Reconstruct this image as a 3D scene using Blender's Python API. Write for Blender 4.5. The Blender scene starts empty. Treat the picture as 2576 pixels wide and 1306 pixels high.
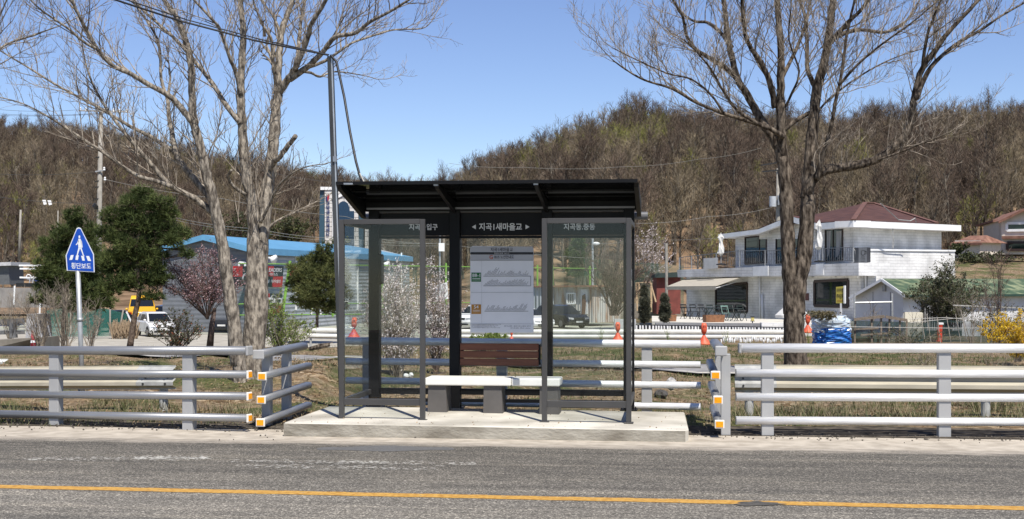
import bpy, math, random
from mathutils import Vector as V3, Matrix, Quaternion
random.seed(7)
R = random.Random(11)
SC = bpy.context.scene
COL = SC.collection
F, CX, HY, EYE = 3400.0, 1288.0, 707.0, 1.65
def P(px, py, D): return V3(((px-CX)/F*D, D, EYE-(py-HY)/F*D))
def G2(px, D): return V3(((px-CX)/F*D, D, ground((px-CX)/F*D, D)))
def lerp(a, b, t): return a+(b-a)*t
def clamp(x, a=0., b=1.): return max(a, min(b, x))
def sstep(a, b, x):
    t = clamp((x-a)/(b-a)); return t*t*(3-2*t)
def plin(tab, x):
    if x <= tab[0][0]: return tab[0][1]
    for (a, b), (c, d) in zip(tab, tab[1:]):
        if x <= c: return b+(d-b)*(x-a)/(c-a)
    return tab[-1][1]
def S(r, g, b, k=1.0):
    f = lambda c: (c/255/12.92 if c <= 10.3 else ((c/255+.055)/1.055)**2.4)*k
    return (f(r), f(g), f(b))
# ---------------------------------------------------------------- objects
WM = {}
def tag(o, label=None, cat=None, group=None, kind=None):
    if label: o['label'] = label
    if cat: o['category'] = cat
    if group: o['group'] = group
    if kind: o['kind'] = kind
    return o
def thing(name, label, cat, loc=(0, 0, 0), rz=0, group=None):
    o = bpy.data.objects.new(name, None); COL.objects.link(o)
    o.empty_display_size = .2
    o.location = loc; o.rotation_euler = (0, 0, rz)
    WM[o.name] = Matrix.Translation(V3(loc)) @ Matrix.Rotation(rz, 4, 'Z')
    return tag(o, label, cat, group)
def copytree(o, parent=None):
    c = o.copy(); COL.objects.link(c); c.parent = parent
    for ch in list(o.children): copytree(ch, c)
    return c
def dup(o, loc, rz, label, sc=1.0, group=None):
    c = copytree(o); c.location = loc; c.rotation_euler = (0, 0, rz); c.scale = (sc, sc, sc)
    c['label'] = label
    if group: c['group'] = group
    return c
class MB:
    def __init__(s): s.v = []; s.f = []; s.m = []; s.mi = 0
    def add(s, vs, fs):
        o = len(s.v); s.v.extend([tuple(v) for v in vs]); s.f.extend([[i+o for i in f] for f in fs]); s.m.extend([s.mi]*len(fs)); return s
    def box(s, c, size, rz=0, M=None):
        c = V3(c); x, y, z = [q/2 for q in size]
        m = M if M else Matrix.Rotation(rz, 3, 'Z')
        vs = [c+m@V3((i*x, j*y, k*z)) for k in (-1, 1) for j in (-1, 1) for i in (-1, 1)]
        return s.add(vs, [(0, 2, 3, 1), (4, 5, 7, 6), (0, 1, 5, 4), (2, 6, 7, 3), (0, 4, 6, 2), (1, 3, 7, 5)])
    def bar(s, a, b, w, h, up=(0, 0, 1)):
        a = V3(a); b = V3(b); d = (b-a); L = d.length
        if L < 1e-6: return s
        d /= L; u = V3(up)
        if abs(d.dot(u)) > .95: u = V3((0, 1, 0))
        x = d.cross(u).normalized(); y = x.cross(d)
        vs = [p+x*(i*w/2)+y*(j*h/2) for p in (a, b) for j in (-1, 1) for i in (-1, 1)]
        return s.add(vs, [(0, 1, 3, 2), (4, 6, 7, 5), (0, 4, 5, 1), (1, 5, 7, 3), (3, 7, 6, 2), (2, 6, 4, 0)])
    def tube(s, pts, rad, n=8, cap=True, sq=None):
        pts = [V3(p) for p in pts]
        if not isinstance(rad, (list, tuple)): rad = [rad]*len(pts)
        vs = []; fs = []; x = None
        for i, p in enumerate(pts):
            d = (pts[min(i+1, len(pts)-1)]-pts[max(i-1, 0)])
            d = d.normalized() if d.length > 1e-9 else V3((0, 0, 1))
            if x is None:
                u = V3((0, 0, 1)) if abs(d.z) < .9 else V3((1, 0, 0))
                x = d.cross(u).normalized()
            else:
                x = x-d*x.dot(d)
                x = x.normalized() if x.length > 1e-6 else d.orthogonal().normalized()
            y = x.cross(d)
            for k in range(n):
                a = 2*math.pi*k/n
                ca, sa = math.cos(a), math.sin(a)
                if sq: vs.append(p+x*(ca*sq[0]*rad[i])+y*(sa*sq[1]*rad[i]))
                else: vs.append(p+(x*ca+y*sa)*rad[i])
        for i in range(len(pts)-1):
            for k in range(n):
                k2 = (k+1) % n
                fs.append((i*n+k, i*n+k2, (i+1)*n+k2, (i+1)*n+k))
        if cap:
            fs.append(tuple(range(n))[::-1]); fs.append(tuple((len(pts)-1)*n+k for k in range(n)))
        return s.add(vs, fs)
    def prism(s, poly, vec):
        poly = [V3(p) for p in poly]; vec = V3(vec); n = len(poly)
        vs = poly+[p+vec for p in poly]
        fs = [tuple(range(n)), tuple(range(2*n-1, n-1, -1))]+[(i, i+n, (i+1) % n+n, (i+1) % n) for i in range(n)]
        return s.add(vs, fs)
    def poly(s, pts): return s.add(pts, [tuple(range(len(pts)))])
    def lathe(s, c, prof, n=16):
        c = V3(c); vs = []; fs = []
        for r, z in prof:
            for k in range(n):
                a = 2*math.pi*k/n; vs.append(c+V3((r*math.cos(a), r*math.sin(a), z)))
        for i in range(len(prof)-1):
            for k in range(n):
                k2 = (k+1) % n; fs.append((i*n+k, i*n+k2, (i+1)*n+k2, (i+1)*n+k))
        fs.append(tuple(range(n))[::-1]); fs.append(tuple((len(prof)-1)*n+k for k in range(n)))
        return s.add(vs, fs)
    def grid(s, fn, us, vs_):
        nu = len(us); P_ = [fn(u, v) for v in vs_ for u in us]
        return s.add(P_, [(j*nu+i, j*nu+i+1, (j+1)*nu+i+1, (j+1)*nu+i) for j in range(len(vs_)-1) for i in range(nu-1)])
    def blob(s, c, r, n=7, m=5, jit=.15, rnd=R):
        c = V3(c); vs = []; fs = []
        for i in range(m+1):
            th = math.pi*i/m
            for k in range(n):
                a = 2*math.pi*k/n; q = 1+rnd.uniform(-jit, jit)
                vs.append(c+V3((r[0]*q*math.sin(th)*math.cos(a), r[1]*q*math.sin(th)*math.sin(a), r[2]*q*math.cos(th))))
        for i in range(m):
            for k in range(n):
                k2 = (k+1) % n; fs.append((i*n+k, (i+1)*n+k, (i+1)*n+k2, i*n+k2))
        return s.add(vs, fs)
    def build(s, name, mat, parent=None, smooth=False, bevel=0, local=False, origin=None, seg=1):
        me = bpy.data.meshes.new(name)
        vs = s.v
        if parent is not None and not local:
            M = WM[parent.name].inverted(); vs = [tuple(M @ V3(v)) for v in vs]
        if parent is None and origin is not None:
            o = V3(origin); vs = [tuple(V3(v)-o) for v in vs]
        me.from_pydata(vs, [], s.f)
        for m in (mat if isinstance(mat, (list, tuple)) else [mat]): me.materials.append(m)
        if any(s.m): me.polygons.foreach_set('material_index', s.m)
        if smooth: me.polygons.foreach_set('use_smooth', [True]*len(me.polygons))
        me.update()
        ob = bpy.data.objects.new(name, me); COL.objects.link(ob)
        if parent is not None:
            ob.parent = parent; WM[ob.name] = WM[parent.name]
        else:
            WM[ob.name] = Matrix.Translation(V3(origin)) if origin is not None else Matrix()
            if origin is not None: ob.location = origin
        if bevel:
            b = ob.modifiers.new('bevel', 'BEVEL'); b.width = bevel; b.segments = seg; b.limit_method = 'ANGLE'; b.angle_limit = .6
        return ob
# ---------------------------------------------------------------- materials
MC = {}
def mat(name, col, rough=.6, metal=0., var=.12, scale=6., col2=None, bump=0., bscale=None, spec=.5, stretch=None, detail=4, rnd=0., lo=.35, hi=.65, trans=0., bdist=.02):
    if name in MC: return MC[name]
    m = bpy.data.materials.new(name); m.use_nodes = True; MC[name] = m
    nt = m.node_tree; N = nt.nodes; L = nt.links; b = N['Principled BSDF']
    b.inputs['Roughness'].default_value = rough; b.inputs['Metallic'].default_value = metal
    b.inputs['Specular IOR Level'].default_value = spec
    tc = N.new('ShaderNodeTexCoord'); src = tc.outputs['Object']
    if stretch:
        mp = N.new('ShaderNodeMapping'); mp.inputs['Scale'].default_value = stretch; L.new(src, mp.inputs[0]); src = mp.outputs[0]
    nz = N.new('ShaderNodeTexNoise'); nz.inputs['Scale'].default_value = scale; nz.inputs['Detail'].default_value = detail
    L.new(src, nz.inputs['Vector'])
    cr = N.new('ShaderNodeValToRGB'); L.new(nz.outputs[0], cr.inputs[0])
    c1 = col if col2 else tuple(c*(1-var) for c in col); c2 = col2 if col2 else tuple(min(1, c*(1+var)) for c in col)
    cr.color_ramp.elements[0].position = lo; cr.color_ramp.elements[1].position = hi
    cr.color_ramp.elements[0].color = (*c1, 1); cr.color_ramp.elements[1].color = (*c2, 1)
    out = cr.outputs[0]
    if rnd:
        oi = N.new('ShaderNodeObjectInfo'); hs = N.new('ShaderNodeHueSaturation')
        mr = N.new('ShaderNodeMapRange'); mr.inputs[3].default_value = 1-rnd; mr.inputs[4].default_value = 1+rnd
        L.new(oi.outputs['Random'], mr.inputs[0]); L.new(mr.outputs[0], hs.inputs['Value']); L.new(out, hs.inputs['Color']); out = hs.outputs[0]
    L.new(out, b.inputs['Base Color'])
    if bump:
        n2 = N.new('ShaderNodeTexNoise'); n2.inputs['Scale'].default_value = bscale or scale*3; n2.inputs['Detail'].default_value = 5
        L.new(src, n2.inputs['Vector'])
        bp = N.new('ShaderNodeBump'); bp.inputs['Strength'].default_value = bump; bp.inputs['Distance'].default_value = bdist
        L.new(n2.outputs[0], bp.inputs['Height']); L.new(bp.outputs[0], b.inputs['Normal'])
    if trans:
        tr = N.new('ShaderNodeBsdfTranslucent'); L.new(out, tr.inputs[0])
        mx = N.new('ShaderNodeMixShader'); mx.inputs[0].default_value = trans
        L.new(b.outputs[0], mx.inputs[1]); L.new(tr.outputs[0], mx.inputs[2]); L.new(mx.outputs[0], N['Material Output'].inputs[0])
    return m
def glass_mat(name, tint, refl=1.0, rough=.0):
    if name in MC: return MC[name]
    m = bpy.data.materials.new(name); m.use_nodes = True; MC[name] = m
    nt = m.node_tree; N = nt.nodes; L = nt.links; N.remove(N['Principled BSDF'])
    t = N.new('ShaderNodeBsdfTransparent'); t.inputs[0].default_value = (*tint, 1)
    g = N.new('ShaderNodeBsdfGlossy'); g.inputs['Roughness'].default_value = rough
    lw = N.new('ShaderNodeLayerWeight'); lw.inputs[0].default_value = .5
    pw_ = N.new('ShaderNodeMath'); pw_.operation = 'POWER'; pw_.inputs[1].default_value = 5; L.new(lw.outputs['Facing'], pw_.inputs[0])
    k = N.new('ShaderNodeMath'); k.operation = 'MULTIPLY_ADD'; k.inputs[1].default_value = .8*refl; k.inputs[2].default_value = .022*refl; L.new(pw_.outputs[0], k.inputs[0])
    mx = N.new('ShaderNodeMixShader'); L.new(k.outputs[0], mx.inputs[0]); L.new(t.outputs[0], mx.inputs[1]); L.new(g.outputs[0], mx.inputs[2])
    L.new(mx.outputs[0], N['Material Output'].inputs[0]); return m
def net_mat(name, col, alpha, scale=0):
    # a fine mesh net: threads too fine to model, a share of the light goes through
    if name in MC: return MC[name]
    m = bpy.data.materials.new(name); m.use_nodes = True; MC[name] = m
    nt = m.node_tree; N = nt.nodes; L = nt.links; b = N['Principled BSDF']
    b.inputs['Base Color'].default_value = (*col, 1); b.inputs['Roughness'].default_value = .7
    tc = N.new('ShaderNodeTexCoord'); nz = N.new('ShaderNodeTexNoise'); nz.inputs['Scale'].default_value = 1.2; nz.inputs['Detail'].default_value = 4
    L.new(tc.outputs['Object'], nz.inputs['Vector'])
    mr = N.new('ShaderNodeMapRange'); mr.inputs[1].default_value = .3; mr.inputs[2].default_value = .7; mr.inputs[3].default_value = alpha*.6; mr.inputs[4].default_value = min(1, alpha*1.4)
    L.new(nz.outputs[0], mr.inputs[0]); L.new(mr.outputs[0], b.inputs['Alpha']); return m
# ---------------------------------------------------------------- text
_FN = None
def text_poly(body, bold=0.0):
    cu = bpy.data.curves.new('lettering', 'FONT'); cu.body = body; cu.size = 1.0; cu.resolution_u = 2
    if bold: cu.offset = bold
    ob = bpy.data.objects.new('lettering_tmp', cu); COL.objects.link(ob)
    dg = bpy.context.evaluated_depsgraph_get(); dg.update()
    me = ob.evaluated_get(dg).to_mesh()
    vs = [tuple(v.co) for v in me.vertices]; fs = [tuple(p.vertices) for p in me.polygons]
    ob.evaluated_get(dg).to_mesh_clear()
    bpy.data.objects.remove(ob); bpy.data.curves.remove(cu)
    if not vs: return [(0, 0, 0), (1, 0, 0), (0, 1, 0)], [(0, 1, 2)]
    x0 = min(v[0] for v in vs); x1 = max(v[0] for v in vs); y0 = min(v[1] for v in vs); y1 = max(v[1] for v in vs)
    return [((v[0]-x0)/(x1-x0), (v[1]-y0)/(y1-y0), 0) for v in vs], fs
def text_quad(mb, body, bl, br, tl, tr, bold=0.0):
    vs, fs = text_poly(body, bold)
    bl, br, tl, tr = map(V3, (bl, br, tl, tr))
    mb.add([lerp(lerp(bl, br, x), lerp(tl, tr, x), y) for x, y, _ in vs], fs)
    return mb
# ---------------------------------------------------------------- vertical plane traced from the picture
class VP:
    def __init__(s, xa, Da, xb, Db):
        s.a = V3(((xa-CX)/F*Da, Da, 0)); s.b = V3(((xb-CX)/F*Db, Db, 0)); s.d = (s.b-s.a).normalized()
        s.n = V3((s.d.y, -s.d.x, 0))
        if s.n.dot(V3((0, -1, 0))) < 0: s.n = -s.n
    def off(s, k):
        o = VP.__new__(VP); o.a = s.a+s.n*k; o.b = s.b+s.n*k; o.d = s.d; o.n = s.n; return o
    def at(s, px, py):
        t = (px-CX)/F
        Y = (s.a.dot(s.n))/(t*s.n.x+s.n.y)
        return P(px, py, Y)
    def pts(s, L): return [s.at(x, y) for x, y in L]
    def slab(s, mb, L, depth): return mb.prism(s.pts(L), -s.n*depth)
# ---------------------------------------------------------------- camera, light, sky
cam = bpy.data.cameras.new('camera'); co = bpy.data.objects.new('camera', cam); COL.objects.link(co)
co.location = (0, 0, EYE); co.rotation_euler = (math.radians(90), 0, 0)
cam.sensor_fit = 'HORIZONTAL'; cam.angle_x = 2*math.atan(1288/F); cam.shift_y = 54/2576; cam.clip_start = .1; cam.clip_end = 4000
SC.camera = co
SUN = V3((.355*math.cos(math.radians(57)), -.935*math.cos(math.radians(57)), math.sin(math.radians(57)))).normalized()
sl = bpy.data.lights.new('sun', 'SUN'); so = bpy.data.objects.new('sun', sl); COL.objects.link(so)
sl.energy = 5.0; sl.angle = math.radians(.5); sl.color = (1, .95, .87)
so.rotation_euler = (-SUN).to_track_quat('-Z', 'Y').to_euler(); so.location = (10, -20, 40)
w = bpy.data.worlds.new('World'); SC.world = w; w.use_nodes = True
bg = w.node_tree.nodes['Background']; sk = w.node_tree.nodes.new('ShaderNodeTexSky')
sk.sky_type = 'NISHITA'; sk.sun_disc = False; sk.sun_elevation = math.radians(57); sk.sun_rotation = math.atan2(.355, -.935)
sk.altitude = 2600; sk.air_density = 1.15; sk.dust_density = .0; sk.ozone_density = 2.6
hs_ = w.node_tree.nodes.new('ShaderNodeHueSaturation'); hs_.inputs['Hue'].default_value = .514; hs_.inputs['Saturation'].default_value = 1.06
w.node_tree.links.new(sk.outputs[0], hs_.inputs['Color']); w.node_tree.links.new(hs_.outputs[0], bg.inputs[0]); bg.inputs[1].default_value = .105
SC.view_settings.view_transform = 'Standard'; SC.view_settings.look = 'None'; SC.view_settings.exposure = .38
SC.cycles.max_bounces = 8; SC.cycles.transparent_max_bounces = 24; SC.cycles.use_denoising = True
# ================================================================ ground, road, hills
A = math.radians(7.0)
UV, VV = V3((math.cos(A), -math.sin(A), 0)), V3((math.sin(A), math.cos(A), 0))
KR = [(-20, 0), (15.2, 0), (18, -.06), (33, -.45), (50, -.75), (60, -1.05), (66, -1.05), (70, -1.75), (112, -1.8), (125, -1.6), (140, -1.0)]
KL = [(-20, 0), (15.2, 0), (18, -.06), (33, -.47), (50, -.86), (60, -1.4), (68, -1.7), (112, -1.8), (125, -1.6), (140, -1.0)]
def ground(X, Y):
    w_ = sstep(-8, -2, X)
    z = lerp(plin(KL, Y), plin(KR, Y), w_)
    k = sstep(16, 19, Y)*(1-sstep(45, 60, Y))
    z += k*.05*(math.sin(X*1.7+Y*.6)+math.sin(X*.7-Y*1.3+1)+.6*math.sin(X*3.1+Y*2.3))
    z += .38*sstep(17.5, 22, Y)*(1-sstep(24, 31, Y))*sstep(-2.0, -3.4, X) if Y > 17 else 0
    z += 5.0*sstep(22, 30, X)*sstep(90, 106, Y)
    return z
def ground_material():
    m = bpy.data.materials.new('leafy_soil'); m.use_nodes = True
    nt = m.node_tree; N = nt.nodes; L = nt.links; b = N['Principled BSDF']; b.inputs['Roughness'].default_value = .95; b.inputs['Specular IOR Level'].default_value = .1
    tc = N.new('ShaderNodeTexCoord').outputs['Object']
    def noise(sc, det=5): n = N.new('ShaderNodeTexNoise'); n.inputs['Scale'].default_value = sc; n.inputs['Detail'].default_value = det; n.inputs['Roughness'].default_value = .65; L.new(tc, n.inputs['Vector']); return n.outputs[0]
    def ramp(src, stops):
        r = N.new('ShaderNodeValToRGB'); L.new(src, r.inputs[0]); e = r.color_ramp.elements
        e[0].position, e[0].color = stops[0][0], (*stops[0][1], 1); e[1].position, e[1].color = stops[-1][0], (*stops[-1][1], 1)
        for p_, c_ in stops[1:-1]: q = e.new(p_); q.color = (*c_, 1)
        return r.outputs[0]
    def mix(f, a, c):
        x = N.new('ShaderNodeMix'); x.data_type = 'RGBA'; L.new(f, x.inputs[0]); L.new(a, x.inputs[6]); L.new(c, x.inputs[7]); return x.outputs[2]
    vo = N.new('ShaderNodeTexVoronoi'); vo.inputs['Scale'].default_value = 14; L.new(tc, vo.inputs['Vector'])
    sp = N.new('ShaderNodeSeparateColor'); L.new(vo.outputs['Color'], sp.inputs[0])
    leaf = ramp(sp.outputs[0], [(0, (.07, .045, .025)), (.35, (.16, .105, .055)), (.7, (.27, .19, .11)), (1, (.42, .33, .22))])
    soil = ramp(noise(9), [(.3, (.10, .072, .045)), (.5, (.19, .14, .09)), (.7, (.30, .235, .16))])
    grass = ramp(noise(22), [(.3, (.030, .04, .014)), (.5, (.075, .085, .03)), (.7, (.17, .155, .07))])
    f1 = ramp(noise(3.0), [(.42, (0, 0, 0)), (.58, (1, 1, 1))])
    f2 = ramp(noise(.55, 6), [(.47, (0, 0, 0)), (.58, (1, 1, 1))])
    out = mix(f2, mix(f1, soil, leaf), grass)
    L.new(out, b.inputs['Base Color'])
    bp = N.new('ShaderNodeBump'); bp.inputs['Strength'].default_value = .8; bp.inputs['Distance'].default_value = .05; L.new(noise(18), bp.inputs['Height']); L.new(bp.outputs[0], b.inputs['Normal'])
    return m
M_ground = ground_material()
g = MB()
xs = [-160, -120, -90, -70]+[i*1.0 for i in range(-60, 61)]+[70, 90, 120, 160]
ys = [-15, -5, 5, 12, 15.2, 16, 17]+[17.5+i*.75 for i in range(46)]+[54, 57, 60, 63, 66, 68, 70, 75, 85, 100, 112, 125, 140]
g.grid(lambda x, y: (x, y, ground(x, y)-(.02 if y < 15.3 else 0)), xs, ys)
g.build('ground', M_ground, smooth=True)['kind'] = 'structure'
def strip(name, Xa, Xb, Ya, Yb, m, dz=.03, skew=0):
    s = MB(); nx = max(2, int((Xb-Xa)/.7)); ny = max(2, int((Yb-Ya)/.5))
    def f(x, y):
        yy = y+skew*x
        return (x, yy, ground(x, yy)+dz)
    s.grid(f, [lerp(Xa, Xb, i/nx) for i in range(nx+1)], [lerp(Ya, Yb, i/ny) for i in range(ny+1)])
    o = s.build(name, m, smooth=True); o['kind'] = 'structure'; return o
# --- main road (local x along the road, y across; y = 0 at the asphalt edge)
def asphalt():
    m = bpy.data.materials.new('worn_asphalt'); m.use_nodes = True
    nt = m.node_tree; N = nt.nodes; L = nt.links; b = N['Principled BSDF']; b.inputs['Roughness'].default_value = .85; b.inputs['Specular IOR Level'].default_value = .12
    tc = N.new('ShaderNodeTexCoord').outputs['Object']
    def noise(sc, det=4, st=None, rough=.6):
        src = tc
        if st: mp = N.new('ShaderNodeMapping'); mp.inputs['Scale'].default_value = st; L.new(tc, mp.inputs[0]); src = mp.outputs[0]
        n = N.new('ShaderNodeTexNoise'); n.inputs['Scale'].default_value = sc; n.inputs['Detail'].default_value = det; n.inputs['Roughness'].default_value = rough; L.new(src, n.inputs['Vector']); return n.outputs[0]
    def ramp(src, stops):
        r = N.new('ShaderNodeValToRGB'); L.new(src, r.inputs[0]); e = r.color_ramp.elements
        e[0].position, e[0].color = stops[0][0], (*stops[0][1], 1); e[1].position, e[1].color = stops[-1][0], (*stops[-1][1], 1)
        for p_, c_ in stops[1:-1]: q = e.new(p_); q.color = (*c_, 1)
        return r.outputs[0]
    def mix(f, a, c, mode='MIX'):
        x = N.new('ShaderNodeMix'); x.data_type = 'RGBA'; x.blend_type = mode
        if isinstance(f, float): x.inputs[0].default_value = f
        else: L.new(f, x.inputs[0])
        L.new(a, x.inputs[6]); L.new(c, x.inputs[7]); return x.outputs[2]
    vo = N.new('ShaderNodeTexVoronoi'); vo.inputs['Scale'].default_value = 95; L.new(tc, vo.inputs['Vector'])
    sp = N.new('ShaderNodeSeparateColor'); L.new(vo.outputs['Color'], sp.inputs[0])
    grain = ramp(sp.outputs[0], [(0, (.070, .065, .056)), (.45, (.126, .117, .101)), (.8, (.195, .181, .155)), (1, (.42, .39, .33))])
    big = ramp(noise(1.6, 8, (.6, 1.6, 1)), [(.3, (.78, .78, .78)), (.7, (1.2, 1.18, 1.15))])
    st = ramp(noise(1.0, 5, (.12, 4.5, 1), .7), [(.28, (.60, .60, .61)), (.52, (1, 1, 1)), (.75, (1.5, 1.46, 1.38))])
    c = mix(1.0, mix(1.0, grain, big, 'MULTIPLY'), st, 'MULTIPLY')
    xyz = N.new('ShaderNodeSeparateXYZ'); L.new(tc, xyz.inputs[0])
    # the far lane is polished darker by tyres, the near lane stays rougher and paler
    mr = N.new('ShaderNodeMapRange'); mr.inputs[1].default_value = -3.6; mr.inputs[2].default_value = -2.2; mr.inputs[3].default_value = 1.22; mr.inputs[4].default_value = .86; L.new(xyz.outputs[1], mr.inputs[0])
    vm = N.new('ShaderNodeVectorMath'); vm.operation = 'SCALE'; L.new(c, vm.inputs[0]); L.new(mr.outputs[0], vm.inputs['Scale'])
    dust = ramp(noise(7, 6), [(.3, (.33, .29, .235)), (.7, (.46, .41, .34))])
    ad = N.new('ShaderNodeMath'); ad.operation = 'MULTIPLY_ADD'; ad.inputs[1].default_value = .9; L.new(noise(2.5, 7, (.5, 2, 1)), ad.inputs[0]); L.new(xyz.outputs[1], ad.inputs[2])
    df = ramp(ad.outputs[0], [(.10, (0, 0, 0)), (.44, (1, 1, 1))])
    o = mix(df, vm.outputs[0], dust)
    L.new(o, b.inputs['Base Color'])
    bp = N.new('ShaderNodeBump'); bp.inputs['Strength'].default_value = .7; bp.inputs['Distance'].default_value = .008; L.new(sp.outputs[1], bp.inputs['Height']); L.new(bp.outputs[0], b.inputs['Normal'])
    return m
M_asph = asphalt()
M_dust = mat('dusty_shoulder', (.33, .29, .235), .95, col2=(.48, .43, .355), scale=5, detail=8, bump=.35, bscale=40, spec=.1)
RO = V3((0, 13.62, 0))
def road_obj(mb, name, m, z=0, rz=-A, o=RO):
    ob = mb.build(name, m); ob.location = (o.x, o.y, z); ob.rotation_euler = (0, 0, rz); return ob
s = MB(); s.grid(lambda x, y: (x, y, 0), [-60+i*4 for i in range(31)], [-14, -10, -6, -3, -1, .05])
o = road_obj(s, 'road', M_asph, .004); o['kind'] = 'structure'
s = MB(); s.grid(lambda x, y: (x, y+.06*math.sin(x*1.3)*(y > .9)+.04*math.sin(x*3.7)*(y > .9), 0), [-60+i*.5 for i in range(241)], [-.0, .4, 1.15])
o = road_obj(s, 'road_shoulder', M_dust, .0055); o['kind'] = 'structure'
# yellow centre line
M_yel = mat('worn_yellow_paint', S(205, 150, 58, .60), .75, col2=S(232, 182, 88, .70), scale=25, bump=.25, bscale=60)
_cr = [n for n in M_yel.node_tree.nodes if n.type == 'VALTORGB'][0]; _e = _cr.color_ramp.elements.new(.69); _e.color = (.30, .22, .11, 1); _e = _cr.color_ramp.elements.new(.76); _e.color = (.14, .12, .095, 1)
ya, yb = P(0, 1226, EYE*F/519), P(2576, 1281, EYE*F/574)
d = (yb-ya).normalized(); n = V3((-d.y, d.x, 0))
s = MB(); N_ = 160
for i in range(N_):
    p, q = lerp(ya-d*6, yb+d*6, i/N_), lerp(ya-d*6, yb+d*6, (i+1)/N_)
    def ed(k, sgn): return .085+.006*math.sin(k*2.1+sgn)+.004*math.sin(k*5.7*sgn)
    s.poly([p-n*ed(i, 1), q-n*ed(i+1, 1), q+n*ed(i, -1), p+n*ed(i, -1)])
for k in range(len(s.v)): s.v[k] = (s.v[k][0], s.v[k][1], .007)
o = s.build('road_marking', M_yel); o['kind'] = 'structure'
# worn white paint flecks
M_wp = mat('worn_white_paint', (.55, .53, .47), .7, var=.2, scale=30)
s = MB(); rr = random.Random(5)
def flecks(x0, y0, x1, y1, n_, wpx):
    for i in range(n_):
        t = rr.random(); px = lerp(x0, x1, t)+rr.uniform(-6, 6); py = lerp(y0, y1, t)+rr.gauss(0, wpx)
        D = EYE*F/(py-HY); c = P(px, py, D); a = rr.uniform(.006, .032); b_ = rr.uniform(.004, .013)
        q = [c+UV*a*math.cos(k*1.047)*rr.uniform(.6, 1.2)+VV*b_*math.sin(k*1.047)*rr.uniform(.6, 1.2) for k in range(6)]
        s.poly([(v.x, v.y, .0068+i*1e-6) for v in q])
flecks(60, 1157, 525, 1153, 190, 2.6); flecks(580, 1162, 1200, 1168, 190, 2.6); flecks(600, 1173, 1100, 1181, 130, 2.6); flecks(330, 1153, 525, 1154, 130, 1.9); flecks(850, 1163, 1000, 1165, 60, 1.6)
o = s.build('road_marking', M_wp); o['kind'] = 'structure'
# dark repair patch at the edge of the asphalt
s = MB(); pa = []
for i in range(40):
    t = i/39*2*math.pi; px = 970+172*math.cos(t)*(1+.05*math.sin(3*t)); py = 1130+6.5*math.sin(t)+1.2*math.sin(5*t)
    v = P(px, py, EYE*F/(py-HY)); pa.append((v.x, v.y, .0066))
s.poly(pa); o = s.build('road_patch', mat('fresh_asphalt', (.115, .113, .108), .8, var=.15, scale=40, bump=.4, bscale=150)); o['kind'] = 'structure'
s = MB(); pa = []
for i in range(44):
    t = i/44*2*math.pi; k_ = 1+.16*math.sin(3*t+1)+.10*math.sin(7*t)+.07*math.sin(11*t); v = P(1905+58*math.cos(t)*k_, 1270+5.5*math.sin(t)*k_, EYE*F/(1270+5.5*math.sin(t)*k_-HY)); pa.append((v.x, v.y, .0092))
s.poly(pa); s.build('road_shadow_blot', mat('painted_shadow', (.045, .042, .036), .85, col2=(.10, .092, .076), scale=22))['kind'] = 'structure'  # cast shadow from something overhead, painted on the road as a dark blot
# lower lanes and car park beyond
M_lot = mat('pale_concrete_lot', (.29, .265, .215), .9, col2=(.43, .40, .335), scale=1.2, detail=8, bump=.2, bscale=20)
M_lane = mat('grey_lane', (.19, .185, .18), .9, col2=(.28, .27, .26), scale=3, detail=8)
M_lot2 = mat('lot_with_moss', (.27, .29, .22), .9, col2=(.40, .38, .32), scale=.5, detail=8)
strip('path', -30, 9, 32.4, 34.2, M_lane, .07, -.75)
strip('path', -30, 9, 32.2, 32.4, mat('pale_kerb_line', (.50, .47, .40), .8), .10, -.75)
s = MB(); us_ = [-24+i*.4 for i in range(121)]
def soilp(x, y):
    q = RO+UV*x+VV*(y+(.10*math.sin(x*2.1)+.07*math.sin(x*5.3) if y > 1.5 else 0)); q.y += -.17*min(0, x+1.8)*0
    return (q.x, q.y, ground(q.x, q.y)+.012)
s.grid(soilp, us_, [1.02, 1.3, 1.6, 2.05]); s.build('roadside_soil', mat('dark_gritty_soil', (.028, .024, .020), .95, col2=(.13, .11, .085), scale=7, detail=8, bump=.6, bscale=40, spec=.05))['kind'] = 'structure'
strip('pavement', -45, -6.5, 67.5, 85.5, M_lot, .02)
strip('pavement', -45, 20, 86, 111, M_lot2, .02)
strip('pavement', -6.5, 20, 71, 86, M_lot2, .02)
# ---------------------------------------------------------------- hills
TR = [(700, 520), (900, 505), (1000, 480), (1085, 443), (1200, 393), (1330, 330), (1450, 285), (1560, 245), (1620, 238), (1750, 255), (1900, 262), (2100, 270), (2300, 258), (2450, 240), (2600, 240), (2900, 260)]
TL = [(-400, 300), (0, 288), (150, 295), (300, 305), (430, 345), (600, 380), (780, 412), (950, 440), (1080, 458), (1200, 480), (1500, 520)]
DR, DL = 300., 390.
def hill_r(px, D):
    zr = EYE+(HY-plin(TR, px)-132)/F*DR
    t = clamp((D-128)/(DR-128)); f = t*(1.35-.35*t)
    z = -1.4+(zr+1.4)*f
    if D > DR: z -= (D-DR)*.30
    return z+.5*math.sin(px*.02+D*.05)*sstep(130, 160, D)
def hill_l(px, D):
    zr = EYE+(HY-plin(TL, px)-104)/F*DL
    t = clamp((D-150)/(DL-150)); f = t*(1.3-.3*t)
    z = -1.4+(zr+1.4)*f
    if D > DL: z -= (D-DL)*.30
    return z+.5*math.sin(px*.02+D*.05)*sstep(150, 180, D)
M_hill = mat('hill_leaf_litter', (.10, .066, .040), .95, col2=(.30, .205, .13), scale=.22, detail=10, spec=.05)
pxs = [-500+i*40 for i in range(91)]
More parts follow.
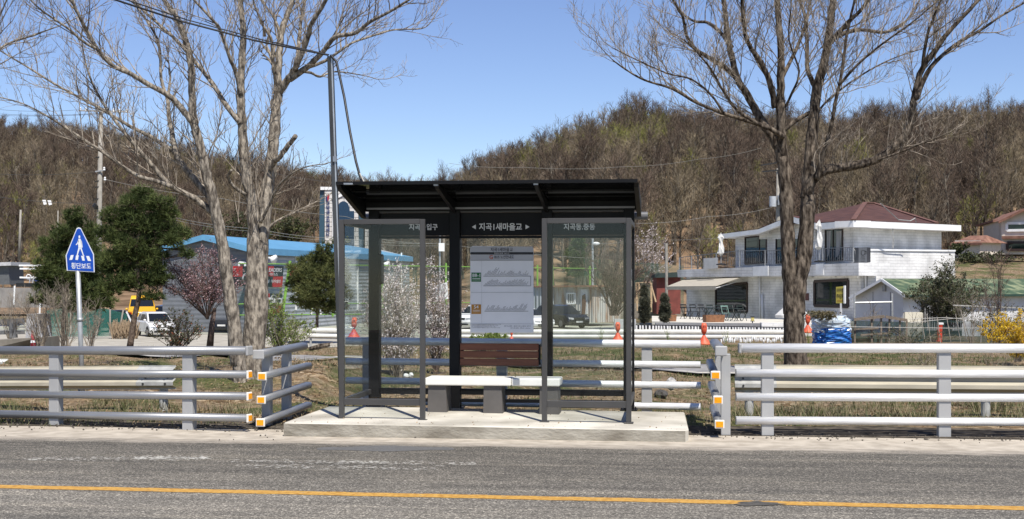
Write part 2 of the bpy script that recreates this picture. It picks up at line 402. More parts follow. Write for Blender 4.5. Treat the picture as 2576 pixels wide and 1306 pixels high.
for fn, Ds in ((hill_r, [125+i*6 for i in range(40)]), (hill_l, [146+i*8 for i in range(40)])):
    s = MB(); s.grid(lambda p_, D: ((p_-CX)/F*D, D, fn(p_, D)), pxs, Ds)
    s.build('hill', M_hill, smooth=True)['kind'] = 'structure'
# ================================================================ bus stop
M_conc = mat('pale_concrete', (.33, .305, .25), .85, col2=(.60, .565, .485), scale=1.5, detail=10, bump=.25, bscale=30)
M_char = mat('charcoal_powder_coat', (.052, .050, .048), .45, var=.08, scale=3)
M_char2 = mat('shade_dark_charcoal', (.0065, .0066, .0074), .5, spec=.2, var=.1, scale=3)  # the frames' charcoal, with the shade on the rear columns put into the colour
M_black = mat('black_gloss_panel', (.003, .003, .0035), .04, var=.1, spec=.12)
M_bench = mat('cream_bench_stone', (.72, .71, .66), .45, var=.04, scale=4)
M_wood = mat('brown_slats', (.115, .033, .012), .5, col2=(.165, .052, .021), scale=3, stretch=(1, 12, 12), detail=6)
M_letg = mat('pale_grey_lettering', (.66, .66, .66), .6, var=.03)
M_glass = glass_mat('clear_glass', (.965, .98, .973), .9)
# platform
tl, tr = P(714, 1063, 14.32), P(1733, 1082, 13.80)
bl, br = P(830, 1021, 16.05), P(1722, 1037, 15.62)
pl = thing('bus_stop_platform', 'raised pale concrete platform under the bus shelter at the road edge', 'platform', (-.3, 14.3, 0))
s = MB(); c4 = [tl, tr, br, bl]
ch = P(1722, 1060, 14.2)
top = [tl, tr+V3((-.035, 0, .0)), tr+V3((0.01, .10, 0)), br, bl]
s.prism([V3((p.x, p.y, -.1)) for p in top], (0, 0, .1)); s = MB()
lo = [V3((p.x, p.y, -.1)) for p in top]
n_ = len(top); s.add(lo+top, [tuple(range(n_, 2*n_)), tuple(range(n_))[::-1]]+[(i, (i+1) % n_, (i+1) % n_+n_, i+n_) for i in range(n_)])
s.build('slab', M_conc, pl, bevel=.012)
M_cf = mat('stained_concrete_face', (.185, .165, .13), .9, col2=(.36, .335, .28), scale=2.6, detail=10, bump=.5, bscale=18, stretch=(1, 1, 2.2))
fo = V3((-VV.x*.006, -VV.y*.006, 0)); a_, b_ = top[0]+fo, top[1]+fo
MB().prism([V3((a_.x, a_.y, -.1)), V3((b_.x, b_.y, -.1)), b_-V3((0, 0, .010)), a_-V3((0, 0, .010))], (VV.x*.005, VV.y*.005, 0)).build('front_face', M_cf, pl)
# shelter frame: local x along the front, y to the back wall
SH_O = V3((-1.856, 14.74, 0)); SH_A = math.radians(-6.8)
sh = thing('bus_shelter', 'charcoal steel and glass bus shelter with a black sloping canopy', 'bus shelter', SH_O, SH_A)
def shw(u, v, z): return WM['bus_shelter'] @ V3((u, v, z))
WID, DEP, ZB = 3.12, 1.45, .14
ft, fb0, fb1 = 2.32, .30, .37
def fr(x0, x1, y, name):
    s = MB(); t = .055
    for x in (x0, x1): s.box((x, y, (ft+ZB)/2-.02), (t, t, ft-ZB+.04-.002))
    s.box(((x0+x1)/2, y, ft-t/2+.001), (x1-x0-t-.002, t-.004, t)); s.box(((x0+x1)/2, y, (fb0+fb1)/2), (x1-x0-t-.002, t-.006, fb1-fb0))
    for x in (x0, x1): s.box((x, y, ZB+.004), (.10, .09, .012))
    return s.build(name, M_char, sh, local=True, bevel=.003)
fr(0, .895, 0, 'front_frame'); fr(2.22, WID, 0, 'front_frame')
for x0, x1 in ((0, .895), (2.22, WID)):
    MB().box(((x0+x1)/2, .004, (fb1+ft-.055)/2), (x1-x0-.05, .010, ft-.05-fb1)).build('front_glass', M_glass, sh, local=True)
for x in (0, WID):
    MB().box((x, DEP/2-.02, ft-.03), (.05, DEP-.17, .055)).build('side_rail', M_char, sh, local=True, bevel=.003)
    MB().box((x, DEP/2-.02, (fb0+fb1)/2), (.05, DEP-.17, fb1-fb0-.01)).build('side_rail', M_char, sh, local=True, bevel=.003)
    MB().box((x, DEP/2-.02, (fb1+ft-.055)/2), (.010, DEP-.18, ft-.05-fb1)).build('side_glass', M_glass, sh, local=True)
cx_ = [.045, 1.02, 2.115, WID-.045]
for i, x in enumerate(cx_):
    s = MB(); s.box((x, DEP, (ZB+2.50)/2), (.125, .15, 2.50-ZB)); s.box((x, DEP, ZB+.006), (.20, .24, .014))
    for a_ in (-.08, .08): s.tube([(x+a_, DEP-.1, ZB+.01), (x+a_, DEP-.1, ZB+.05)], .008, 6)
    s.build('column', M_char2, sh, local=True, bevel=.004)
for a_, b_ in zip(cx_, cx_[1:]):
    s = MB(); x0, x1 = a_+.0645, b_-.0645; w_ = x1-x0
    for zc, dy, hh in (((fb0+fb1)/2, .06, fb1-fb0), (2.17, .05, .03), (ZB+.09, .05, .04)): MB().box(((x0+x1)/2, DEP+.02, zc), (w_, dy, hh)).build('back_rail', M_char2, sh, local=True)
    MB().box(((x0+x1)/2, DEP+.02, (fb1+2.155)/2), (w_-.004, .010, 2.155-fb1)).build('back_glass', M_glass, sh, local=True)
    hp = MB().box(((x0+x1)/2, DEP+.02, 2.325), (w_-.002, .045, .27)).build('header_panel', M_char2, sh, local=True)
    MB().box(((x0+x1)/2, DEP-.02, 2.47), (w_-.002, .07, .016)).build('header_trim', M_char, sh, local=True)
# lettering on the header, traced
hv = VP(900, 16.2, 1600, 15.9)
def hdr(body, x0, x1, y0, y1, v=DEP-.006):
    def at(px, py):
        # intersect the picture ray with the header face
        p0 = shw(0, v, 0); nn = V3((math.sin(-SH_A), math.cos(-SH_A), 0)); t = (px-CX)/F
        Y = p0.dot(nn)/(t*nn.x+nn.y); return P(px, py, Y)
    s = MB(); text_quad(s, body, at(x0, y1), at(x1, y1), at(x0, y0), at(x1, y0), .022); return s, at
s, at = hdr('지곡동입구', 1029, 1101, 563, 579); s.build('header_lettering', M_letg, sh)
s, at = hdr('지곡1새마을교', 1205, 1313, 561, 580)
s.build('header_lettering', M_letg, sh)
for q_ in ([(1187, 571), (1197, 565), (1197, 577)], [(1332, 571), (1322, 577), (1322, 565)]): MB().poly([at(*p_) for p_ in q_]).build('arrow_symbol', M_letg, sh)
s, at = hdr('지곡동.중동', 1418, 1497, 562, 579); s.build('header_lettering', M_letg, sh)
# canopy
cf, cb, zf, zb = .10, 1.42, 2.715, 2.585
xa, xb = -.075, WID+.075
def cz(y): return lerp(zf, zb, (y-cf)/(cb-cf))
s = MB(); s.prism([(xa, cf, zf), (xa, cb, zb), (xa, cb, zb+.035), (xa, cf, zf+.022)], (xb-xa, 0, 0)); s.build('canopy_panel', M_black, sh, local=True)
s = MB(); s.box(((xa+xb)/2, cf-.008, zf+.008), (xb-xa+.03, .016, .036)); s.build('canopy_edge', M_char2, sh, local=True)
for y in (.55, .98):
    MB().bar((xa+.05, y, cz(y)-.012), (xb-.05, y, cz(y)-.012), .014, .012).build('canopy_batten', M_char2, sh, local=True)
MB().box(((xa+xb)/2, cb-.10, 2.507), (xb-xa-.1, .03, .022)).build('light_strip', mat('brushed_trim', (.23, .23, .24), .4, var=.05), sh, local=True)
MB().box((WID/2, DEP, 2.535), (WID+.15, .14, .11)).build('top_beam', M_char2, sh, local=True, bevel=.003)
for x in (xa+.0, 1.02, 2.115, xb-.0):
    s = MB(); e_ = .02 if .5 < x < 2.5 else .025
    s.prism([(x-e_, cf+.03, cz(cf+.03)-.006), (x-e_, cf+.10, cz(cf+.1)-.045), (x-e_, DEP-.08, zb-.19 if e_ > .02 else zb-.13), (x-e_, DEP-.08, cz(DEP-.08)-.006)], (2*e_, 0, 0))
    s.build('canopy_bracket', M_char2, sh, local=True)
    if .5 < x < 2.5: MB().box((x, cf+.03, zf-.012), (.05, .05, .03)).build('bracket_clip', mat('steel', (.35, .35, .36), .35, .8), sh, local=True)
s = MB(); s.tube([(-.13, DEP+.17, 2.42), (WID+.17, DEP+.17, 2.42)], .047, 16); s.build('gutter_pipe', mat('grey_pvc', (.12, .12, .125), .4, var=.05), sh, smooth=False, local=True)
s = MB()
for i, z in enumerate((.695, .785, .875)): s.box(((1.02+2.115)/2-.01, DEP-.10, z), (.93, .028, .082))
s.build('backrest', M_wood, sh, local=True, bevel=.004)
for x in (1.02+.09, 2.115-.09): MB().box((x, DEP-.05, .785), (.03, .08, .24)).build('backrest_bracket', M_char2, sh, local=True)
s = MB(); s.box((.125, DEP-.03, 1.79), (.05, .11, .36)); s.build('control_box', M_char2, sh, local=True, bevel=.012)
MB().box((.155, DEP-.10, 1.79), (.012, .05, .30)).build('control_box_face', M_char, sh, local=True)
# route map board
bd = thing('route_map_board', 'white bus route map board hung on the back glass inside the shelter', 'route map', shw(1.56, DEP-.03, 1.0), SH_A)
M_bw = mat('white_board', (.72, .72, .74), .5, var=.02); M_bk = mat('black_print', (.02, .02, .022), .6); M_gry = mat('grey_print', (.07, .07, .075), .6)
def bat(px, py, k=0): 
    p0 = shw(0, DEP-.045-k, 0); nn = V3((math.sin(-SH_A), math.cos(-SH_A), 0)); t = (px-CX)/F
    return P(px, py, p0.dot(nn)/(t*nn.x+nn.y))
back = V3((math.sin(-SH_A), math.cos(-SH_A), 0))
MB().prism([bat(1183, 837), bat(1342, 837), bat(1342, 626), bat(1340, 621), bat(1188, 619), bat(1183, 625)], back*.018).build('board_panel', M_bw, bd)
def bquad(x0, y0, x1, y1, k=.003): return [bat(x0, y1, k), bat(x1, y1, k), bat(x1, y0, k), bat(x0, y0, k)]
MB().poly(bquad(1184, 620.5, 1341.5, 647, .002)).poly(bquad(1183.5, 647, 1341.5, 655.5, .002)).build('board_header', mat('silver_band', (.40, .40, .42), .5, var=.02), bd)
MB().poly(bquad(1183.5, 634.5, 1341.5, 640.5, .004)).build('black_band', M_bk, bd)
s = MB()
def btx(body, x0, y0, x1, y1, k=.006, b=.012): text_quad(s, body, bat(x0, y1, k), bat(x1, y1, k), bat(x0, y0, k), bat(x1, y0, k), b)
btx('지곡1새마을교', 1234, 623, 1290, 633); s.build('board_title', M_bk, bd); s = MB(); btx('BUS 노선안내도', 1244, 642, 1293, 651)
s.build('board_title', M_bk, bd)
s = MB(); btx('정류소번호 56717', 1243, 635.5, 1281, 639.5, .006, .0); s.build('stop_number', M_letg, bd)
s = MB(); btx('G', 1231, 642, 1240, 652, .007, .02); s.build('emblem', mat('orange_red_print', (.42, .08, .03), .5), bd)
gr = MB().poly(bquad(1186, 686, 1210, 709)).build('green_route_tile', mat('green_print', S(20, 110, 50, .8), .5), bd)
s = MB(); btx('88-1', 1188, 688.5, 1208, 697); s.poly(bquad(1188, 700, 1208, 701.2, .005)).poly(bquad(1188, 704, 1208, 704.8, .005)); s.build('route_number', mat('white_print', (.7, .7, .7), .5), gr)
og = MB().poly(bquad(1186, 766, 1210, 790)).build('amber_route_tile', mat('amber_print', S(190, 130, 25, .8), .5), bd)
s = MB(); btx('54', 1192, 768, 1204, 776.5); s.poly(bquad(1189, 780, 1207, 781.2, .005)).poly(bquad(1189, 784, 1207, 784.8, .005)); s.build('route_number', MC['white_print'], og)
s = MB(); s.poly(bquad(1184, 654.8, 1341, 655.6, .004))
for y in (719.5, 736.5) : pass
def dline(x0, x1, y): s.poly(bquad(x0, y-.5, x1, y+.5, .005))
dline(1216, 1335, 695); dline(1216, 1335, 719.3); dline(1219, 1329, 783); s.poly(bquad(1334.4, 695, 1335.4, 719.3, .005))
rb = random.Random(3)
def bars(x0, x1, yb_, hs):
    n_ = 32
    for i in range(n_):
        x = lerp(x0, x1, i/n_); h = hs(i/n_)*rb.choice((.35, .45, .6, .8, 1.0))
        s.add([bat(x, yb_, .005), bat(x+.75, yb_, .005), bat(x+.75+h*.62, yb_-h, .005), bat(x+h*.62, yb_-h, .005)], [(0, 1, 2, 3)])
bars(1219, 1328, 693, lambda t: 20 if .08 < t < .25 else 12); bars(1219, 1326, 717.5, lambda t: 15); bars(1221, 1322, 781, lambda t: 13 if t < .6 else 17)
s.build('route_diagram', M_gry, bd)
s = MB()
for y, a_, b_ in ((816.5, 1186, 1260), (819, 1186, 1253), (822, 1186, 1246), (824.6, 1186, 1258)): btx('노선 안내 교통정보 배차간격 문의처 첫차 막차 시간표', a_, y-1, b_, y+1, .005, 0)
s.build('small_print', M_bk, bd); s = MB(); btx('경기교통 : 용인 버스정보 문의', 1268, 819, 1335, 822, .005, 0); btx('안내 031 버스 www', 1284, 824, 1335, 827, .005, 0)
s.build('small_print', M_bk, bd)
s = MB(); dline(1184, 1341, 815); dline(1184, 1341, 736); s.poly(bquad(1211.5, 656, 1212, 815, .004)); s.build('grid_lines', mat('faint_print', (.42, .42, .44), .5), bd)
# bench
be = thing('bench', 'long cream stone bench on three grey block legs inside the shelter', 'bench', shw(1.55, .95, ZB), SH_A)
s = MB()
for x0, x1 in ((-.77, .218), (.222, .77)): s.box(((x0+x1)/2, 0, .365), (x1-x0, .40, .085))
s.build('seat', M_bench, be, local=True, bevel=.014, seg=3)
M_leg = mat('grey_bench_leg', (.085, .078, .072), .6, var=.1)
for x in (-.64, .0, .64):
    s = MB(); s.prism([(x-.105, -.175, 0), (x+.12, -.175, 0), (x+.105, -.16, .322), (x-.10, -.16, .322)], (0, .33, 0))
    s.build('leg', M_leg, be, local=True, bevel=.004)
# ---------------------------------------------------------------- silver railings
M_alu = mat('sun_whitened_aluminium', (.78, .775, .76), .5, .4, var=.10, scale=2, stretch=(1, 30, 30), bump=.04, bscale=60)  # railing metal whitened, the sun's gleam put into its base colour
M_alu2 = mat('shade_toned_aluminium', (.31, .315, .32), .42, .6, var=.06, scale=3, bump=.04, bscale=60)  # same railing metal darkened, for rails that miss the sun's gleam
M_post = mat('grey_painted_post', (.36, .36, .355), .5, .1, var=.06, scale=3)
M_cap = mat('cream_plastic_cap', (.72, .70, .64), .5, var=.04); M_amb = mat('amber_reflector', S(250, 165, 15, .85), .3, var=.15, scale=60)
def rail(mb, a, b, r=(.040, .046)):
    # D shaped hollow section, flat at the back
    d = (b-a).normalized(); out = V3((d.y, -d.x, 0)).normalized()
    if out.y > 0: out = -out
    return d, out
def fence(name, label, rails, posts, m_rail, base, back=None, tops=(.048, .042), reflect=None, endcap=None, post_w=.128, rad=None):
    t = thing(name, label, 'railing', base)
    for i, (a, b) in enumerate(rails):
        d = (b-a).normalized(); out = V3((d.y, -d.x, 0)).normalized()
        if back is not None and out.dot(back) > 0: out = -out
        h = tops[0] if i == 0 else tops[1]; dp = .058 if i == 0 else .048
        prof = []
        for k in range(9):
            an = -math.pi/2+math.pi*k/8; prof.append(out*(dp*math.cos(an)**.8 if abs(math.cos(an)) > 1e-6 else 0)+V3((0, 0, h*math.sin(an))))
        prof += [V3((0, 0, h))-out*dp*.6, V3((0, 0, -h))-out*dp*.6]
        n_ = len(prof); s = MB()
        s.add([a+p for p in prof]+[b+p for p in prof], [(k, (k+1) % n_, (k+1) % n_+n_, k+n_) for k in range(n_)]+[tuple(range(n_))[::-1], tuple(range(n_, 2*n_))])
        ro = s.build('rail', m_rail, t, smooth=False)
        for pg in ro.data.polygons:
            if len(pg.vertices) == 4 and pg.index < 8: pg.use_smooth = True
        for e, p, dd in (('a', a, -d), ('b', b, d)):
            if reflect and e in reflect and i > 0:
                sd = V3((0, 0, 1)).cross(dd)
                MB().bar(p+dd*.001, p+dd*.026, 2*dp*.92+.012, 2*h+.006).build('reflector_housing', M_cap, ro, bevel=.006)
                MB().bar(p+dd*.026, p+dd*.031, 2*dp*.92-.014, 2*h-.024).build('reflector', M_amb, ro)
            elif endcap and e in endcap and i == 0:
                MB().bar(p-dd*.002, p+dd*.028, 2*dp+.012, 2*h+.010).build('end_cap', M_post, ro, bevel=.012, seg=2)
            elif i > 0 or not endcap: MB().bar(p+dd*.0005, p+dd*.006, 2*dp*.8, 2*h*.96).build('end_cap', M_alu2, ro)
    a0, b0 = rails[0]; d = (b0-a0).normalized(); out = V3((d.y, -d.x, 0))
    if back is not None and out.dot(back) > 0: out = -out
    for q, zt, zb_ in posts:
        s = MB(); c = q-out*.030
        ang = math.atan2(d.y, d.x)
        s.box((c.x, c.y, (zt+zb_)/2), (post_w, .10, zt-zb_), rz=ang)
        s.box((c.x, c.y, zt-.01-.0), (post_w*.6, .02, .01), rz=ang)
        s.build('post', M_post, t, bevel=.005)
    return t
AW = V3((0, 1, 0))
# left one: runs away to the left
def mk(xa, Da, xb, Db, ya, yb): return [(P(xa, p, Da), P(xb, q, Db)) for p, q in zip(ya, yb)]
rl = mk(-60, 15.75, 624, 14.72, [882, 938, 991.5, 1041], [882.5, 942.5, 997, 1052])
def postat(rl, px, zb_=-.05):
    a, b = rl[0]; t = (px-CX)/F; s_ = (t*a.y-a.x)/((b.x-a.x)-t*(b.y-a.y)); q = lerp(a, b, s_); return (q, q.z-.03, zb_)
fence('metal_railing', 'shade-toned silver four-rail railing left of the shelter with amber reflectors at its right end', rl, [postat(rl, 137), postat(rl, 473)], M_alu2, (rl[0][0].x*.5-1, 15.2, 0), AW, reflect='b', endcap='b')
rl = mk(1852, 14.38, 2680, 14.15, [876, 938, 998.5, 1058], [877, 942, 1002, 1063])
rl = [(rl[0][0]+V3((.05, 0, 0)), rl[0][1])]+rl[1:]
fence('metal_railing', 'sun-whitened silver four-rail railing right of the shelter along the road', rl, [postat(rl, 1931), postat(rl, 2376)], M_alu, (3.9, 14.3, 0), AW, endcap='a')
rl = mk(872, 17.25, 1762, 16.62, [858, 909, 957, 1008], [866.5, 918, 970, 1024])
fence('metal_railing', 'silver four-rail railing running behind the shelter glass', rl, [postat(rl, 925), postat(rl, 1262), postat(rl, 1627)], M_alu, (.2, 16.9, 0), AW)
# return pieces that run away from the road
bk = V3((-1, 0, 0))
rl = [(P(651, 892, 14.9), P(764, 871, 17.2)), (P(660, 947, 14.9), P(776, 920, 17.25)), (P(658, 1006, 14.9), P(776, 969, 17.25)), (P(656, 1063, 14.9), P(776, 1019, 17.25))]
def post_on(p, zt): return (V3((p.x, p.y, 0)), zt, -.06)
t_ = lambda rl, k: lerp(rl[0][0], rl[0][1], k)
fence('metal_railing', 'short shade-toned silver railing turning away from the road beside the platform at left', rl, [post_on(t_(rl, .22), t_(rl, .22).z-.03), post_on(t_(rl, .64), t_(rl, .64).z-.03)], M_alu2, (-2.75, 16, 0), bk, reflect='a', endcap='a')
rl = [(P(1814, 883, 14.2), P(1797, 862, 16.5)), (P(1800, 944, 14.15), P(1786, 912, 15.6)), (P(1806, 1006, 14.15), P(1790, 968, 15.6)), (P(1810, 1067, 14.15), P(1795, 1026, 15.6))]
fence('metal_railing', 'short silver railing turning away from the road beside the platform at right, seen end on', rl, [post_on(P(1818, 883, 14.45), P(1818, 883, 14.45).z-.03), post_on(P(1803, 866, 15.9), P(1803, 866, 15.9).z-.03)], M_alu2, (2.3, 15, 0), V3((1, 0, 0)), reflect='a', endcap='a')
# ---------------------------------------------------------------- beige W-beams
M_wb = mat('cream_galvanised', (.42, .385, .30), .6, .1, var=.12, scale=2, stretch=(1, 4, 4), detail=8)
M_wb2 = mat('weathered_beam_end', (.40, .40, .38), .6, .2, var=.15, scale=9, detail=8)
def wbeam(label, a, b, H, endx=None, posts=(), end_at=None, mt=M_wb, cat='guardrail', grp=None, zpost=-.3, pr=.055):
    t = thing('guardrail', label, cat, (lerp(a, b, .5).x, lerp(a, b, .5).y, 0), group=grp)
    d = (b-a).normalized(); out = V3((d.y, -d.x, 0)).normalized()
    if out.y > 0: out = -out
    pro = [(0, .0), (.25*1.0, .0), (.30, .17), (.60, .17), (1.0, .30), (1.25, .30), (1.55, .17), (1.6, 0), (1.62, 0)]
    pts = [(.00, 0), (.06, .0), (.18, 1.0), (.32, 1.0), (.44, .15), (.56, .15), (.68, 1.0), (.82, 1.0), (.94, .0), (1., 0)]
    prof = [out*(q*.08)+V3((0, 0, -k*H)) for k, q in pts]; bkp = [p-out*.006 for p in prof[::-1]]
    full = prof+bkp; n_ = len(full)
    def seg(a, b, m, nm):
        s = MB(); s.add([a+p for p in full]+[b+p for p in full], [(k, (k+1) % n_, (k+1) % n_+n_, k+n_) for k in range(n_)])
        return s.build(nm, m, t)
    if end_at is not None:
        e = lerp(a, b, end_at[0]); 
        if end_at[1] == 'b': seg(a, e, mt, 'beam'); es = seg(e-out*-.004, b+out*.004, M_wb2, 'beam_end')
        else: seg(e, b, mt, 'beam'); es = seg(a+out*.004, e+out*.004, M_wb2, 'beam_end')
        s = MB(); e2 = (e, b) if end_at[1] == 'b' else (a, e)
        for k_ in (.2, .8):
            for zz in (.25, .5, .75):
                c = lerp(*e2, k_)+V3((0, 0, -zz*H))+out*(.086 if zz != .5 else .02); s.tube([c, c+out*.015], .014, 8)
        s.build('bolt', mat('dark_bolt', (.05, .05, .05), .5, .5), es)
    else: seg(a, b, mt, 'beam')
    for k in posts:
        c = lerp(a, b, k)-out*.07; zt = c.z-H*.35
        MB().tube([(c.x, c.y, ground(c.x, c.y)+zpost*.3), (c.x, c.y, zt)], pr, 14).build('post', M_wb2, t, smooth=False)
    return t
wbeam('cream guardrail beam ending behind the dull silver railing at left', P(-80, 923, 18.3), P(443, 919, 17.4), .31, posts=(.12, .93), end_at=(.83, 'b'))
wbeam('cream guardrail beam behind the bright silver railing at right', P(1848, 917, 16.8), P(2700, 922, 16.4), .34, posts=(.045, .75), end_at=(.125, 'a'))
# white guardrails by the car park lane
M_wht = mat('white_painted_beam', (.66, .65, .60), .5, .1, var=.1, scale=2, detail=8)
wbeam('white guardrail along the lane in front of the parked cars and the cafe', P(1150, 828, 60.5), P(2010, 829, 59.5), .44, posts=(.05, .2, .35, .5, .65, .8, .95), mt=M_wht)
wbeam('short white guardrail stub seen left of the shelter beside the pine', P(774, 824, 64), P(862, 826, 64), .52, posts=(.08, .9), mt=M_wht)
wbeam('tiny white guardrail end at the far left edge behind the silver railing', P(-60, 902, 27), P(20, 903, 26.5), .30, posts=(.2, .8), mt=M_wht)
# ---------------------------------------------------------------- crossing sign
D_ = 19.0
sg = thing('road_sign', 'blue pentagon pedestrian crossing sign on a leaning grey pole', 'road sign', P(207, 960, D_))
s = MB(); s.tube([P(208, 985, D_+.03), P(203, 860, D_+.03), P(195, 655, D_+.03)], .034, 12); s.build('pole', mat('galvanised_pole', (.38, .39, .39), .5, .4, var=.15, scale=8), sg, smooth=True)
s = MB(); s.tube([P(201.2, 809, D_+.03), P(200.8, 800, D_+.03)], .038, 12); s.build('pole_collar', MC['galvanised_pole'], sg, smooth=True)
spx = [(198, 572), (203, 574), (236, 640), (238, 685), (168, 681), (165, 643), (193, 574)]
MB().prism([P(x, y, D_) for x, y in spx], (0, .012, 0)).build('sign_plate', mat('white_sign_edge', (.62, .64, .68), .4, var=.05), sg)
cxs, cys = 202, 640
ins = [(cxs+(x-cxs)*.93, cys+(y-cys)*.955) for x, y in spx]
fc = MB().prism([P(x, y, D_-.004) for x, y in ins], (0, .003, 0)).build('sign_face', mat('sign_blue', S(4, 74, 180, .85), .35, var=.12, scale=2.5), sg)
s = MB()
def zz(x, y): return (x/1662*700*.6289, (700+y/1662*700)*.6289)   # from the enlarged view
def pg(L): s.poly([P(*zz(x, y), D_-.006) for x, y in L])
s.poly([P(*zz(754+9*math.cos(k*.628), 588+15*math.sin(k*.628)), D_-.006) for k in range(10)])
pg([(744, 606), (764, 606), (772, 632), (776, 690), (762, 692), (745, 690), (740, 640)])
pg([(744, 612), (747, 634), (734, 660), (722, 668), (720, 660), (732, 646)]); pg([(766, 612), (778, 634), (785, 690), (778, 690), (770, 650)])
pg([(745, 690), (762, 690), (752, 720), (740, 755), (742, 764), (728, 762), (734, 735)]); pg([(757, 690), (774, 690), (786, 730), (797, 764), (806, 770), (790, 772), (774, 728)])
for q in ([(672, 762), (700, 760), (686, 806), (658, 808)], [(722, 764), (748, 764), (740, 808), (716, 806)], [(770, 768), (796, 768), (806, 814), (782, 814)], [(818, 770), (846, 770), (866, 818), (834, 816)]): pg(q)
text_quad(s, '횡단보도', P(*zz(676, 890), D_-.006), P(*zz(864, 894), D_-.006), P(*zz(676, 832), D_-.006), P(*zz(864, 838), D_-.006), .012)
s.build('sign_symbol', mat('sign_white', (.68, .70, .72), .4, var=.05), fc)
# ---------------------------------------------------------------- leaning steel pole with a cable
D_ = 17.6
b0, t0 = P(862, 1035, D_), P(831, 142, D_)
po = thing('steel_pole', 'tall leaning bare steel pole behind the left end of the shelter', 'pole', (b0.x, b0.y, 0))
M_stl = mat('dark_galvanised_channel', (.055, .057, .058), .42, .35, var=.25, scale=2, stretch=(8, 8, .6))
s = MB(); q = V3((b0.x, b0.y, -.05))
s.bar(q, t0, .075, .075, (0, 1, 0)); s.build('channel', M_stl, po, bevel=.004)
MB().bar(q+V3((.022, -.039, 0)), t0+V3((.022, -.039, 0)), .018, .012, (0, 1, 0)).build('rib', mat('bright_steel_edge', (.42, .43, .44), .35, .6), po)
c = lerp(q, t0, .71); MB().box(c+V3((.02, -.05, 0)), (.05, .03, .07)).build('clip', mat('steel', (.35, .35, .36), .35, .8), po)
def cable(label, pts, r, m, n=24, name='overhead_cable', grp=None, sag=0):
    s = MB(); pp = []
    for i in range(len(pts)-1):
        for k in range(n):
            t = k/n; p = lerp(pts[i], pts[i+1], t); p = V3(p); p.z -= sag*4*t*(1-t); pp.append(p)
    pp.append(V3(pts[-1])); s.tube(pp, r, 5)
    o = s.build(name, m, None, smooth=True, origin=V3(pts[0])); return tag(o, label, 'cable', grp)
M_cab = mat('black_cable', (.012, .012, .013), .5)
cable('thick black cable from the top left corner of the sky to the leaning pole', [P(272, -6, 16.2), P(450, 52, 16.8), P(640, 102, 17.1), P(760, 126, 17.4), P(826, 139, 17.55)], .013, M_cab)
cable('thin cable beside the thick black one, reaching the pole top', [P(300, -6, 16.4), P(470, 50, 16.9), P(650, 98, 17.2), P(765, 124, 17.45), P(828, 138, 17.6)], .008, M_cab)
cable('black cable drooping from the pole top to the shelter roof', [P(832, 139, 17.55), P(846, 155, 17.5), P(853, 185, 17.4), P(866, 245, 17.2), P(880, 330, 17.0), P(895, 405, 16.8), P(911, 464, 16.6)], .017, M_cab, 8)
cable('pale thin cord hanging beside the drooping black cable', [P(905, 436, 16.6), P(911, 448, 16.6), P(919, 464, 16.5)], .007, mat('pale_cord', (.45, .42, .36), .7), 4)
s = MB(); s.box(P(877, 463, 14.85), (.10, .08, .018)); s.box(P(884, 462, 14.9), (.05, .06, .03))
tag(s.build('bracket_plate', mat('steel', (.35, .35, .36), .35, .8), origin=P(877, 464, 14.9)), 'small bright metal plate on the left front corner of the canopy', 'bracket')
# ================================================================ trees
M_bark = mat('grey_brown_bark', (.10, .085, .070), .95, col2=(.36, .315, .255), scale=22, detail=9, bump=1.0, bscale=26, bdist=.04, lo=.38, hi=.62, stretch=(1, 1, .32), spec=.1)
M_bark2 = mat('dark_fissured_bark', (.030, .023, .018), .95, col2=(.22, .18, .14), scale=15, detail=9, bump=1.0, bscale=20, bdist=.05, lo=.38, hi=.70, stretch=(1, 1, .30), spec=.1)
M_twig = mat('pale_brown_twig', (.12, .098, .078), .9, col2=(.36, .31, .25), scale=5, spec=.1)
def catm(pts, n):
    out = []; L = len(pts)
    for i in range(L-1):
        p0, p1, p2, p3 = pts[max(i-1, 0)], pts[i], pts[i+1], pts[min(i+2, L-1)]
        for k in range(n):
            t = k/n; out.append(.5*((2*p1)+(p2-p0)*t+(2*p0-5*p1+4*p2-p3)*t*t+(3*p1-p0-3*p2+p3)*t**3))
    out.append(pts[-1]); return out
def rdir(rn):
    while 1:
        v = V3((rn.uniform(-1, 1), rn.uniform(-1, 1), rn.uniform(-1, 1)))
        if .05 < v.length < 1: return v.normalized()
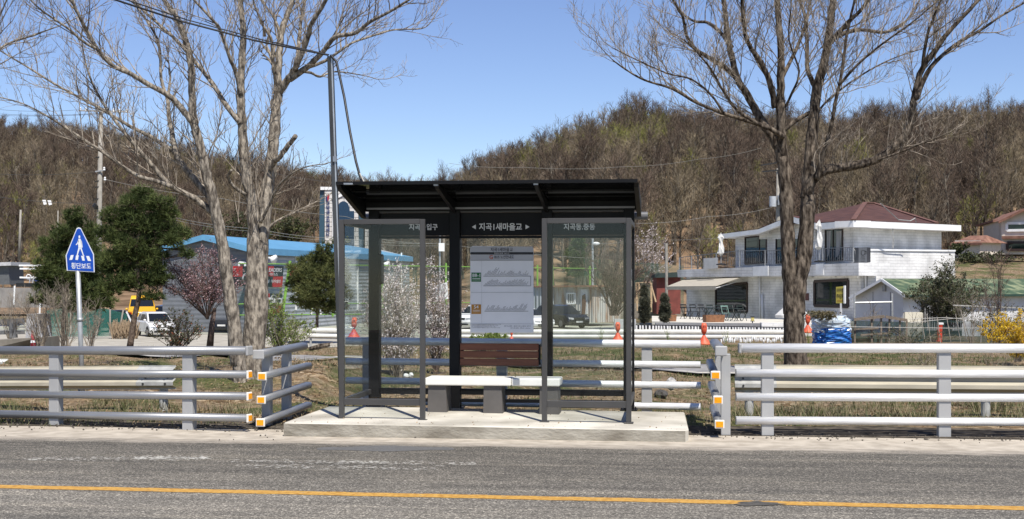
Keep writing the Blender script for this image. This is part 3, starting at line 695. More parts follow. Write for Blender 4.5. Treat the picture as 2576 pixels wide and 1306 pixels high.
class Bare:
    def __init__(s, D, seed, up=.35, twig=.0025, kind=0):
        s.D = D; s.tr = MB(); s.cr = MB(); s.rn = random.Random(seed); s.up = up; s.tw = twig; s.n = 0; s.tips = []
    def limb(s, px, r0, r1, d0, d1, kids=(.2, 1), sp=.115, L=(.4, 1.35), thick=True, kn=.0):
        sc = s.D/F; n = len(px)
        pts = [P(x, y, s.D+lerp(d0, d1, (i/(n-1))**1.2)) for i, (x, y) in enumerate(px)]
        pts = catm(pts, 5)
        m = len(pts); rad = [lerp(r0, r1, (i/(m-1))**.8)*sc for i in range(m)]
        jit = [V3((s.rn.uniform(-1, 1), s.rn.uniform(-1, 1), 0))*min(rad[i], .06)*.14 for i in range(m)]
        pts = [p+j for p, j in zip(pts, jit)]
        ph = s.rn.uniform(0, 6); rad = [r*(1+.035*math.sin(i*1.1+ph)+.025*math.sin(i*2.3+ph*2)) for i, r in enumerate(rad)]
        (s.tr if thick else s.cr).tube(pts, rad, 10 if r0 > 8 else 7)
        # children
        acc = 0
        for i in range(1, m):
            d = pts[i]-pts[i-1]; acc += d.length; t = i/(m-1)
            if t < kids[0]: acc = 0; continue
            while acc > sp:
                acc -= sp*s.rn.uniform(.7, 1.3)
                tg = d.normalized(); o = rdir(s.rn); o = (o-tg*o.dot(tg)); o.y *= .75; o = o.normalized()
                dr = (tg*.75+o*.75+V3((0, 0, s.up))).normalized()
                ln = s.rn.uniform(*L)*lerp(1.1, .6, t)
                s.grow(pts[i], dr, ln, min(rad[i]*.45, .006+ln*.006), 1)
        if kids[0] < 1: s.grow(pts[-1], (pts[-1]-pts[-3]).normalized(), L[1]*.7, rad[-1], 1)
    def grow(s, p, d, L, r, lev):
        if lev > 3 or L < .05: return
        rn = s.rn; nseg = 5 if lev == 1 else (4 if lev == 2 else 2)
        pts = [p]; q = p; dd = d
        for i in range(nseg):
            dd = (dd+rdir(rn)*(.22 if lev < 3 else .3)+V3((0, 0, .10 if lev < 3 else .2))).normalized(); q = q+dd*(L/nseg); pts.append(q)
        r1 = s.tw*(.9 if lev < 3 else .7)
        s.cr.tube(pts, [max(r1, lerp(max(r, r1), r1, i/nseg)) for i in range(nseg+1)], 4 if lev == 1 else 3, cap=False)
        s.n += 1; s.tips.append(pts[-1])
        if lev == 3: return
        st = .115 if lev == 1 else .08
        k = int(L/st)
        for j in range(k):
            t = .2+.8*(j+rn.random())/max(1, k); f = t*nseg; i = min(nseg-1, int(f)); b = lerp(pts[i], pts[i+1], f-i)
            tg = (pts[i+1]-pts[i]).normalized(); o = rdir(rn); o = (o-tg*o.dot(tg)).normalized()
            dr = (tg*.7+o*.75+V3((0, 0, .25))).normalized()
            s.grow(b, dr, (L*rn.uniform(.25, .5)*(1.15-t*.5)) if lev == 1 else rn.uniform(.05, .16), r*.5, lev+1)
    def done(s, name, label, base, mb=M_bark, mt=M_twig, grp=None):
        t = thing(name, label, 'tree', base, group=grp)
        s.tr.build('trunk', mb, t, smooth=True); s.cr.build('crown', mt, t, smooth=False); return t
# ---- left tree, limbs traced
T = Bare(20.5, 3)
A0 = [(607, 992), (602, 930), (594, 860), (583, 780), (568, 690), (555, 600), (543, 535)]
T.limb(A0, 21, 8, 0, -.1, kids=(2, 3), L=(.3, .5))
def LL(px, r0, r1, d1, **k): T.limb(px, r0, r1, k.pop('d0', 0), d1, **k)
LL([(545, 545), (520, 522), (485, 497), (428, 466), (389, 424), (349, 376), (308, 327), (266, 270), (235, 215), (215, 160)], 10, 2, -.8)
LL([(432, 470), (390, 455), (339, 439), (262, 385), (208, 350), (162, 320), (127, 297), (60, 262), (0, 245)], 6.5, 1.2, -1.5, d0=-.3)
LL([(542, 540), (528, 497), (482, 443), (447, 397), (435, 347), (426, 300), (422, 247)], 11, 4.5, .7)
LL([(440, 385), (385, 347), (331, 320), (293, 297), (239, 266), (146, 216), (65, 166), (0, 127), (-40, 95)], 6, 1.5, .9, d0=.4)
LL([(422, 250), (406, 200), (402, 127), (385, 77), (340, 10), (300, -60)], 5, 2, 1.0, d0=.7)
LL([(598, 920), (588, 820), (576, 730), (562, 635), (549, 560), (535, 497), (516, 424), (501, 358), (485, 300), (483, 231), (480, 162), (462, 85), (443, 42), (400, -20), (360, -120)], 19.5, 4.5, -.6, kids=(.35, 1))
LL([(485, 308), (447, 262), (422, 239), (366, 208), (327, 185), (285, 166), (250, 131), (223, 85), (204, 50), (180, 0), (150, -60)], 8.5, 3, -1.6, d0=-.3)
LL([(240, 122), (210, 105), (173, 73), (127, 42), (92, 15), (50, -30)], 4, 1.5, -2.2, d0=-1.3)
B0 = [(628, 992), (630, 920), (636, 840), (642, 760), (647, 690), (649, 640), (650, 600)]
T.limb(B0, 31, 8, .3, .3, kids=(2, 3), L=(.3, .5))
LL([(624, 965), (630, 860), (634, 740), (638, 640), (637, 560), (632, 501), (617, 424), (611, 347), (608, 289), (605, 231), (608, 154), (612, 77), (606, 20), (600, -60), (590, -160)], 22, 5, .2, d0=.3, kids=(.3, 1))
LL([(607, 312), (570, 266), (539, 216), (512, 181), (474, 135), (443, 100), (404, 65), (350, 15), (310, -40)], 7.5, 3, .9, d0=.2)
LL([(606, 240), (594, 185), (578, 146), (555, 77), (535, 50), (480, -10), (450, -60)], 6, 2.5, -.9, d0=.2)
LL([(636, 965), (647, 860), (655, 740), (656, 640), (664, 550), (672, 480), (682, 424), (689, 347), (694, 270), (700, 235)], 24, 12, .5, d0=.3, kids=(.5, 1))
LL([(699, 240), (701, 154), (709, 77), (722, 39), (740, -10), (760, -80)], 11, 5, .9, d0=.5)
LL([(690, 185), (685, 130), (682, 96), (660, 60), (640, 10), (620, -50)], 5, 2, 0, d0=.5)
LL([(705, 90), (690, 45), (668, 15), (640, -30)], 5, 2, 1.4, d0=.7)
LL([(698, 240), (720, 205), (735, 185), (751, 155), (774, 96), (784, 58), (815, 10), (840, -50)], 11, 4, -.6, d0=.5)
LL([(728, 200), (774, 168), (812, 131), (843, 94), (893, 83), (932, 54), (970, 35), (1028, 0), (1070, -30)], 9, 2, -1.4, d0=.3)
LL([(774, 170), (816, 154), (851, 131), (886, 108), (932, 92), (990, 75), (1060, 72), (1085, 55)], 5, 1.2, .6, d0=.2)
LL([(760, 180), (782, 183), (805, 193), (836, 181), (874, 183), (925, 192)], 4.5, 1.2, 1.3, d0=.3)
LL([(735, 195), (747, 150), (752, 105), (756, 60), (765, 10), (775, -50)], 7, 3, 1.6, d0=.4)
LL([(680, 425), (690, 405), (701, 398), (722, 370), (744, 342)], 8, 6, -.2, d0=.3, kids=(2, 3), L=(.05, .1))
LL([(655, 560), (680, 510), (700, 470), (730, 440), (770, 420), (820, 412)], 5, 1, -1.0, d0=.2, L=(.4, .8))
LL([(660, 590), (690, 560), (730, 540), (770, 520), (810, 500)], 4, 1, .8, d0=.3, L=(.3, .8))
LL([(618, 490), (597, 477), (580, 460), (575, 442), (582, 428)], 5, 3.5, -.2, d0=.2, kids=(2, 3), L=(.05, .1))
for x_, y_ in ((600, 560), (640, 560), (660, 520), (620, 540)):
    for k in range(2):
        LL([(x_+R.uniform(-10, 10), y_), (x_+R.uniform(-18, 25), y_-90), (x_+R.uniform(-30, 40), y_-R.uniform(150, 290))], 1.1, .4, R.uniform(-.5, .5), d0=0, thick=False, kids=(.3, 1), sp=.25, L=(.15, .4))
T.done('bare_tree', 'large bare grey-barked tree with two leaning trunks left of the shelter', (P(617, 992, 20.5).x, 20.5, -.1))
# ---- left edge intruding branches (a tree outside the frame)
T = Bare(19, 8)
T.limb([(-250, 320), (-120, 230), (-40, 160), (10, 115), (80, 90), (150, 65)], 6, 1.5, 0, .5, kids=(.25, 1))
T.limb([(-60, 180), (-30, 110), (-5, 50), (30, -30)], 5, 1.5, 0, -.5)
T.limb([(-250, 1100), (-250, 700), (-250, 320), (-220, 100)], 16, 9, 0, 0, kids=(.7, 1))
T.done('bare_tree', 'bare tree at the far left edge showing only branch tips', (P(-250, 1100, 19).x, 19, -.1))
# ---- right tree
T = Bare(28, 5, up=.3, twig=.0031)
T.limb([(2003, 925), (2000, 870), (1997, 810), (1996, 755), (1998, 700)], 33, 20, 0, 0, kids=(2, 3))
T.limb([(1990, 790), (1989, 720), (1984, 660), (1981, 590), (1977, 510), (1975, 450), (1970, 395)], 20, 16, 0, 0, kids=(2, 3))
def LR(px, r0, r1, d1, **k): T.limb(px, r0, r1, k.pop('d0', 0), d1, **k)
kw = dict(sp=.16, L=(.6, 1.8))
LR([(1970, 410), (1958, 372), (1942, 342), (1920, 311), (1898, 272), (1876, 232), (1856, 200), (1841, 145), (1829, 88), (1824, 26), (1815, -40), (1800, -130)], 14, 5, .5, kids=(.25, 1), **kw)
LR([(1860, 205), (1824, 171), (1789, 149), (1749, 123), (1727, 88), (1718, 44), (1696, 5), (1670, -50)], 7.5, 2.5, -1.0, d0=.3, **kw)
LR([(1842, 120), (1810, 79), (1780, 57), (1745, 53), (1710, 26), (1680, -20)], 6, 2, 1.4, d0=.4, **kw)
LR([(1972, 400), (1966, 350), (1964, 307), (1964, 219), (1964, 131), (1960, 66), (1955, -10), (1950, -120)], 14, 6, -.4, kids=(.2, 1), **kw)
LR([(1950, 270), (1942, 228), (1920, 167), (1885, 114), (1872, 66), (1865, -20), (1850, -90)], 9, 3.5, -1.4, d0=-.1, **kw)
LR([(1972, 345), (1929, 320), (1876, 303), (1819, 285), (1753, 259), (1692, 224), (1622, 202), (1574, 175), (1540, 150)], 7, 1.4, -2.2, d0=-.2, **kw)
LR([(1929, 324), (1859, 281), (1819, 228), (1789, 175), (1753, 131), (1720, 100)], 5, 1.4, -2.6, d0=-.6, **kw)
LR([(1820, 285), (1790, 240), (1740, 200), (1680, 185), (1600, 150), (1540, 120)], 3.5, 1, -2.6, d0=-1.2, **kw)
LR([(1970, 330), (2000, 305), (2034, 285), (2050, 280)], 6, 5, .2, kids=(2, 3))
T.limb([(2002, 790), (2005, 730), (2013, 685), (2024, 640), (2029, 570), (2033, 490)], 24, 18, 0, 0, kids=(2, 3))
LR([(2032, 500), (2038, 395), (2047, 307), (2054, 228), (2069, 175), (2082, 110), (2091, 44), (2098, -20), (2110, -120)], 17, 7, .3, kids=(.3, 1), **kw)
LR([(2053, 225), (2032, 175), (2030, 110), (2025, 44), (2008, -10), (1990, -90)], 7, 3, .9, d0=.1, **kw)
LR([(2085, 112), (2110, 82), (2135, 55), (2170, 20), (2210, -40)], 8, 3.5, -.8, d0=.2, **kw)
LR([(2110, 90), (2135, 80), (2170, 75), (2227, 81), (2271, 61), (2302, 20), (2330, -30)], 7, 2, 1.4, d0=.3, **kw)
LR([(2026, 500), (2042, 455), (2078, 428), (2148, 417), (2209, 399), (2262, 360), (2293, 307), (2299, 246), (2319, 175), (2350, 131), (2380, 88), (2429, 35), (2480, -20)], 15, 4, -.9, kids=(.3, 1), **kw)
LR([(2305, 248), (2341, 171), (2402, 114), (2468, 75), (2521, 39), (2590, 0)], 7, 2, .3, d0=-.6, **kw)
LR([(2209, 403), (2280, 377), (2323, 360), (2402, 329)], 3.5, 1, -1.8, d0=-.6, **kw)
LR([(2055, 450), (2069, 395), (2091, 316), (2100, 263), (2117, 184), (2130, 88), (2150, 0), (2160, -60)], 6.5, 2.5, -1.2, d0=-.2, **kw)
LR([(2110, 215), (2160, 160), (2220, 110), (2290, 60), (2350, 10)], 4, 1.4, -2.4, d0=-1, **kw)
LR([(2320, 175), (2330, 100), (2350, 40), (2380, -30)], 5, 2, -1.8, d0=-.8, **kw)
LR([(2045, 310), (2075, 260), (2150, 200), (2240, 150), (2330, 120)], 4, 1.2, 2.2, d0=.2, **kw)
LR([(1964, 200), (1995, 140), (2020, 80), (2040, 0), (2050, -60)], 6, 2.5, 1.6, **kw)
LR([(1964, 290), (1990, 240), (2010, 180), (1985, 100), (1990, 20)], 4, 1.5, -1.2, **kw)
for k in range(16):
    x_ = R.uniform(2050, 2260); y_ = 430-(x_-2060)*.16
    LR([(x_, y_), (x_+R.uniform(-5, 30), y_-50), (x_+R.uniform(0, 70), y_-R.uniform(70, 130))], 1.4, .5, -.8+R.uniform(-.4, .4), d0=-.5, thick=False, sp=.3, L=(.2, .6))
T.done('bare_tree', 'tall bare forked tree with rough dark bark in front of the cafe', (P(2003, 925, 28).x, 28, -.4), mb=M_bark2)
# ---------------------------------------------------------------- pines
M_pine = mat('pine_needles', (.032, .050, .016), .75, col2=(.135, .165, .055), scale=1.6, detail=6, spec=.2, trans=.25)
M_pine2 = mat('pine_needles_yellowish', (.045, .060, .020), .75, col2=(.185, .195, .07), scale=1.8, detail=6, spec=.2, trans=.25)
M_ptr = mat('pine_bark', (.06, .043, .032), .95, col2=(.17, .13, .10), scale=10, bump=.8, spec=.1)
def needles(mb, c, L, n, rn, d=None, w=.012):
    for i in range(n):
        o = rdir(rn)
        if d is not None: o = (o*.8+d).normalized()
        q = o.orthogonal().normalized(); q = (q*math.cos(i*2.4)+o.cross(q)*math.sin(i*2.4))*w
        e = c+o*L*rn.uniform(.7, 1.1)
        k = len(mb.v); mb.v.extend([tuple(c-q), tuple(c+q), tuple(e)]); mb.f.append([k, k+1, k+2]); mb.m.append(0)
def pine(name, label, base, D, trunk, lobes, seed, nt, mt, L=.22, wd=.014, grp=None, r0=.10, cat='tree'):
    rn = random.Random(seed); t = thing(name, label, cat, base, group=grp)
    s = MB(); tp = catm([P(x, y, D) for x, y in trunk], 4)
    s.tube(tp, [lerp(r0, .03, i/(len(tp)-1)) for i in range(len(tp))], 8)
    lobes = [(x, y, rx*1.06, ry) for x, y, rx, ry in lobes]; sat = []
    if len(lobes) > 8:
        for x, y, rx, ry in lobes:
            for _ in range(2): a = rn.uniform(0, 6.283); sat.append((x+math.cos(a)*rx*1.0, y+math.sin(a)*ry*.95, rx*rn.uniform(.22, .38), ry*rn.uniform(.25, .42)))
    lobes = lobes+sat
    sc = D/F; ln = MB(); tot = sum(rx*ry for _, _, rx, ry in lobes)
    for x, y, rx, ry in lobes:
        dz = rn.uniform(-.6, .6)*rx*sc
        c = P(x, y, D+dz); a, b = rx*sc, ry*sc
        st = min(tp, key=lambda p: (p-(c-V3((0, 0, b*.6)))).length)
        s.tube([st, lerp(st, c, .5)+V3((0, 0, -.1*b)), c], [.035, .025, .012], 5)
        nb = max(5, int(16*rx*ry/500))
        for j in range(nb):
            o = rdir(rn); o.z = o.z*.7+.15; s.tube([lerp(st, c, .6), c+V3((o.x*a*.7, o.y*a*.7, o.z*b*.7))], [.014, .007], 3, cap=False)
        for j in range(int(nt*rx*ry/tot)):
            o = rdir(rn); q = rn.random()**.45
            p = c+V3((o.x*a*q, o.y*a*q, o.z*b*q))
            needles(ln, p, L, 11, rn, V3((o.x*.7, o.y*.7, .55)), wd)
    s.build('trunk', M_ptr, t, smooth=True); ln.build('crown', mt, t); return t
pine('pine_tree', 'broad bushy pine behind the blue crossing sign', G2(160, 60), 60, [(158, 880), (160, 800), (168, 700), (185, 600), (190, 545)],
     [(188, 545, 22, 28), (170, 590, 40, 30), (215, 590, 35, 34), (140, 625, 38, 30), (190, 640, 55, 36), (235, 650, 40, 40), (120, 675, 36, 32), (165, 700, 60, 36), (225, 715, 45, 36), (130, 740, 48, 30), (190, 760, 55, 30), (250, 760, 40, 26), (115, 715, 25, 25)], 21, 3000, M_pine, .30, .017)
pine('pine_tree', 'taller dark open-branched pine to the right of the crossing sign', G2(330, 55), 55, [(327, 872), (338, 800), (350, 735), (345, 640), (352, 560), (360, 490)],
     [(358, 490, 22, 24), (335, 515, 30, 22), (395, 515, 34, 24), (290, 545, 34, 24), (350, 560, 50, 30), (430, 540, 22, 18), (410, 580, 42, 26), (280, 590, 32, 26), (340, 620, 55, 34), (430, 610, 28, 20), (300, 660, 48, 32), (380, 650, 40, 34), (455, 590, 22, 18), (345, 705, 50, 26), (285, 720, 40, 26), (395, 700, 28, 18), (270, 665, 26, 26), (470, 640, 16, 14), (380, 745, 22, 14)], 22, 3200, M_pine, .29, .016, r0=.14)
pine('pine_tree', 'small yellowish-green young pine just left of the shelter', G2(795, 72), 72, [(797, 845), (798, 790), (800, 720), (808, 640)],
     [(812, 632, 18, 22), (792, 660, 34, 26), (836, 662, 30, 30), (768, 688, 38, 26), (815, 700, 48, 30), (856, 700, 24, 32), (750, 715, 30, 20), (800, 735, 58, 26), (850, 745, 30, 30), (770, 755, 42, 18), (822, 775, 46, 18)], 23, 2200, M_pine2, .30, .021)
pine('pine_tree', 'small dark pine behind the right-hand bay of the shelter glass', G2(1455, 130), 130, [(1458, 740), (1458, 660), (1455, 605)], [(1455, 615, 15, 18), (1450, 640, 24, 20), (1462, 665, 28, 20), (1450, 685, 26, 14)], 24, 700, M_pine, .45, .035)
for i, (x, y0, y1, D, lb) in enumerate(((1622, 815, 718, 66, 'slim dark columnar conifer nearer the shelter in front of the patio'), (1673, 812, 738, 66, 'shorter slim columnar conifer beside the patio planters'))):
    h = (y0-y1)
    pine('columnar_conifer', lb, P(x, y0, D), D, [(x, y0), (x, (y0+y1)/2), (x-2, y1+6)], [(x, y0-h*.15, 12, h*.14), (x, y0-h*.35, 13, h*.16), (x, y0-h*.55, 11, h*.17), (x-1, y0-h*.78, 8, h*.16), (x-2, y0-h*.93, 4, h*.08)], 30+i, 900, mat('grey_green_needles', (.05, .055, .035), .8, col2=(.13, .13, .085), scale=4, trans=.2), .16, .018, r0=.05)
# ---------------------------------------------------------------- shrubs
def quadleaf(mb, c, sz, rn, asp=.6):
    o = rdir(rn); q = o.orthogonal().normalized()*sz; w = o.cross(q).normalized()*sz*asp
    k = len(mb.v); mb.v.extend([tuple(c-q), tuple(c+w), tuple(c+q), tuple(c-w)]); mb.f.append([k, k+1, k+2, k+3]); mb.m.append(0)
def shrub(name, label, px, py, D, hpx, wpx, seed, stems=14, m_st=None, leaf=None, nleaf=0, lsz=.02, cat='shrub', grp=None, twigs=9, up=1.0, r=.010, leafname='leaves', second=None, z0=None, lo=.15, arch=.0, bs=.12):
    rn = random.Random(seed); sc = D/F; base = P(px, py, D); t = thing(name, label, cat, base, group=grp)
    s = MB(); tips = []; h = hpx*sc; w = wpx*sc/2
    for i in range(stems):
        a = rn.uniform(0, 6.283); q = rn.random()**.6
        end = base+V3((math.cos(a)*w*q, math.sin(a)*w*q*.8, h*(1-.45*q*q)*rn.uniform(.7, 1.02)))
        p0 = base+V3((rn.uniform(-bs, bs)*w, rn.uniform(-bs, bs)*w, -.05)); mid = lerp(p0, end, .5)+V3((rn.uniform(-.1, .1)*w, rn.uniform(-.1, .1)*w, h*.06+arch*h))
        pts = catm([p0, mid, end], 5); s.tube(pts, [lerp(r, r*.3, k/10) for k in range(len(pts))], 4, cap=False)
        for k in range(twigs):
            t_ = rn.uniform(lo, 1); f = t_*(len(pts)-1); j = min(len(pts)-2, int(f)); b = lerp(pts[j], pts[j+1], f-j)
            d = ((pts[j+1]-pts[j]).normalized()*.8+rdir(rn)*.8+V3((0, 0, .35*up))).normalized(); L = h*rn.uniform(.08, .26)
            e = b+d*L; e2 = b+d*L*.5+rdir(rn)*L*.08; s.tube([b, e2, e], [r*.4, r*.3, r*.18], 3, cap=False)
            tips += [(b, e)]
            for _ in range(3):
                b2 = lerp(b, e, rn.uniform(.3, 1)); e3 = b2+(d+rdir(rn)*.9).normalized()*L*rn.uniform(.25, .5)
                s.tube([b2, e3], [r*.2, r*.14], 3, cap=False); tips += [(b2, e3)]
    s.build('branches', m_st or M_twig, t)
    for mm, nn, nm, sz in ([(leaf, nleaf, leafname, lsz)] if leaf else [])+(second or []):
        l = MB()
        for i in range(nn):
            b, e = rn.choice(tips); quadleaf(l, lerp(b, e, rn.random())+rdir(rn)*sz*1.2, sz*rn.uniform(.6, 1.2), rn)
        o = l.build(nm, mm, t); o['kind'] = 'stuff'
    return t
M_pet = mat('pale_pink_blossom', (.66, .54, .54), .7, col2=(.85, .80, .78), scale=9, trans=.3)
M_pet2 = mat('dusky_pink_blossom', (.20, .10, .105), .7, col2=(.46, .30, .31), scale=9, trans=.3)
M_grn = mat('fresh_green_leaves', (.10, .15, .025), .6, col2=(.26, .32, .07), scale=6, trans=.35)
M_olv = mat('dark_olive_leaves', (.022, .030, .010), .6, col2=(.085, .095, .032), scale=5, trans=.25)
M_yelf = mat('yellow_flowers', (.55, .33, .004), .6, col2=(.78, .56, .02), scale=6, trans=.3)
M_dtw = mat('dark_brown_twig', (.06, .042, .035), .9, col2=(.15, .11, .09), scale=5, spec=.1)
M_gtw = mat('grey_tan_twig', (.15, .125, .10), .9, col2=(.30, .255, .20), scale=5, spec=.1)
M_red = mat('red_quince_flowers', (.40, .07, .02), .6, col2=(.5, .16, .05), scale=5, trans=.3)
shrub('plum_tree', 'dusky pink flowering plum with dark twigs left of the big bare tree', 522, 800, 56, 175, 250, 41, 34, M_dtw, M_pet2, 7500, .036, 'tree', twigs=24, r=.020, leafname='blossoms', second=[(M_pet, 1500, 'pale_blossoms', .026)], lo=.25, bs=.02)
s = MB(); s.tube([P(528, 872, 56), P(533, 820, 56), P(540, 775, 56)], [.15, .12, .08], 8); s.build('trunk', M_dtw, bpy.data.objects['plum_tree'], smooth=True)
shrub('flowering_shrub', 'tall white flowering shrub seen through the left glass bay of the shelter', 1000, 960, 26.5, 285, 165, 42, 40, M_gtw, M_pet, 12000, .0185, twigs=20, r=.009, leafname='blossoms', lo=.2)
shrub('flowering_shrub', 'pinkish flowering shrub right behind the shelter, near the left middle column', 1095, 935, 27.5, 260, 100, 43, 26, M_dtw, M_pet, 5600, .018, twigs=16, r=.009, leafname='blossoms', second=[(M_pet2, 900, 'dark_blossoms', .012)], lo=.2)
shrub('leafy_shrub', 'fresh green leafing shrub right of the big bare tree', 705, 890, 36, 145, 155, 44, 26, M_gtw, M_grn, 5200, .026, twigs=12, r=.012, lo=.1)
shrub('leafy_shrub', 'low green shrub with sparse leaves just left of the steel pole', 745, 885, 40, 95, 90, 45, 16, M_gtw, M_grn, 900, .024, twigs=10, r=.010)
shrub('quince_shrub', 'dark quince shrub with a few red buds in front of the white hatchback', 445, 882, 38, 100, 140, 46, 24, M_dtw, M_olv, 2600, .026, twigs=14, r=.012, second=[(M_red, 260, 'red_buds', .022)])
shrub('bare_shrub', 'bare twiggy shrub beside the crossing sign pole', 165, 880, 30, 165, 130, 47, 22, M_gtw, None, twigs=12, r=.010)
shrub('bare_shrub', 'bare twiggy shrub right of the crossing sign pole', 228, 878, 33, 130, 90, 48, 14, M_gtw, None, twigs=12, r=.010)
shrub('bare_shrub', 'spreading bare bush in front of the concrete block at far left', 100, 882, 30, 190, 150, 49, 20, M_gtw, None, twigs=12, r=.010)
shrub('bare_shrub', 'pale bare bush by the white fence at the left edge', 25, 855, 50, 120, 110, 50, 16, M_gtw, None, twigs=12, r=.012)
shrub('evergreen_shrub', 'dark olive evergreen bush in front of the green-roofed shed', 2382, 832, 60, 160, 200, 51, 44, M_gtw, M_olv, 13000, .046, twigs=16, r=.014, second=[(MC['dark_olive_leaves'], 10, 'leaf_clumps', .05)])
shrub('bare_shrub', 'tall bare sapling with forked twigs at right, before the green roof', 2510, 860, 50, 230, 130, 52, 8, M_dtw, None, twigs=14, r=.018, lo=.35)
shrub('bare_shrub', 'leaning pale bare stems in front of the evergreen bush', 2440, 862, 55, 200, 120, 53, 10, M_gtw, None, twigs=6, r=.012, lo=.4)
shrub('bare_shrub', 'dense dull brush between the evergreen bush and the forsythia', 2500, 855, 56, 110, 210, 70, 36, M_gtw, M_olv, 2200, .035, twigs=14, r=.010)
shrub('bare_shrub', 'low scrub with dull leaves along the foot of the garden netting', 2300, 866, 50, 42, 260, 71, 30, M_gtw, M_olv, 1500, .026, twigs=9, r=.006)
shrub('bare_shrub', 'small bare branching shrub before the grey shed wall', 2190, 850, 62, 95, 70, 54, 6, M_gtw, None, twigs=8, r=.016, lo=.4)
shrub('bare_shrub', 'small bare shrub before the cream side wall of the shed', 2290, 852, 60, 90, 70, 55, 6, M_gtw, None, twigs=8, r=.014, lo=.4)
shrub('forsythia_shrub', 'bright yellow forsythia bush at the right edge', 2560, 905, 34, 125, 150, 56, 34, M_gtw, M_yelf, 9000, .022, twigs=12, r=.008, leafname='flowers', lo=.1)
shrub('forsythia_shrub', 'thin yellow forsythia sprays left of the bright forsythia bush', 2497, 880, 36, 75, 75, 57, 7, M_gtw, M_yelf, 900, .022, twigs=5, r=.008, leafname='flowers', lo=.3)
shrub('bare_tree', 'round-crowned bare tree with dark limbs seen through the right glass', 1545, 792, 95, 190, 190, 58, 30, M_dtw, M_pet2, 260, .05, 'tree', twigs=18, r=.05, leafname='buds', lo=.2)
shrub('plum_tree', 'pale pink blossoming tree on the slope right of the canopy', 1640, 745, 118, 165, 110, 59, 20, M_gtw, M_pet, 1300, .07, 'tree', twigs=12, r=.03, leafname='blossoms', lo=.3)
shrub('grass_clump', 'bright green grass clump below the route map board', 1235, 862, 45, 26, 110, 60, 50, M_grn, M_grn, 900, .05, 'grass', twigs=3, r=.010)
shrub('bare_shrub', 'low brown brush at the foot of the guardrail behind the right railing', 2330, 935, 28, 60, 190, 61, 24, M_gtw, M_olv, 420, .014, twigs=9, r=.005)
shrub('bare_shrub', 'dry arching brush under the forsythia behind the right railing', 2490, 960, 24, 85, 170, 62, 24, M_gtw, None, twigs=9, r=.004)
shrub('bare_shrub', 'low dark bramble behind the lower rails at the right edge', 2480, 1048, 17.4, 55, 200, 63, 26, M_dtw, M_olv, 700, .010, twigs=8, r=.0035)
shrub('bare_shrub', 'low tangled bramble behind the right railing near the first post', 2060, 1046, 17.5, 38, 220, 64, 24, M_gtw, M_olv, 600, .010, twigs=8, r=.003)
shrub('evergreen_shrub', 'dark evergreen thicket left of the church on the hillside foot', 735, 625, 150, 75, 150, 65, 26, M_dtw, M_olv, 2600, .14, twigs=10, r=.05, second=[(M_pine2, 900, 'yellowish_leaves', .12)])
shrub('evergreen_shrub', 'dark evergreen thicket behind the blue roof ridge', 610, 625, 150, 90, 190, 66, 26, M_dtw, M_olv, 2600, .15, twigs=10, r=.05)
shrub('evergreen_shrub', 'low yellowish-green bush right below the church windows', 850, 625, 125, 30, 70, 67, 14, M_dtw, M_pine2, 800, .11, twigs=8, r=.03)
shrub('hedge', 'long dark clipped hedge in front of the villa at right', 2480, 668, 112, 32, 230, 68, 40, M_dtw, M_olv, 2600, .12, 'hedge', twigs=8, r=.02)
shrub('evergreen_shrub', 'rounded green bush beside the red-tiled hut', 2412, 640, 114, 30, 60, 69, 14, M_dtw, M_olv, 800, .11, twigs=8, r=.02)
# ================================================================ cafe
def brick(name, col, sc=(1.3, 4.5), bump=.9, var=.2):
    if name in MC: return MC[name]
    m = mat(name, col, .75, var=var, scale=.9, detail=8)
    nt = m.node_tree; N = nt.nodes; L = nt.links; b = N['Principled BSDF']
    tc = N.new('ShaderNodeTexCoord'); sx = N.new('ShaderNodeSeparateXYZ'); L.new(tc.outputs['Object'], sx.inputs[0])
    ad = N.new('ShaderNodeMath'); L.new(sx.outputs[0], ad.inputs[0]); L.new(sx.outputs[1], ad.inputs[1])
    cb = N.new('ShaderNodeCombineXYZ'); L.new(ad.outputs[0], cb.inputs[0]); L.new(sx.outputs[2], cb.inputs[1])
    wn = N.new('ShaderNodeTexNoise'); wn.inputs['Scale'].default_value = 2.5; L.new(tc.outputs['Object'], wn.inputs['Vector'])
    vm = N.new('ShaderNodeVectorMath'); vm.operation = 'MULTIPLY_ADD'; vm.inputs[1].default_value = (.06, .06, 0); L.new(wn.outputs['Color'], vm.inputs[0]); L.new(cb.outputs[0], vm.inputs[2])
    bt = N.new('ShaderNodeTexBrick'); bt.inputs['Scale'].default_value = 1.0; bt.inputs['Brick Width'].default_value = .62; bt.inputs['Row Height'].default_value = .17; bt.inputs['Mortar Size'].default_value = .018
    bt.inputs['Color1'].default_value = (1, 1, 1, 1); bt.inputs['Color2'].default_value = (.96, .96, .96, 1); bt.inputs['Mortar'].default_value = (.80, .80, .79, 1)
    L.new(vm.outputs[0], bt.inputs['Vector'])
    cur = b.inputs['Base Color'].links[0].from_socket
    mx = N.new('ShaderNodeMix'); mx.data_type = 'RGBA'; mx.blend_type = 'MULTIPLY'; mx.inputs[0].default_value = 1
    L.new(cur, mx.inputs[6]); L.new(bt.outputs['Color'], mx.inputs[7]); L.new(mx.outputs[2], b.inputs['Base Color'])
    bp = N.new('ShaderNodeBump'); bp.inputs['Strength'].default_value = bump; bp.inputs['Distance'].default_value = .025; L.new(bt.outputs['Color'], bp.inputs['Height']); L.new(bp.outputs[0], b.inputs['Normal'])
    return m
M_wbr = brick('white_painted_brick', (.66, .65, .63))
M_wpl = mat('white_render', (.66, .65, .63), .8, var=.1, scale=1.2, detail=8)
M_fas = mat('white_fascia', (.76, .76, .75), .5, var=.06, scale=2, detail=6)
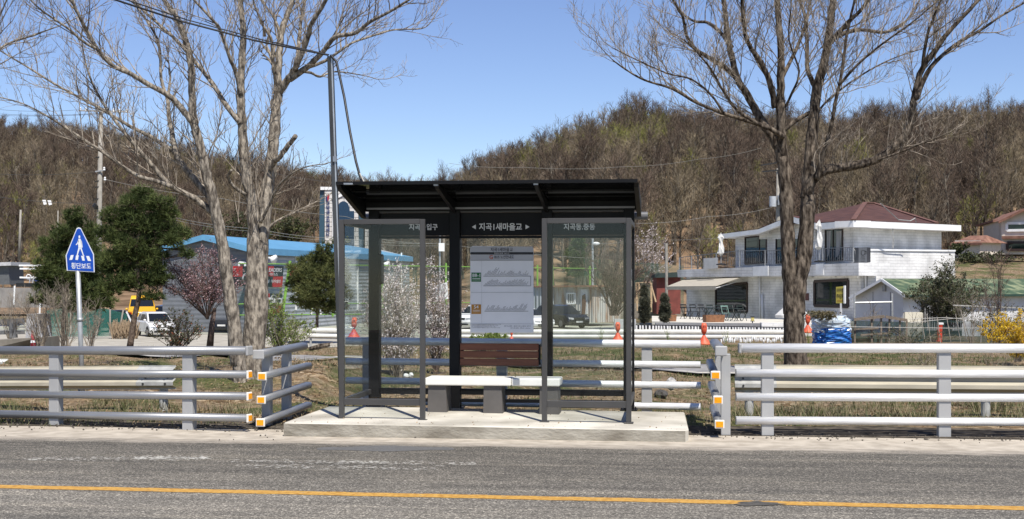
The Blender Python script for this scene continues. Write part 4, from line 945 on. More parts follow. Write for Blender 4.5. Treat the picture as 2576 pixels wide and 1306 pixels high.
M_wgl = mat('dark_window_glass', (.012, .014, .015), .03, var=.3, scale=1.5)
M_frm = mat('dark_brown_frame', (.035, .018, .013), .5)
M_rt = mat('red_brown_shingles', (.050, .017, .011), .8, col2=(.092, .038, .026), scale=1.3, detail=10, bump=.8, bscale=9, stretch=(1, 1, 5))
GP = VP(1727, 93, 2165, 76); RPl = VP(2165, 76, 2403, 81.6); UP = VP(1850, 87.8, 2147, 76.8)
cf_ = thing('cafe_building', 'white painted brick two-storey cafe with a dark red hipped roof', 'building', (GP.b.x, 78, -1.75))
rvec = RPl.at(2403, 700)-RPl.at(2165, 700); rvec.z = 0
uvec = rvec*.93
s = MB(); s.prism(GP.pts([(1727, 690), (2165, 676), (2165, 850), (1727, 838)]), rvec); s.build('lower_wall', M_wbr, cf_)
s = MB(); s.prism(UP.pts([(1850, 590), (2147, 567), (2147, 690), (1850, 690)]), uvec); s.build('upper_wall', M_wbr, cf_)
rp = RPl.off(.02); s = MB(); s.prism(rp.pts([(2167, 628), (2402, 631), (2402, 745), (2167, 748)]), -RPl.n*.3); s.build('parapet_wall', M_wbr, cf_)
s = MB(); s.prism(RPl.off(.09).pts([(2165, 626), (2404, 629), (2404, 633), (2165, 630.5)]), -RPl.n*.4); s.build('parapet_coping', M_fas, cf_)
# terrace
TP = GP.off(.9)
s = MB(); TP.slab(s, [(1703, 679), (1800, 675.5), (2000, 668), (2160, 661), (2160, 694), (2000, 695), (1705, 697.5)], 2.2); s.build('terrace_slab', M_wbr, cf_)
s = MB(); t2 = GP.off(.93)
t2.slab(s, [(2025, 668), (2084, 666), (2084, 700), (2025, 700)], .06); t2.slab(s, [(2277-1000+1000-2277+3275*.6289, 656), (2091, 655.5), (2091, 693), (2060, 693)], .06) if 0 else None
s = MB(); t2.slab(s, [(1894, 670.5), (1932, 669), (1932, 694), (1894, 694)], .05); s.build('terrace_patch', M_fas, cf_); s = MB(); t2.slab(s, [(2052, 664), (2071, 663), (2071, 691), (2052, 691)], .05); s.build('terrace_patch', M_fas, cf_)
M_rail = mat('iron_railing', (.20, .20, .20), .5, .4)
t3 = GP.off(.75); s = MB()
top = [(1709, 648), (1760, 642), (1860, 631), (1990, 629), (2148, 622)]; bot = [(1709, 674), (1760, 672), (1860, 668), (1990, 663), (2148, 655)]
for a_, b_ in zip(top, top[1:]): s.bar(t3.at(*a_), t3.at(*b_), .05, .04)
for a_, b_ in zip(bot, bot[1:]): s.bar(t3.at(*a_), t3.at(*b_), .03, .03)
x = 1712.0
while x < 2148:
    s.bar(t3.at(x, plin(top, x)), t3.at(x, plin(bot, x)), .022, .022)
    if int(x) % 2 == 0 and x > 1870:
        c = t3.at(x+2, lerp(plin(top, x), plin(bot, x), .5)); q = t3.d
        pr = [c+q*(.11*math.cos(k*.7))+V3((0, 0, .26*math.sin(k*.7))) for k in range(10)]; s.tube(pr, .011, 3, cap=False)
    x += 5.0 if x > 1870 else 4.2
s.build('terrace_railing', M_rail, cf_)
s = MB()
for x in (1709, 1740, 1802, 1861, 1925, 1995, 2070, 2147): s.bar(t3.at(x, plin(top, x)-1), t3.at(x, plin(bot, x)+4), .06, .06)
s.build('railing_posts', mat('pale_metal', (.40, .40, .40), .4, .5), cf_)
# openings
def window(pl, L, name='window', fw=.07, m=M_frm, glass=M_wgl, mull=(), trans=()):
    pts = pl.off(.015).pts(L); c = sum(pts, V3())/4
    s = MB(); n_ = pl.n
    for a_, b_ in zip(pts, pts[1:]+pts[:1]): s.bar(a_, b_, fw, .10, n_)
    for k in mull: s.bar(lerp(pts[0], pts[1], k), lerp(pts[3], pts[2], k), fw*.8, .08, n_)
    for k in trans: s.bar(lerp(pts[0], pts[3], k), lerp(pts[1], pts[2], k), fw*.8, .08, n_)
    f = s.build(name, m, cf_ if pl in (GP, UP, RPl) else WPAR)
    MB().prism(pl.off(.02).pts(L), -n_*.06).build('pane', glass, f); return f
window(UP, [(1875, 597), (1928, 593), (1928, 661), (1875, 665)], mull=(.68,))
window(UP, [(1953, 589), (2014, 585), (2014, 662), (1953, 664)], mull=(.5,))
f = window(UP, [(2077, 578.5), (2120, 574.5), (2120, 655), (2077, 659)], 'sliding_door', mull=(.45,))
M_curt = mat('white_curtain', (.30, .30, .30), .9, var=.25, scale=1.5, stretch=(6, 6, .3))
s = MB(); u2 = UP.off(.024)
for a_, b_ in ((2080, 2090), (2103, 2117)): s.poly(u2.pts([(a_, 582), (b_, 581), (lerp(a_, b_, .75), 630), (lerp(a_, b_, .35), 645), (a_, 647)]))
s.build('curtain', M_curt, f)
window(GP, [(1801, 717), (1880, 712), (1880, 786), (1801, 782)], fw=.12)
window(GP, [(2049, 708), (2134, 704), (2134, 772), (2049, 769)], fw=.16)
s = MB(); GP.off(.03).slab(s, [(2151, 718), (2158, 717.5), (2158, 730), (2151, 730)], .1) if 0 else None
s = MB(); g2 = GP.off(.06); g2.slab(s, [(2026, 738), (2033, 738), (2033, 756), (2026, 756)], .06); s.build('meter_box', mat('rust_brown_box', (.12, .04, .03), .6), cf_)
# roof
CE = UP.off(.9).at(2147, 555)
Lp = UP.off(.9).at(2048, 562); Rp = CE+rvec*1.13; Rp = P(2418, 562, Rp.y); Rp.z = CE.z
s = MB(); ap = P(2176, 511, 86.5); ap2 = P(2196, 511.5, 88.0)
Lq = CE+(UP.a-UP.b).normalized()*9; Lq.z = CE.z; BR = Rp+(UP.a-UP.b).normalized()*12; BR.z = CE.z
Ri = CE+rvec*.86+V3((0, 0, .03)); Bi = BR+(Ri-Rp)
s.add([CE+V3((0, 0, .02)), Ri, Bi, Lq, ap, ap2], [(0, 1, 5, 4), (1, 2, 5), (0, 4, 3), (3, 4, 5, 2)]); s.build('roof', M_rt, cf_)
s = MB(); s.bar(ap+V3((0, 0, .03)), CE+V3((0, 0, .05)), .28, .08); s.bar(ap2+V3((0, 0, .03)), Ri+V3((0, 0, .05)), .28, .08); s.bar(ap2+V3((0, 0, .03)), ap+V3((0, 0, .03)), .28, .08); s.build('roof_hip', mat('pale_red_hip_tiles', (.125, .058, .042), .8, var=.25, scale=4), cf_)
# white fascia slabs (eaves)
dn = V3((0, 0, -.36))
inn = -(UP.n)
s = MB(); vecR = -RPl.n*1.3
s.prism([CE, Rp, Rp+dn, CE+dn], vecR); s.build('eave', M_fas, cf_)
e2 = UP.off(.9); s = MB(); s.prism([CE+V3((0, 0, .003)), e2.at(2052, 562.5), e2.at(2052, 578), CE+dn+V3((0, 0, .003))], -UP.n*1.2); s.build('eave', M_fas, cf_)
s = MB(); e3 = UP.off(.95)
s.prism(e3.pts([(2052, 561), (1987, 544), (1908, 577), (1908, 588), (1987, 558), (2052, 576)]), -UP.n*.28)
s.prism(e3.pts([(1908, 577), (1806, 590), (1812, 600), (1908, 588.5)]), -UP.n*1.6); s.build('gable_fascia', M_fas, cf_)
s = MB(); s.prism(UP.off(.1).pts([(1910, 592), (1987, 558), (2052, 575), (2052, 600), (1910, 602)]), -UP.n*.4); s.build('gable_wall', M_wbr, cf_)
s = MB(); bb = -UP.n*8+V3((0, 0, 0))
p1, p2, p3 = e3.at(2053, 560), e3.at(1987, 543), e3.at(1907, 576)
s.add([p1, p2, p3, p1+bb, p2+bb, p3+bb], [(0, 1, 4, 3), (1, 2, 5, 4)])
q1, q2 = e3.at(1907, 575), e3.at(1808, 589); s.add([q1, q2, q2+bb+V3((0, 0, 1.)), q1+bb+V3((0, 0, 1.))], [(0, 1, 2, 3)]); s.build('lower_roof', M_rt, cf_)
# awning
M_awn = mat('beige_canvas', (.50, .46, .38), .85, var=.06, scale=3, trans=.25)
fp = GP.off(3.0)
q = [fp.at(1676, 721), fp.at(1801, 719.5), GP.off(.5).at(1868, 695.5), GP.off(.5).at(1724, 702)]
s = MB(); s.prism(q, (0, 0, -.03)); s.prism([q[0], q[1], fp.at(1802, 729), fp.at(1677, 729)], (0, .03, 0)); s.build('awning', M_awn, cf_)
s = MB(); s.bar(GP.at(1866, 705), q[1]-V3((0, 0, .12)), .05, .05); s.bar(GP.at(1740, 715), q[0]-V3((0, 0, .12)), .05, .05); s.build('awning_arm', M_fas, cf_)
s = MB(); g3 = GP.off(.1); s.tube([g3.at(1911, 695), g3.at(1912, 810)], .05, 8); s.tube([g3.at(1917, 740), g3.at(1918, 811)], .085, 8); s.build('drain_pipe', M_fas, cf_, smooth=True)
s = MB(); s.tube([GP.off(.35).at(2157, 625), GP.off(.35).at(2160, 700)], .10, 8); s.tube([RPl.off(.1).at(2176, 668), RPl.off(.1).at(2178, 735)], .05, 6); s.build('drain_pipe', M_fas, cf_, smooth=True)
s = MB()
for x, y in ((1920, 583), ): pass
s.blob(GP.off(.1).at(2102, 692), (.1, .1, .1)); s.blob(GP.off(.1).at(2043, 694), (.1, .1, .1)); s.blob(RPl.off(.2).at(2185, 683), (.16, .16, .1)); s.blob(RPl.off(.2).at(2192, 682), (.12, .12, .08)); s.bar(RPl.off(.1).at(2184, 686), RPl.off(.1).at(2180, 730), .05, .05); s.build('wall_lamp', mat('grey_lamp', (.35, .35, .34), .5), cf_)
s = MB(); r2 = RPl.off(.06); s.tube([r2.at(2246, 570), r2.at(2246, 625)], .03, 5); s.tube([r2.at(2247, 600), r2.at(2250, 612), r2.at(2247, 622)], .015, 4)
s.tube([RPl.off(1.4).at(2215, 512), RPl.off(1.2).at(2260, 553), RPl.off(1.2).at(2290, 556), RPl.off(1.3).at(2302, 549), RPl.off(1.2).at(2305, 560)], .03, 4); s.build('wall_conduit', mat('grey_conduit', (.30, .30, .29), .6), cf_)
s = MB(); pr = -UP.n*.0
# cafe sign box
cs = thing('cafe_sign', 'grey box sign with a coffee cup symbol on the white cafe corner', 'sign', RPl.off(.5).at(2170, 640))
sp_ = VP(2158, 75.2, 2190, 75.6); q = [(2160, 623), (2181, 622), (2181, 661), (2160, 662)]
s = MB(); sp_.slab(s, q, .4); s.build('sign_box', mat('grey_sign', (.085, .09, .10), .5, var=.04), cs)
s = MB(); sp_.off(.004).slab(s, [(2181.3, 622), (2190, 623), (2190, 660), (2181.3, 661)], .38); s.build('sign_side', mat('dark_sign_side', (.03, .03, .035), .5), cs)
s = MB(); s4 = sp_.off(.012); s.poly(s4.pts([(2166, 630.5), (2176, 630), (2176, 638), (2174, 642.5), (2168, 643), (2166, 639)])); s.tube(s4.pts([(2176, 632), (2179, 632), (2179, 638), (2175.5, 639)]), .02, 4); s.poly(s4.pts([(2166, 646), (2175.5, 645.7), (2175.5, 647.2), (2166, 647.4)]))
text_quad(s, 'COFFEE', s4.at(2165, 653), s4.at(2176.5, 652.8), s4.at(2165, 650.3), s4.at(2176.5, 650), .02); text_quad(s, 'roasters', s4.at(2165, 659), s4.at(2177, 658.8), s4.at(2165, 655.6), s4.at(2177, 655.3), .0)
s.build('sign_symbol', M_bk, cs)
s = MB(); s.poly(sp_.off(.018).pts([(2167.5, 632), (2174.7, 631.6), (2174.7, 637.5), (2173, 641), (2168.7, 641.3), (2167.5, 638)])); s.build('cup_inside', MC['grey_sign'], cs)
# patio
pt = thing('patio_deck', 'pale stone patio deck along the foot of the cafe', 'patio', P(1900, 830, 74))
z_t = -.62
dk = [P(1640, 806, 88), P(2170, 818, 75.5), P(2110, 822, 71), P(1915, 822, 71), P(1640, 814, 76)]
s = MB(); s.prism([V3((p.x, p.y, -1.8)) for p in dk], (0, 0, 1.8+z_t)); s.build('deck', mat('patio_stone', (.56, .53, .46), .8, var=.1, scale=1), pt)
s = MB(); s.prism([P(1650, 812, 71.5), P(1915, 813.5, 70.5), P(1915, 834, 70.5), P(1650, 832, 71.5)], (0, .35, 0)); s.build('front_wall', mat('grey_patio_wall', (.24, .24, .245), .8, var=.1), pt)
s = MB(); s.prism([P(1916, 812, 70.3), P(2110, 815, 70.3), P(2110, 850, 70.3), P(1916, 850, 70.3)], (0, .5, 0)); s.build('white_step', M_wbr, pt)
pe = thing('picket_edging', 'row of short white and black edging blocks below the patio', 'edging', P(1800, 832, 69))
s = MB(); k = MB(); x = 1600
while x < 2010:
    y = 815+(x-1600)*.018+3; w_ = R.uniform(2.6, 4.2)
    (s if int(x*.2) % 1 == 0 else k).prism([P(x, y+1, 68.6), P(x+w_, y+1, 68.6), P(x+w_+R.uniform(-1, 1), y+14, 68.6), P(x+R.uniform(-1, 1), y+14, 68.6)], (0, .2, 0)); x += R.uniform(6.5, 9)
s.build('blocks', M_fas, pe)
k.prism([P(1600, 816, 68.9), P(2010, 824, 68.9), P(2010, 842, 68.9), P(1600, 836, 68.9)], (0, .15, 0)); k.build('dark_backing', mat('black_rubber', (.012, .012, .014), .7), pe)
pe = thing('stone_edging', 'rough row of white stones under the guardrail in front of the tree', 'edging', P(1880, 858, 58))
s = MB()
for i in range(46):
    x = 1815+i*4.6+R.uniform(-1, 1); y = 857+R.uniform(-5, 3); D = 57.5; s.blob(P(x, y, D), (.035, .05, .075+R.uniform(0, .06)), 6, 4, .2)
s.build('stones', M_fas, pe)
# patio furniture
M_ch = mat('black_metal_chair', (.012, .012, .012), .5); M_cg = mat('dark_green_metal', (.012, .022, .018), .5); M_lg = mat('mint_green_metal', (.16, .26, .22), .5)
def chair(label, c, rz, m, arm=False, grp=None):
    t = thing('folding_chair', label, 'chair', c, rz, grp)
    s = MB()
    for k in range(4): s.box((0, -.15+k*.1, .45), (.42, .075, .022))
    s.build('seat', m, t, local=True)
    s = MB(); s.box((0, .24, .84), (.42, .02, .07)); s.box((0, .23, .68), (.42, .02, .07)); s.build('backrest', m, t, local=True)
    s = MB()
    for x in (-.2, .2): s.bar((x, -.2, 0), (x, .25, .88), .025, .025); s.bar((x, .25, 0), (x, -.2, .45), .025, .025)
    s.build('legs', m, t, local=True)
    if arm:
        s = MB()
        for x in (-.22, .22): s.box((x, -.02, .66), (.04, .42, .03)); s.bar((x, -.2, 0), (x, -.2, .66), .03, .03)
        s.build('armrests', m, t, local=True)
    return t
zt_ = z_t
def patio(px, D): return V3(((px-CX)/F*D, D, zt_))
for i, (x, D, rz, lb, m, arm) in enumerate(((1724, 81, .5, 'black armchair at the left end of the patio', M_ch, True), (1747, 80.5, .4, 'black chair second from the patio end under the awning', M_ch, False), (1766, 80, .2, 'black chair third from the patio end under the awning', M_ch, True),
        (1789, 79, .3, 'dark folding chair at the middle of the patio row', M_cg, False), (1806, 78.6, -.3, 'dark folding chair left of the mint green chair', M_cg, False), (1838, 78, .2, 'dark folding chair half hidden behind the mint green chair', M_cg, False), (1866, 77, .4, 'dark folding chair at the right end of the patio row', M_cg, False), (1826, 76.6, .3, 'mint green folding chair before the dark cafe window', M_lg, False))):
    chair(lb, patio(x, D), rz, m, arm, 'chairs on the cafe patio')
def table(label, c, m):
    t = thing('folding_table', label, 'table', c, .3, 'folding tables on the cafe patio')
    MB().box((0, 0, .72), (.6, .6, .03)).build('table_top', m, t, local=True)
    s = MB()
    for y in (-.22, .22): s.bar((-.25, y, 0), (.25, y, .71), .025, .025); s.bar((.25, y, 0), (-.25, y, .71), .025, .025)
    s.build('legs', m, t, local=True)
table('dark folding table between the black chairs and the dark folding chairs', patio(1779, 78.2), M_cg); table('dark folding table in front of the dark cafe window', patio(1852, 76.2), M_cg); table('dark folding table left of the mint green chair', patio(1812, 77), M_cg)
M_plt = mat('brown_wood_box', (.20, .09, .04), .7, var=.25, scale=6)
def planter(label, c, L, W_, H, rz):
    t = thing('planter_box', label, 'planter', c, rz)
    s = MB(); s.prism([(-L/2, -W_/2, 0), (L/2, -W_/2, 0), (L/2+.04, -W_/2-.02, H), (-L/2-.04, -W_/2-.02, H)], (0, W_, 0)); s.build('box', M_plt, t, local=True)
    MB().box((0, 0, H-.0), (L-.08, W_-.08, .03)).build('soil', M_dtw, t, local=True)
planter('long brown wooden planter box on the patio edge', patio(1795, 74.5)+V3((0, 0, 0)), 1.1, .4, .40, .35); planter('small brown wooden planter box beside the columnar conifer', patio(1689, 76), .42, .4, .38, .2)
lt = thing('patio_lantern', 'small black lantern with a yellow glass on the patio edge', 'lantern', patio(1893, 72))
s = MB(); s.box((0, 0, .06), (.05, .05, .12)); s.box((0, 0, .13), (.2, .2, .03)); s.box((0, 0, .36), (.2, .2, .03)); s.build('lantern_frame', M_ch, lt, local=True); MB().box((0, 0, .245), (.15, .15, .2)).build('lantern_glass', mat('yellow_lamp_glass', (.5, .42, .15), .3), lt, local=True)
tb = thing('low_table', 'low dark red bench table on the white step', 'table', P(1883, 830, 69.8))
s = MB(); s.prism([P(1866, 821, 69.6), P(1905, 823, 69.6), P(1902, 826.5, 69.6), P(1870, 824.5, 69.6)], (0, .5, 0)); s.build('table_top', mat('dark_maroon_wood', (.03, .012, .014), .5), tb)
s = MB()
for x in (1873, 1890): s.bar(P(x, 825.5, 69.8), P(x, 838, 69.8), .07, .07)
s.build('legs', MC['dark_maroon_wood'], tb)
# parasols
M_cloth = mat('white_parasol_cloth', (.70, .69, .66), .8, var=.08, scale=3, trans=.2)
def parasol(label, px, ytop, ybot, D, rpx, seed):
    rn = random.Random(seed); b = P(px, ybot, D); t = thing('parasol', label, 'parasol', b); sc = D/F
    h = (ybot-ytop)*sc
    s = MB(); s.tube([(0, 0, 0), (0, 0, h)], .028, 6); s.build('pole', MC['pale_metal'], t, local=True)
    prof = [(.02, h), (rpx*sc*.9, h*.86), (rpx*sc*.55, h*.74), (rpx*sc*.8, h*.55), (rpx*sc*1.0, h*.36), (.05, h*.30)]
    s = MB(); s.lathe((0, 0, 0), prof, 10)
    for i, v in enumerate(s.v):
        k = 1+.3*math.sin(i*2.1+seed); s.v[i] = (v[0]*k, v[1]*k, v[2]+rn.uniform(-.06, .06))
    s.build('folded_canopy', M_cloth, t, local=True)
    s = MB(); s.lathe((0, 0, 0), [(.3, 0), (.3, .06), (.05, .12)], 12); s.build('foot', M_ch, t, local=True)
parasol('closed white parasol at the left end of the cafe terrace', 1814, 587, 667, 83, 8, 1)
parasol('closed white parasol beside the sliding door on the cafe terrace', 2061, 555, 660, 76.2, 9, 2)
op = thing('parasol', 'low white open parasol half hidden by the tree trunk', 'parasol', P(1993, 822, 72))
s = MB(); s.tube([(0, 0, 0), (0, 0, 1.6)], .03, 6); s.build('pole', MC['pale_metal'], op, local=True)
s = MB(); n_ = 8; c = [(0, 0, 1.45)]+[(.92*math.cos(k*6.283/n_), .92*math.sin(k*6.283/n_), .62) for k in range(n_)]+[(.90*math.cos(k*6.283/n_), .90*math.sin(k*6.283/n_), .48) for k in range(n_)]
s.add(c, [(0, 1+k, 1+(k+1) % n_) for k in range(n_)]+[(1+k, 1+n_+k, 1+n_+(k+1) % n_, 1+(k+1) % n_) for k in range(n_)]); s.build('canopy', M_cloth, op, local=True)
wt = tag(MB().prism(UP.off(1.5).pts([(1772, 650), (1806, 648), (1806, 675), (1772, 677)]), (0, .5, 0)).build('covered_furniture', M_cloth, origin=P(1790, 660, 83)), 'white covered furniture behind the terrace railing at left', 'furniture cover')
# ================================================================ shed with green roof
SPg = VP(2130, 70.5, 2275, 67); SPs = VP(2275, 67, 2640, 74)
sd = thing('shed', 'low grey and cream shed with a moss-stained green metal roof', 'shed', (SPg.b.x, 68, -1.2))
sv = SPs.at(2640, 740)-SPs.at(2275, 740); sv.z = 0
s = MB(); s.prism(SPg.pts([(2148, 745), (2216, 704), (2272, 741), (2272, 860), (2148, 860)]), sv*.97); s.build('wall', mat('pale_grey_shed_panel', (.64, .64, .64), .6, var=.05, scale=2), sd)
s = MB(); s.prism(SPs.off(.03).pts([(2277, 785), (2322, 785), (2322, 860), (2277, 860)]), -SPs.n*.1); s.build('cream_wall', mat('cream_wall', (.62, .58, .47), .8, var=.06, scale=1), sd)
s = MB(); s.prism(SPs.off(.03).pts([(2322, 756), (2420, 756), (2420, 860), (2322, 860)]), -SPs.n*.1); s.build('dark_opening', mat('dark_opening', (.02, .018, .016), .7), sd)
s = MB(); s5 = SPs.off(.12)
for x in range(2327, 2420, 6): s.bar(s5.at(x, 770), s5.at(x, 830), .03, .03)
s.bar(s5.at(2325, 770), s5.at(2420, 770), .04, .04); s.bar(s5.at(2325, 830), s5.at(2420, 830), .04, .04); s.build('grille', mat('white_grille', (.4, .4, .4), .5), sd)
M_gr = mat('moss_stained_green_metal', (.05, .085, .042), .6, col2=(.25, .27, .15), scale=1.1, detail=7, stretch=(1, 2.5, 4), lo=.45, hi=.72)
rg, eg, eg2 = SPg.off(.35).at(2217, 701), SPg.off(.35).at(2277, 743), SPg.off(.35).at(2136, 748)
s = MB(); s.add([rg, eg, eg+sv*1.05, rg+sv*1.05, eg2, eg2+sv*1.05], [(0, 1, 2, 3), (0, 3, 5, 4)])
s.prism([rg, eg, eg+V3((0, 0, -.1)), rg+V3((0, 0, -.1))], (sv.normalized()*.06)); s.build('roof', M_gr, sd)
s = MB(); s.bar(rg+V3((0, -.05, -.06)), eg2+V3((0, -.05, -.06)), .05, .14); s.bar(rg+V3((0, -.05, -.06)), eg+V3((0, -.05, -.06)), .05, .14); s.build('verge', M_fas, sd)
s = MB(); s.bar(eg+V3((0, 0, -.05)), eg+sv*1.05+V3((0, 0, -.05)), .12, .12); s.build('gutter', mat('dark_green_gutter', (.02, .05, .035), .5), sd)
s = MB(); SPg.off(.1).slab(s, [(2219, 719), (2226, 718), (2226, 733), (2219, 733)], .2); s.build('wall_lamp', MC['grey_lamp'], sd)
s = MB(); sg1 = SPg.off(.01)
for x in (2196, 2240): s.bar(sg1.at(x, 735), sg1.at(x, 850), .03, .02)
s.build('panel_joint', mat('grey_joint', (.25, .26, .27), .6), sd)
# ================================================================ villa and tiled hut at far right
M_tile = mat('terracotta_tiles', (.13, .055, .035), .8, col2=(.27, .14, .095), scale=2.2, detail=8, bump=.8, bscale=6)
M_stu = mat('cream_stucco', (.62, .55, .46), .85, var=.05, scale=2); M_stu2 = mat('shaded_cream_stucco', (.50, .45, .39), .85, var=.06, scale=2)  # M_stu2 is the cream stucco with the side wall's shade painted in
HP = VP(2520, 120, 2640, 118); HS = VP(2478, 130, 2520, 120)
vi = thing('villa', 'cream two-storey villa with terracotta tiled gables at the right edge', 'house', (HP.a.x+3, 121, 4))
hb = HS.at(2478, 600)-HS.at(2520, 600); hb.z = 0
s = MB(); s.prism(HP.pts([(2520, 554), (2580, 528), (2640, 552), (2640, 640), (2520, 640)]), hb); s.build('wall', M_stu, vi)
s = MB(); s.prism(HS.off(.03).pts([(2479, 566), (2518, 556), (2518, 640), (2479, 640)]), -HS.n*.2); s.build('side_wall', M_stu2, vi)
ro = HP.off(.6); a_, b_, c_ = ro.at(2512, 556), ro.at(2580, 523), ro.at(2648, 552)
s = MB(); s.add([a_, b_, c_, a_+hb*1.2, b_+hb*1.2, c_+hb*1.2], [(0, 1, 4, 3), (1, 2, 5, 4)]); s.prism([a_, b_, b_-V3((0, 0, .22)), a_-V3((0, 0, .22))], (0, .12, 0)); s.prism([b_, c_, c_-V3((0, 0, .22)), b_-V3((0, 0, .22))], (0, .12, 0)); 
s.prism([HS.off(.5).at(2475, 566), HS.off(.5).at(2521, 553), HS.off(.5).at(2521, 558), HS.off(.5).at(2475, 570)], -HS.n*.8); s.build('roof', M_tile, vi)
WPAR = vi
def wnd(L, fm=None):
    pts = HP.off(.06).pts(L); s = MB()
    for p, q in zip(pts, pts[1:]+pts[:1]): s.bar(p, q, .22, .16, HP.n)
    f = s.build('window', fm or M_fas, vi); MB().prism(HP.off(.04).pts(L), -HP.n*.05).build('pane', mat('green_window_glass', (.008, .022, .016), .05), f)
wnd([(2533, 562), (2587, 561), (2587, 579), (2533, 580)]); wnd([(2534, 610), (2587, 610), (2587, 629), (2534, 629)], M_frm)
s = MB(); HP.off(.5).slab(s, [(2520, 594), (2590, 593), (2590, 600), (2520, 601)], .6); s.build('porch_roof', M_tile, vi)
ht = thing('tiled_hut', 'small cream hut with a terracotta tiled hip roof between cafe and villa', 'hut', P(2430, 640, 118))
hp_ = VP(2400, 118, 2470, 116)
s = MB(); hp_.slab(s, [(2402, 605), (2465, 605), (2465, 650), (2402, 650)], 3.5); s.build('wall', M_stu, ht)
h2 = hp_.off(.4); s = MB(); q = [h2.at(2390, 612), h2.at(2471, 610)]; s.add([q[0], q[1], h2.at(2452, 591)-hp_.n*2, h2.at(2410, 592)-hp_.n*2, q[0]-hp_.n*4.2, q[1]-hp_.n*4.2], [(0, 1, 2, 3), (1, 5, 2), (0, 3, 4), (3, 2, 5, 4)]); s.prism([q[0], q[1], q[1]-V3((0, 0, .2)), q[0]-V3((0, 0, .2))], (0, .1, 0)); s.build('roof', M_tile, ht)
# ================================================================ academy building with blue roof
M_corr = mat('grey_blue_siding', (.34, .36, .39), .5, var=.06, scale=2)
def ribs(m, axis=2, sc=5.0, strength=.6, dist=.04):
    nt = m.node_tree; N = nt.nodes; L = nt.links; b = N['Principled BSDF']
    tc = N.new('ShaderNodeTexCoord'); wv = N.new('ShaderNodeTexWave'); wv.bands_direction = 'XYZ'[axis]; wv.inputs['Scale'].default_value = sc; L.new(tc.outputs['Object'], wv.inputs[0])
    bp = N.new('ShaderNodeBump'); bp.inputs['Strength'].default_value = strength; bp.inputs['Distance'].default_value = dist; L.new(wv.outputs['Fac'], bp.inputs['Height']); L.new(bp.outputs[0], b.inputs['Normal'])
ribs(M_corr, 2, 1.1, .8, .04)
LP = VP(629, 88, 1033, 122); ld = LP.d; gd = V3((-ld.y, ld.x, 0)); gd = gd if gd.x < 0 else -gd
ac = thing('academy_building', 'long grey sports hall with a bright blue metal roof left of the shelter', 'building', (LP.a.x+3, 100, -1.75))
c0 = LP.at(629, 622); ez = c0.z; Lw = (LP.at(1030, 640)-LP.at(629, 640)); Lw.z = 0
apx = c0+gd*3.1; apx.z = P(526, 595, apx.y).z; c1 = c0+gd*6.2
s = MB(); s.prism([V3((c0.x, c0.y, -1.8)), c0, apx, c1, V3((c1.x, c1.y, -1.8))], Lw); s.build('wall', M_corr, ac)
s = MB(); s.prism([p-ld*.04 for p in (V3((c0.x, c0.y, -1.8)), c0, apx, c1, V3((c1.x, c1.y, -1.8)))], ld*.03); M_gab = mat('shade_darkened_siding', (.135, .145, .16), .6, var=.06, scale=2); ribs(M_gab, 2, 1.1, .5, .03); s.build('gable_wall', M_gab, ac)  # gable siding coloured darker: the shade on this end is painted in
M_blue = mat('blue_metal_roof', S(115, 180, 222, .62), .45, var=.06, scale=2)
s = MB(); ov = -ld*.5; dr = V3((0, 0, .05)); ce = c0-gd*.35+V3((0, 0, -.08)); ce1 = c1+gd*.35+V3((0, 0, -.08))
Lr = Lw*1.0; rl_ = Lw*.80
s.add([ce+ov+dr, apx+ov+dr*2, ce1+ov+dr, ce+Lr+dr, apx+rl_+dr*2, ce1+Lr+dr], [(0, 1, 4, 3), (1, 2, 5, 4), (3, 4, 5)])
s.prism([ce+ov+dr, ce+Lr+dr, ce+Lr+V3((0, 0, -.38)), ce+ov+V3((0, 0, -.38))], gd*.12)
s.prism([ce+ov+dr, apx+ov+dr*2, apx+ov-V3((0, 0, .25)), ce+ov-V3((0, 0, .3))], ld*.1); s.prism([ce1+ov+dr, apx+ov+dr*2, apx+ov-V3((0, 0, .25)), ce1+ov-V3((0, 0, .3))], ld*.1)
s.build('roof', M_blue, ac)
s = MB(); lq = LP.off(.05)
for x in (640, 745, 795, 900, 1010): s.bar(lq.at(x, 636), lq.at(x, 780), .12, .10)
s.build('down_pipe', M_fas, ac)
WPAR = ac
def awin(L, m=M_fas):
    pts = LP.off(.06).pts(L); s = MB()
    for p, q in zip(pts, pts[1:]+pts[:1]): s.bar(p, q, .14, .14, LP.n)
    f = s.build('window', m, ac); MB().prism(LP.off(.05).pts(L), -LP.n*.05).build('pane', M_wgl, f)
awin([(641, 664), (661, 664), (661, 692), (641, 692)] if 0 else [(689, 752), (706, 752.5), (706, 764), (689, 764)]); awin([(668, 751), (685, 751.5), (685, 764), (668, 764)])
GW = VP(430, 92, 629, 88)
gl = VP.__new__(VP); gl.a = c1; gl.b = c0; gl.d = (c0-c1).normalized(); gl.n = V3((gl.d.y, -gl.d.x, 0)); gl.n = gl.n if gl.n.y < 0 else -gl.n
s = MB(); gg = gl.off(.06); L = [(602, 660), (617, 660), (617, 690), (602, 690)]
for p, q in zip(gg.pts(L), gg.pts(L[1:]+L[:1])): s.bar(p, q, .12, .12, gl.n)
f = s.build('window', M_fas, ac); MB().prism(gg.pts(L), -gl.n*.05).build('pane', M_wgl, f)
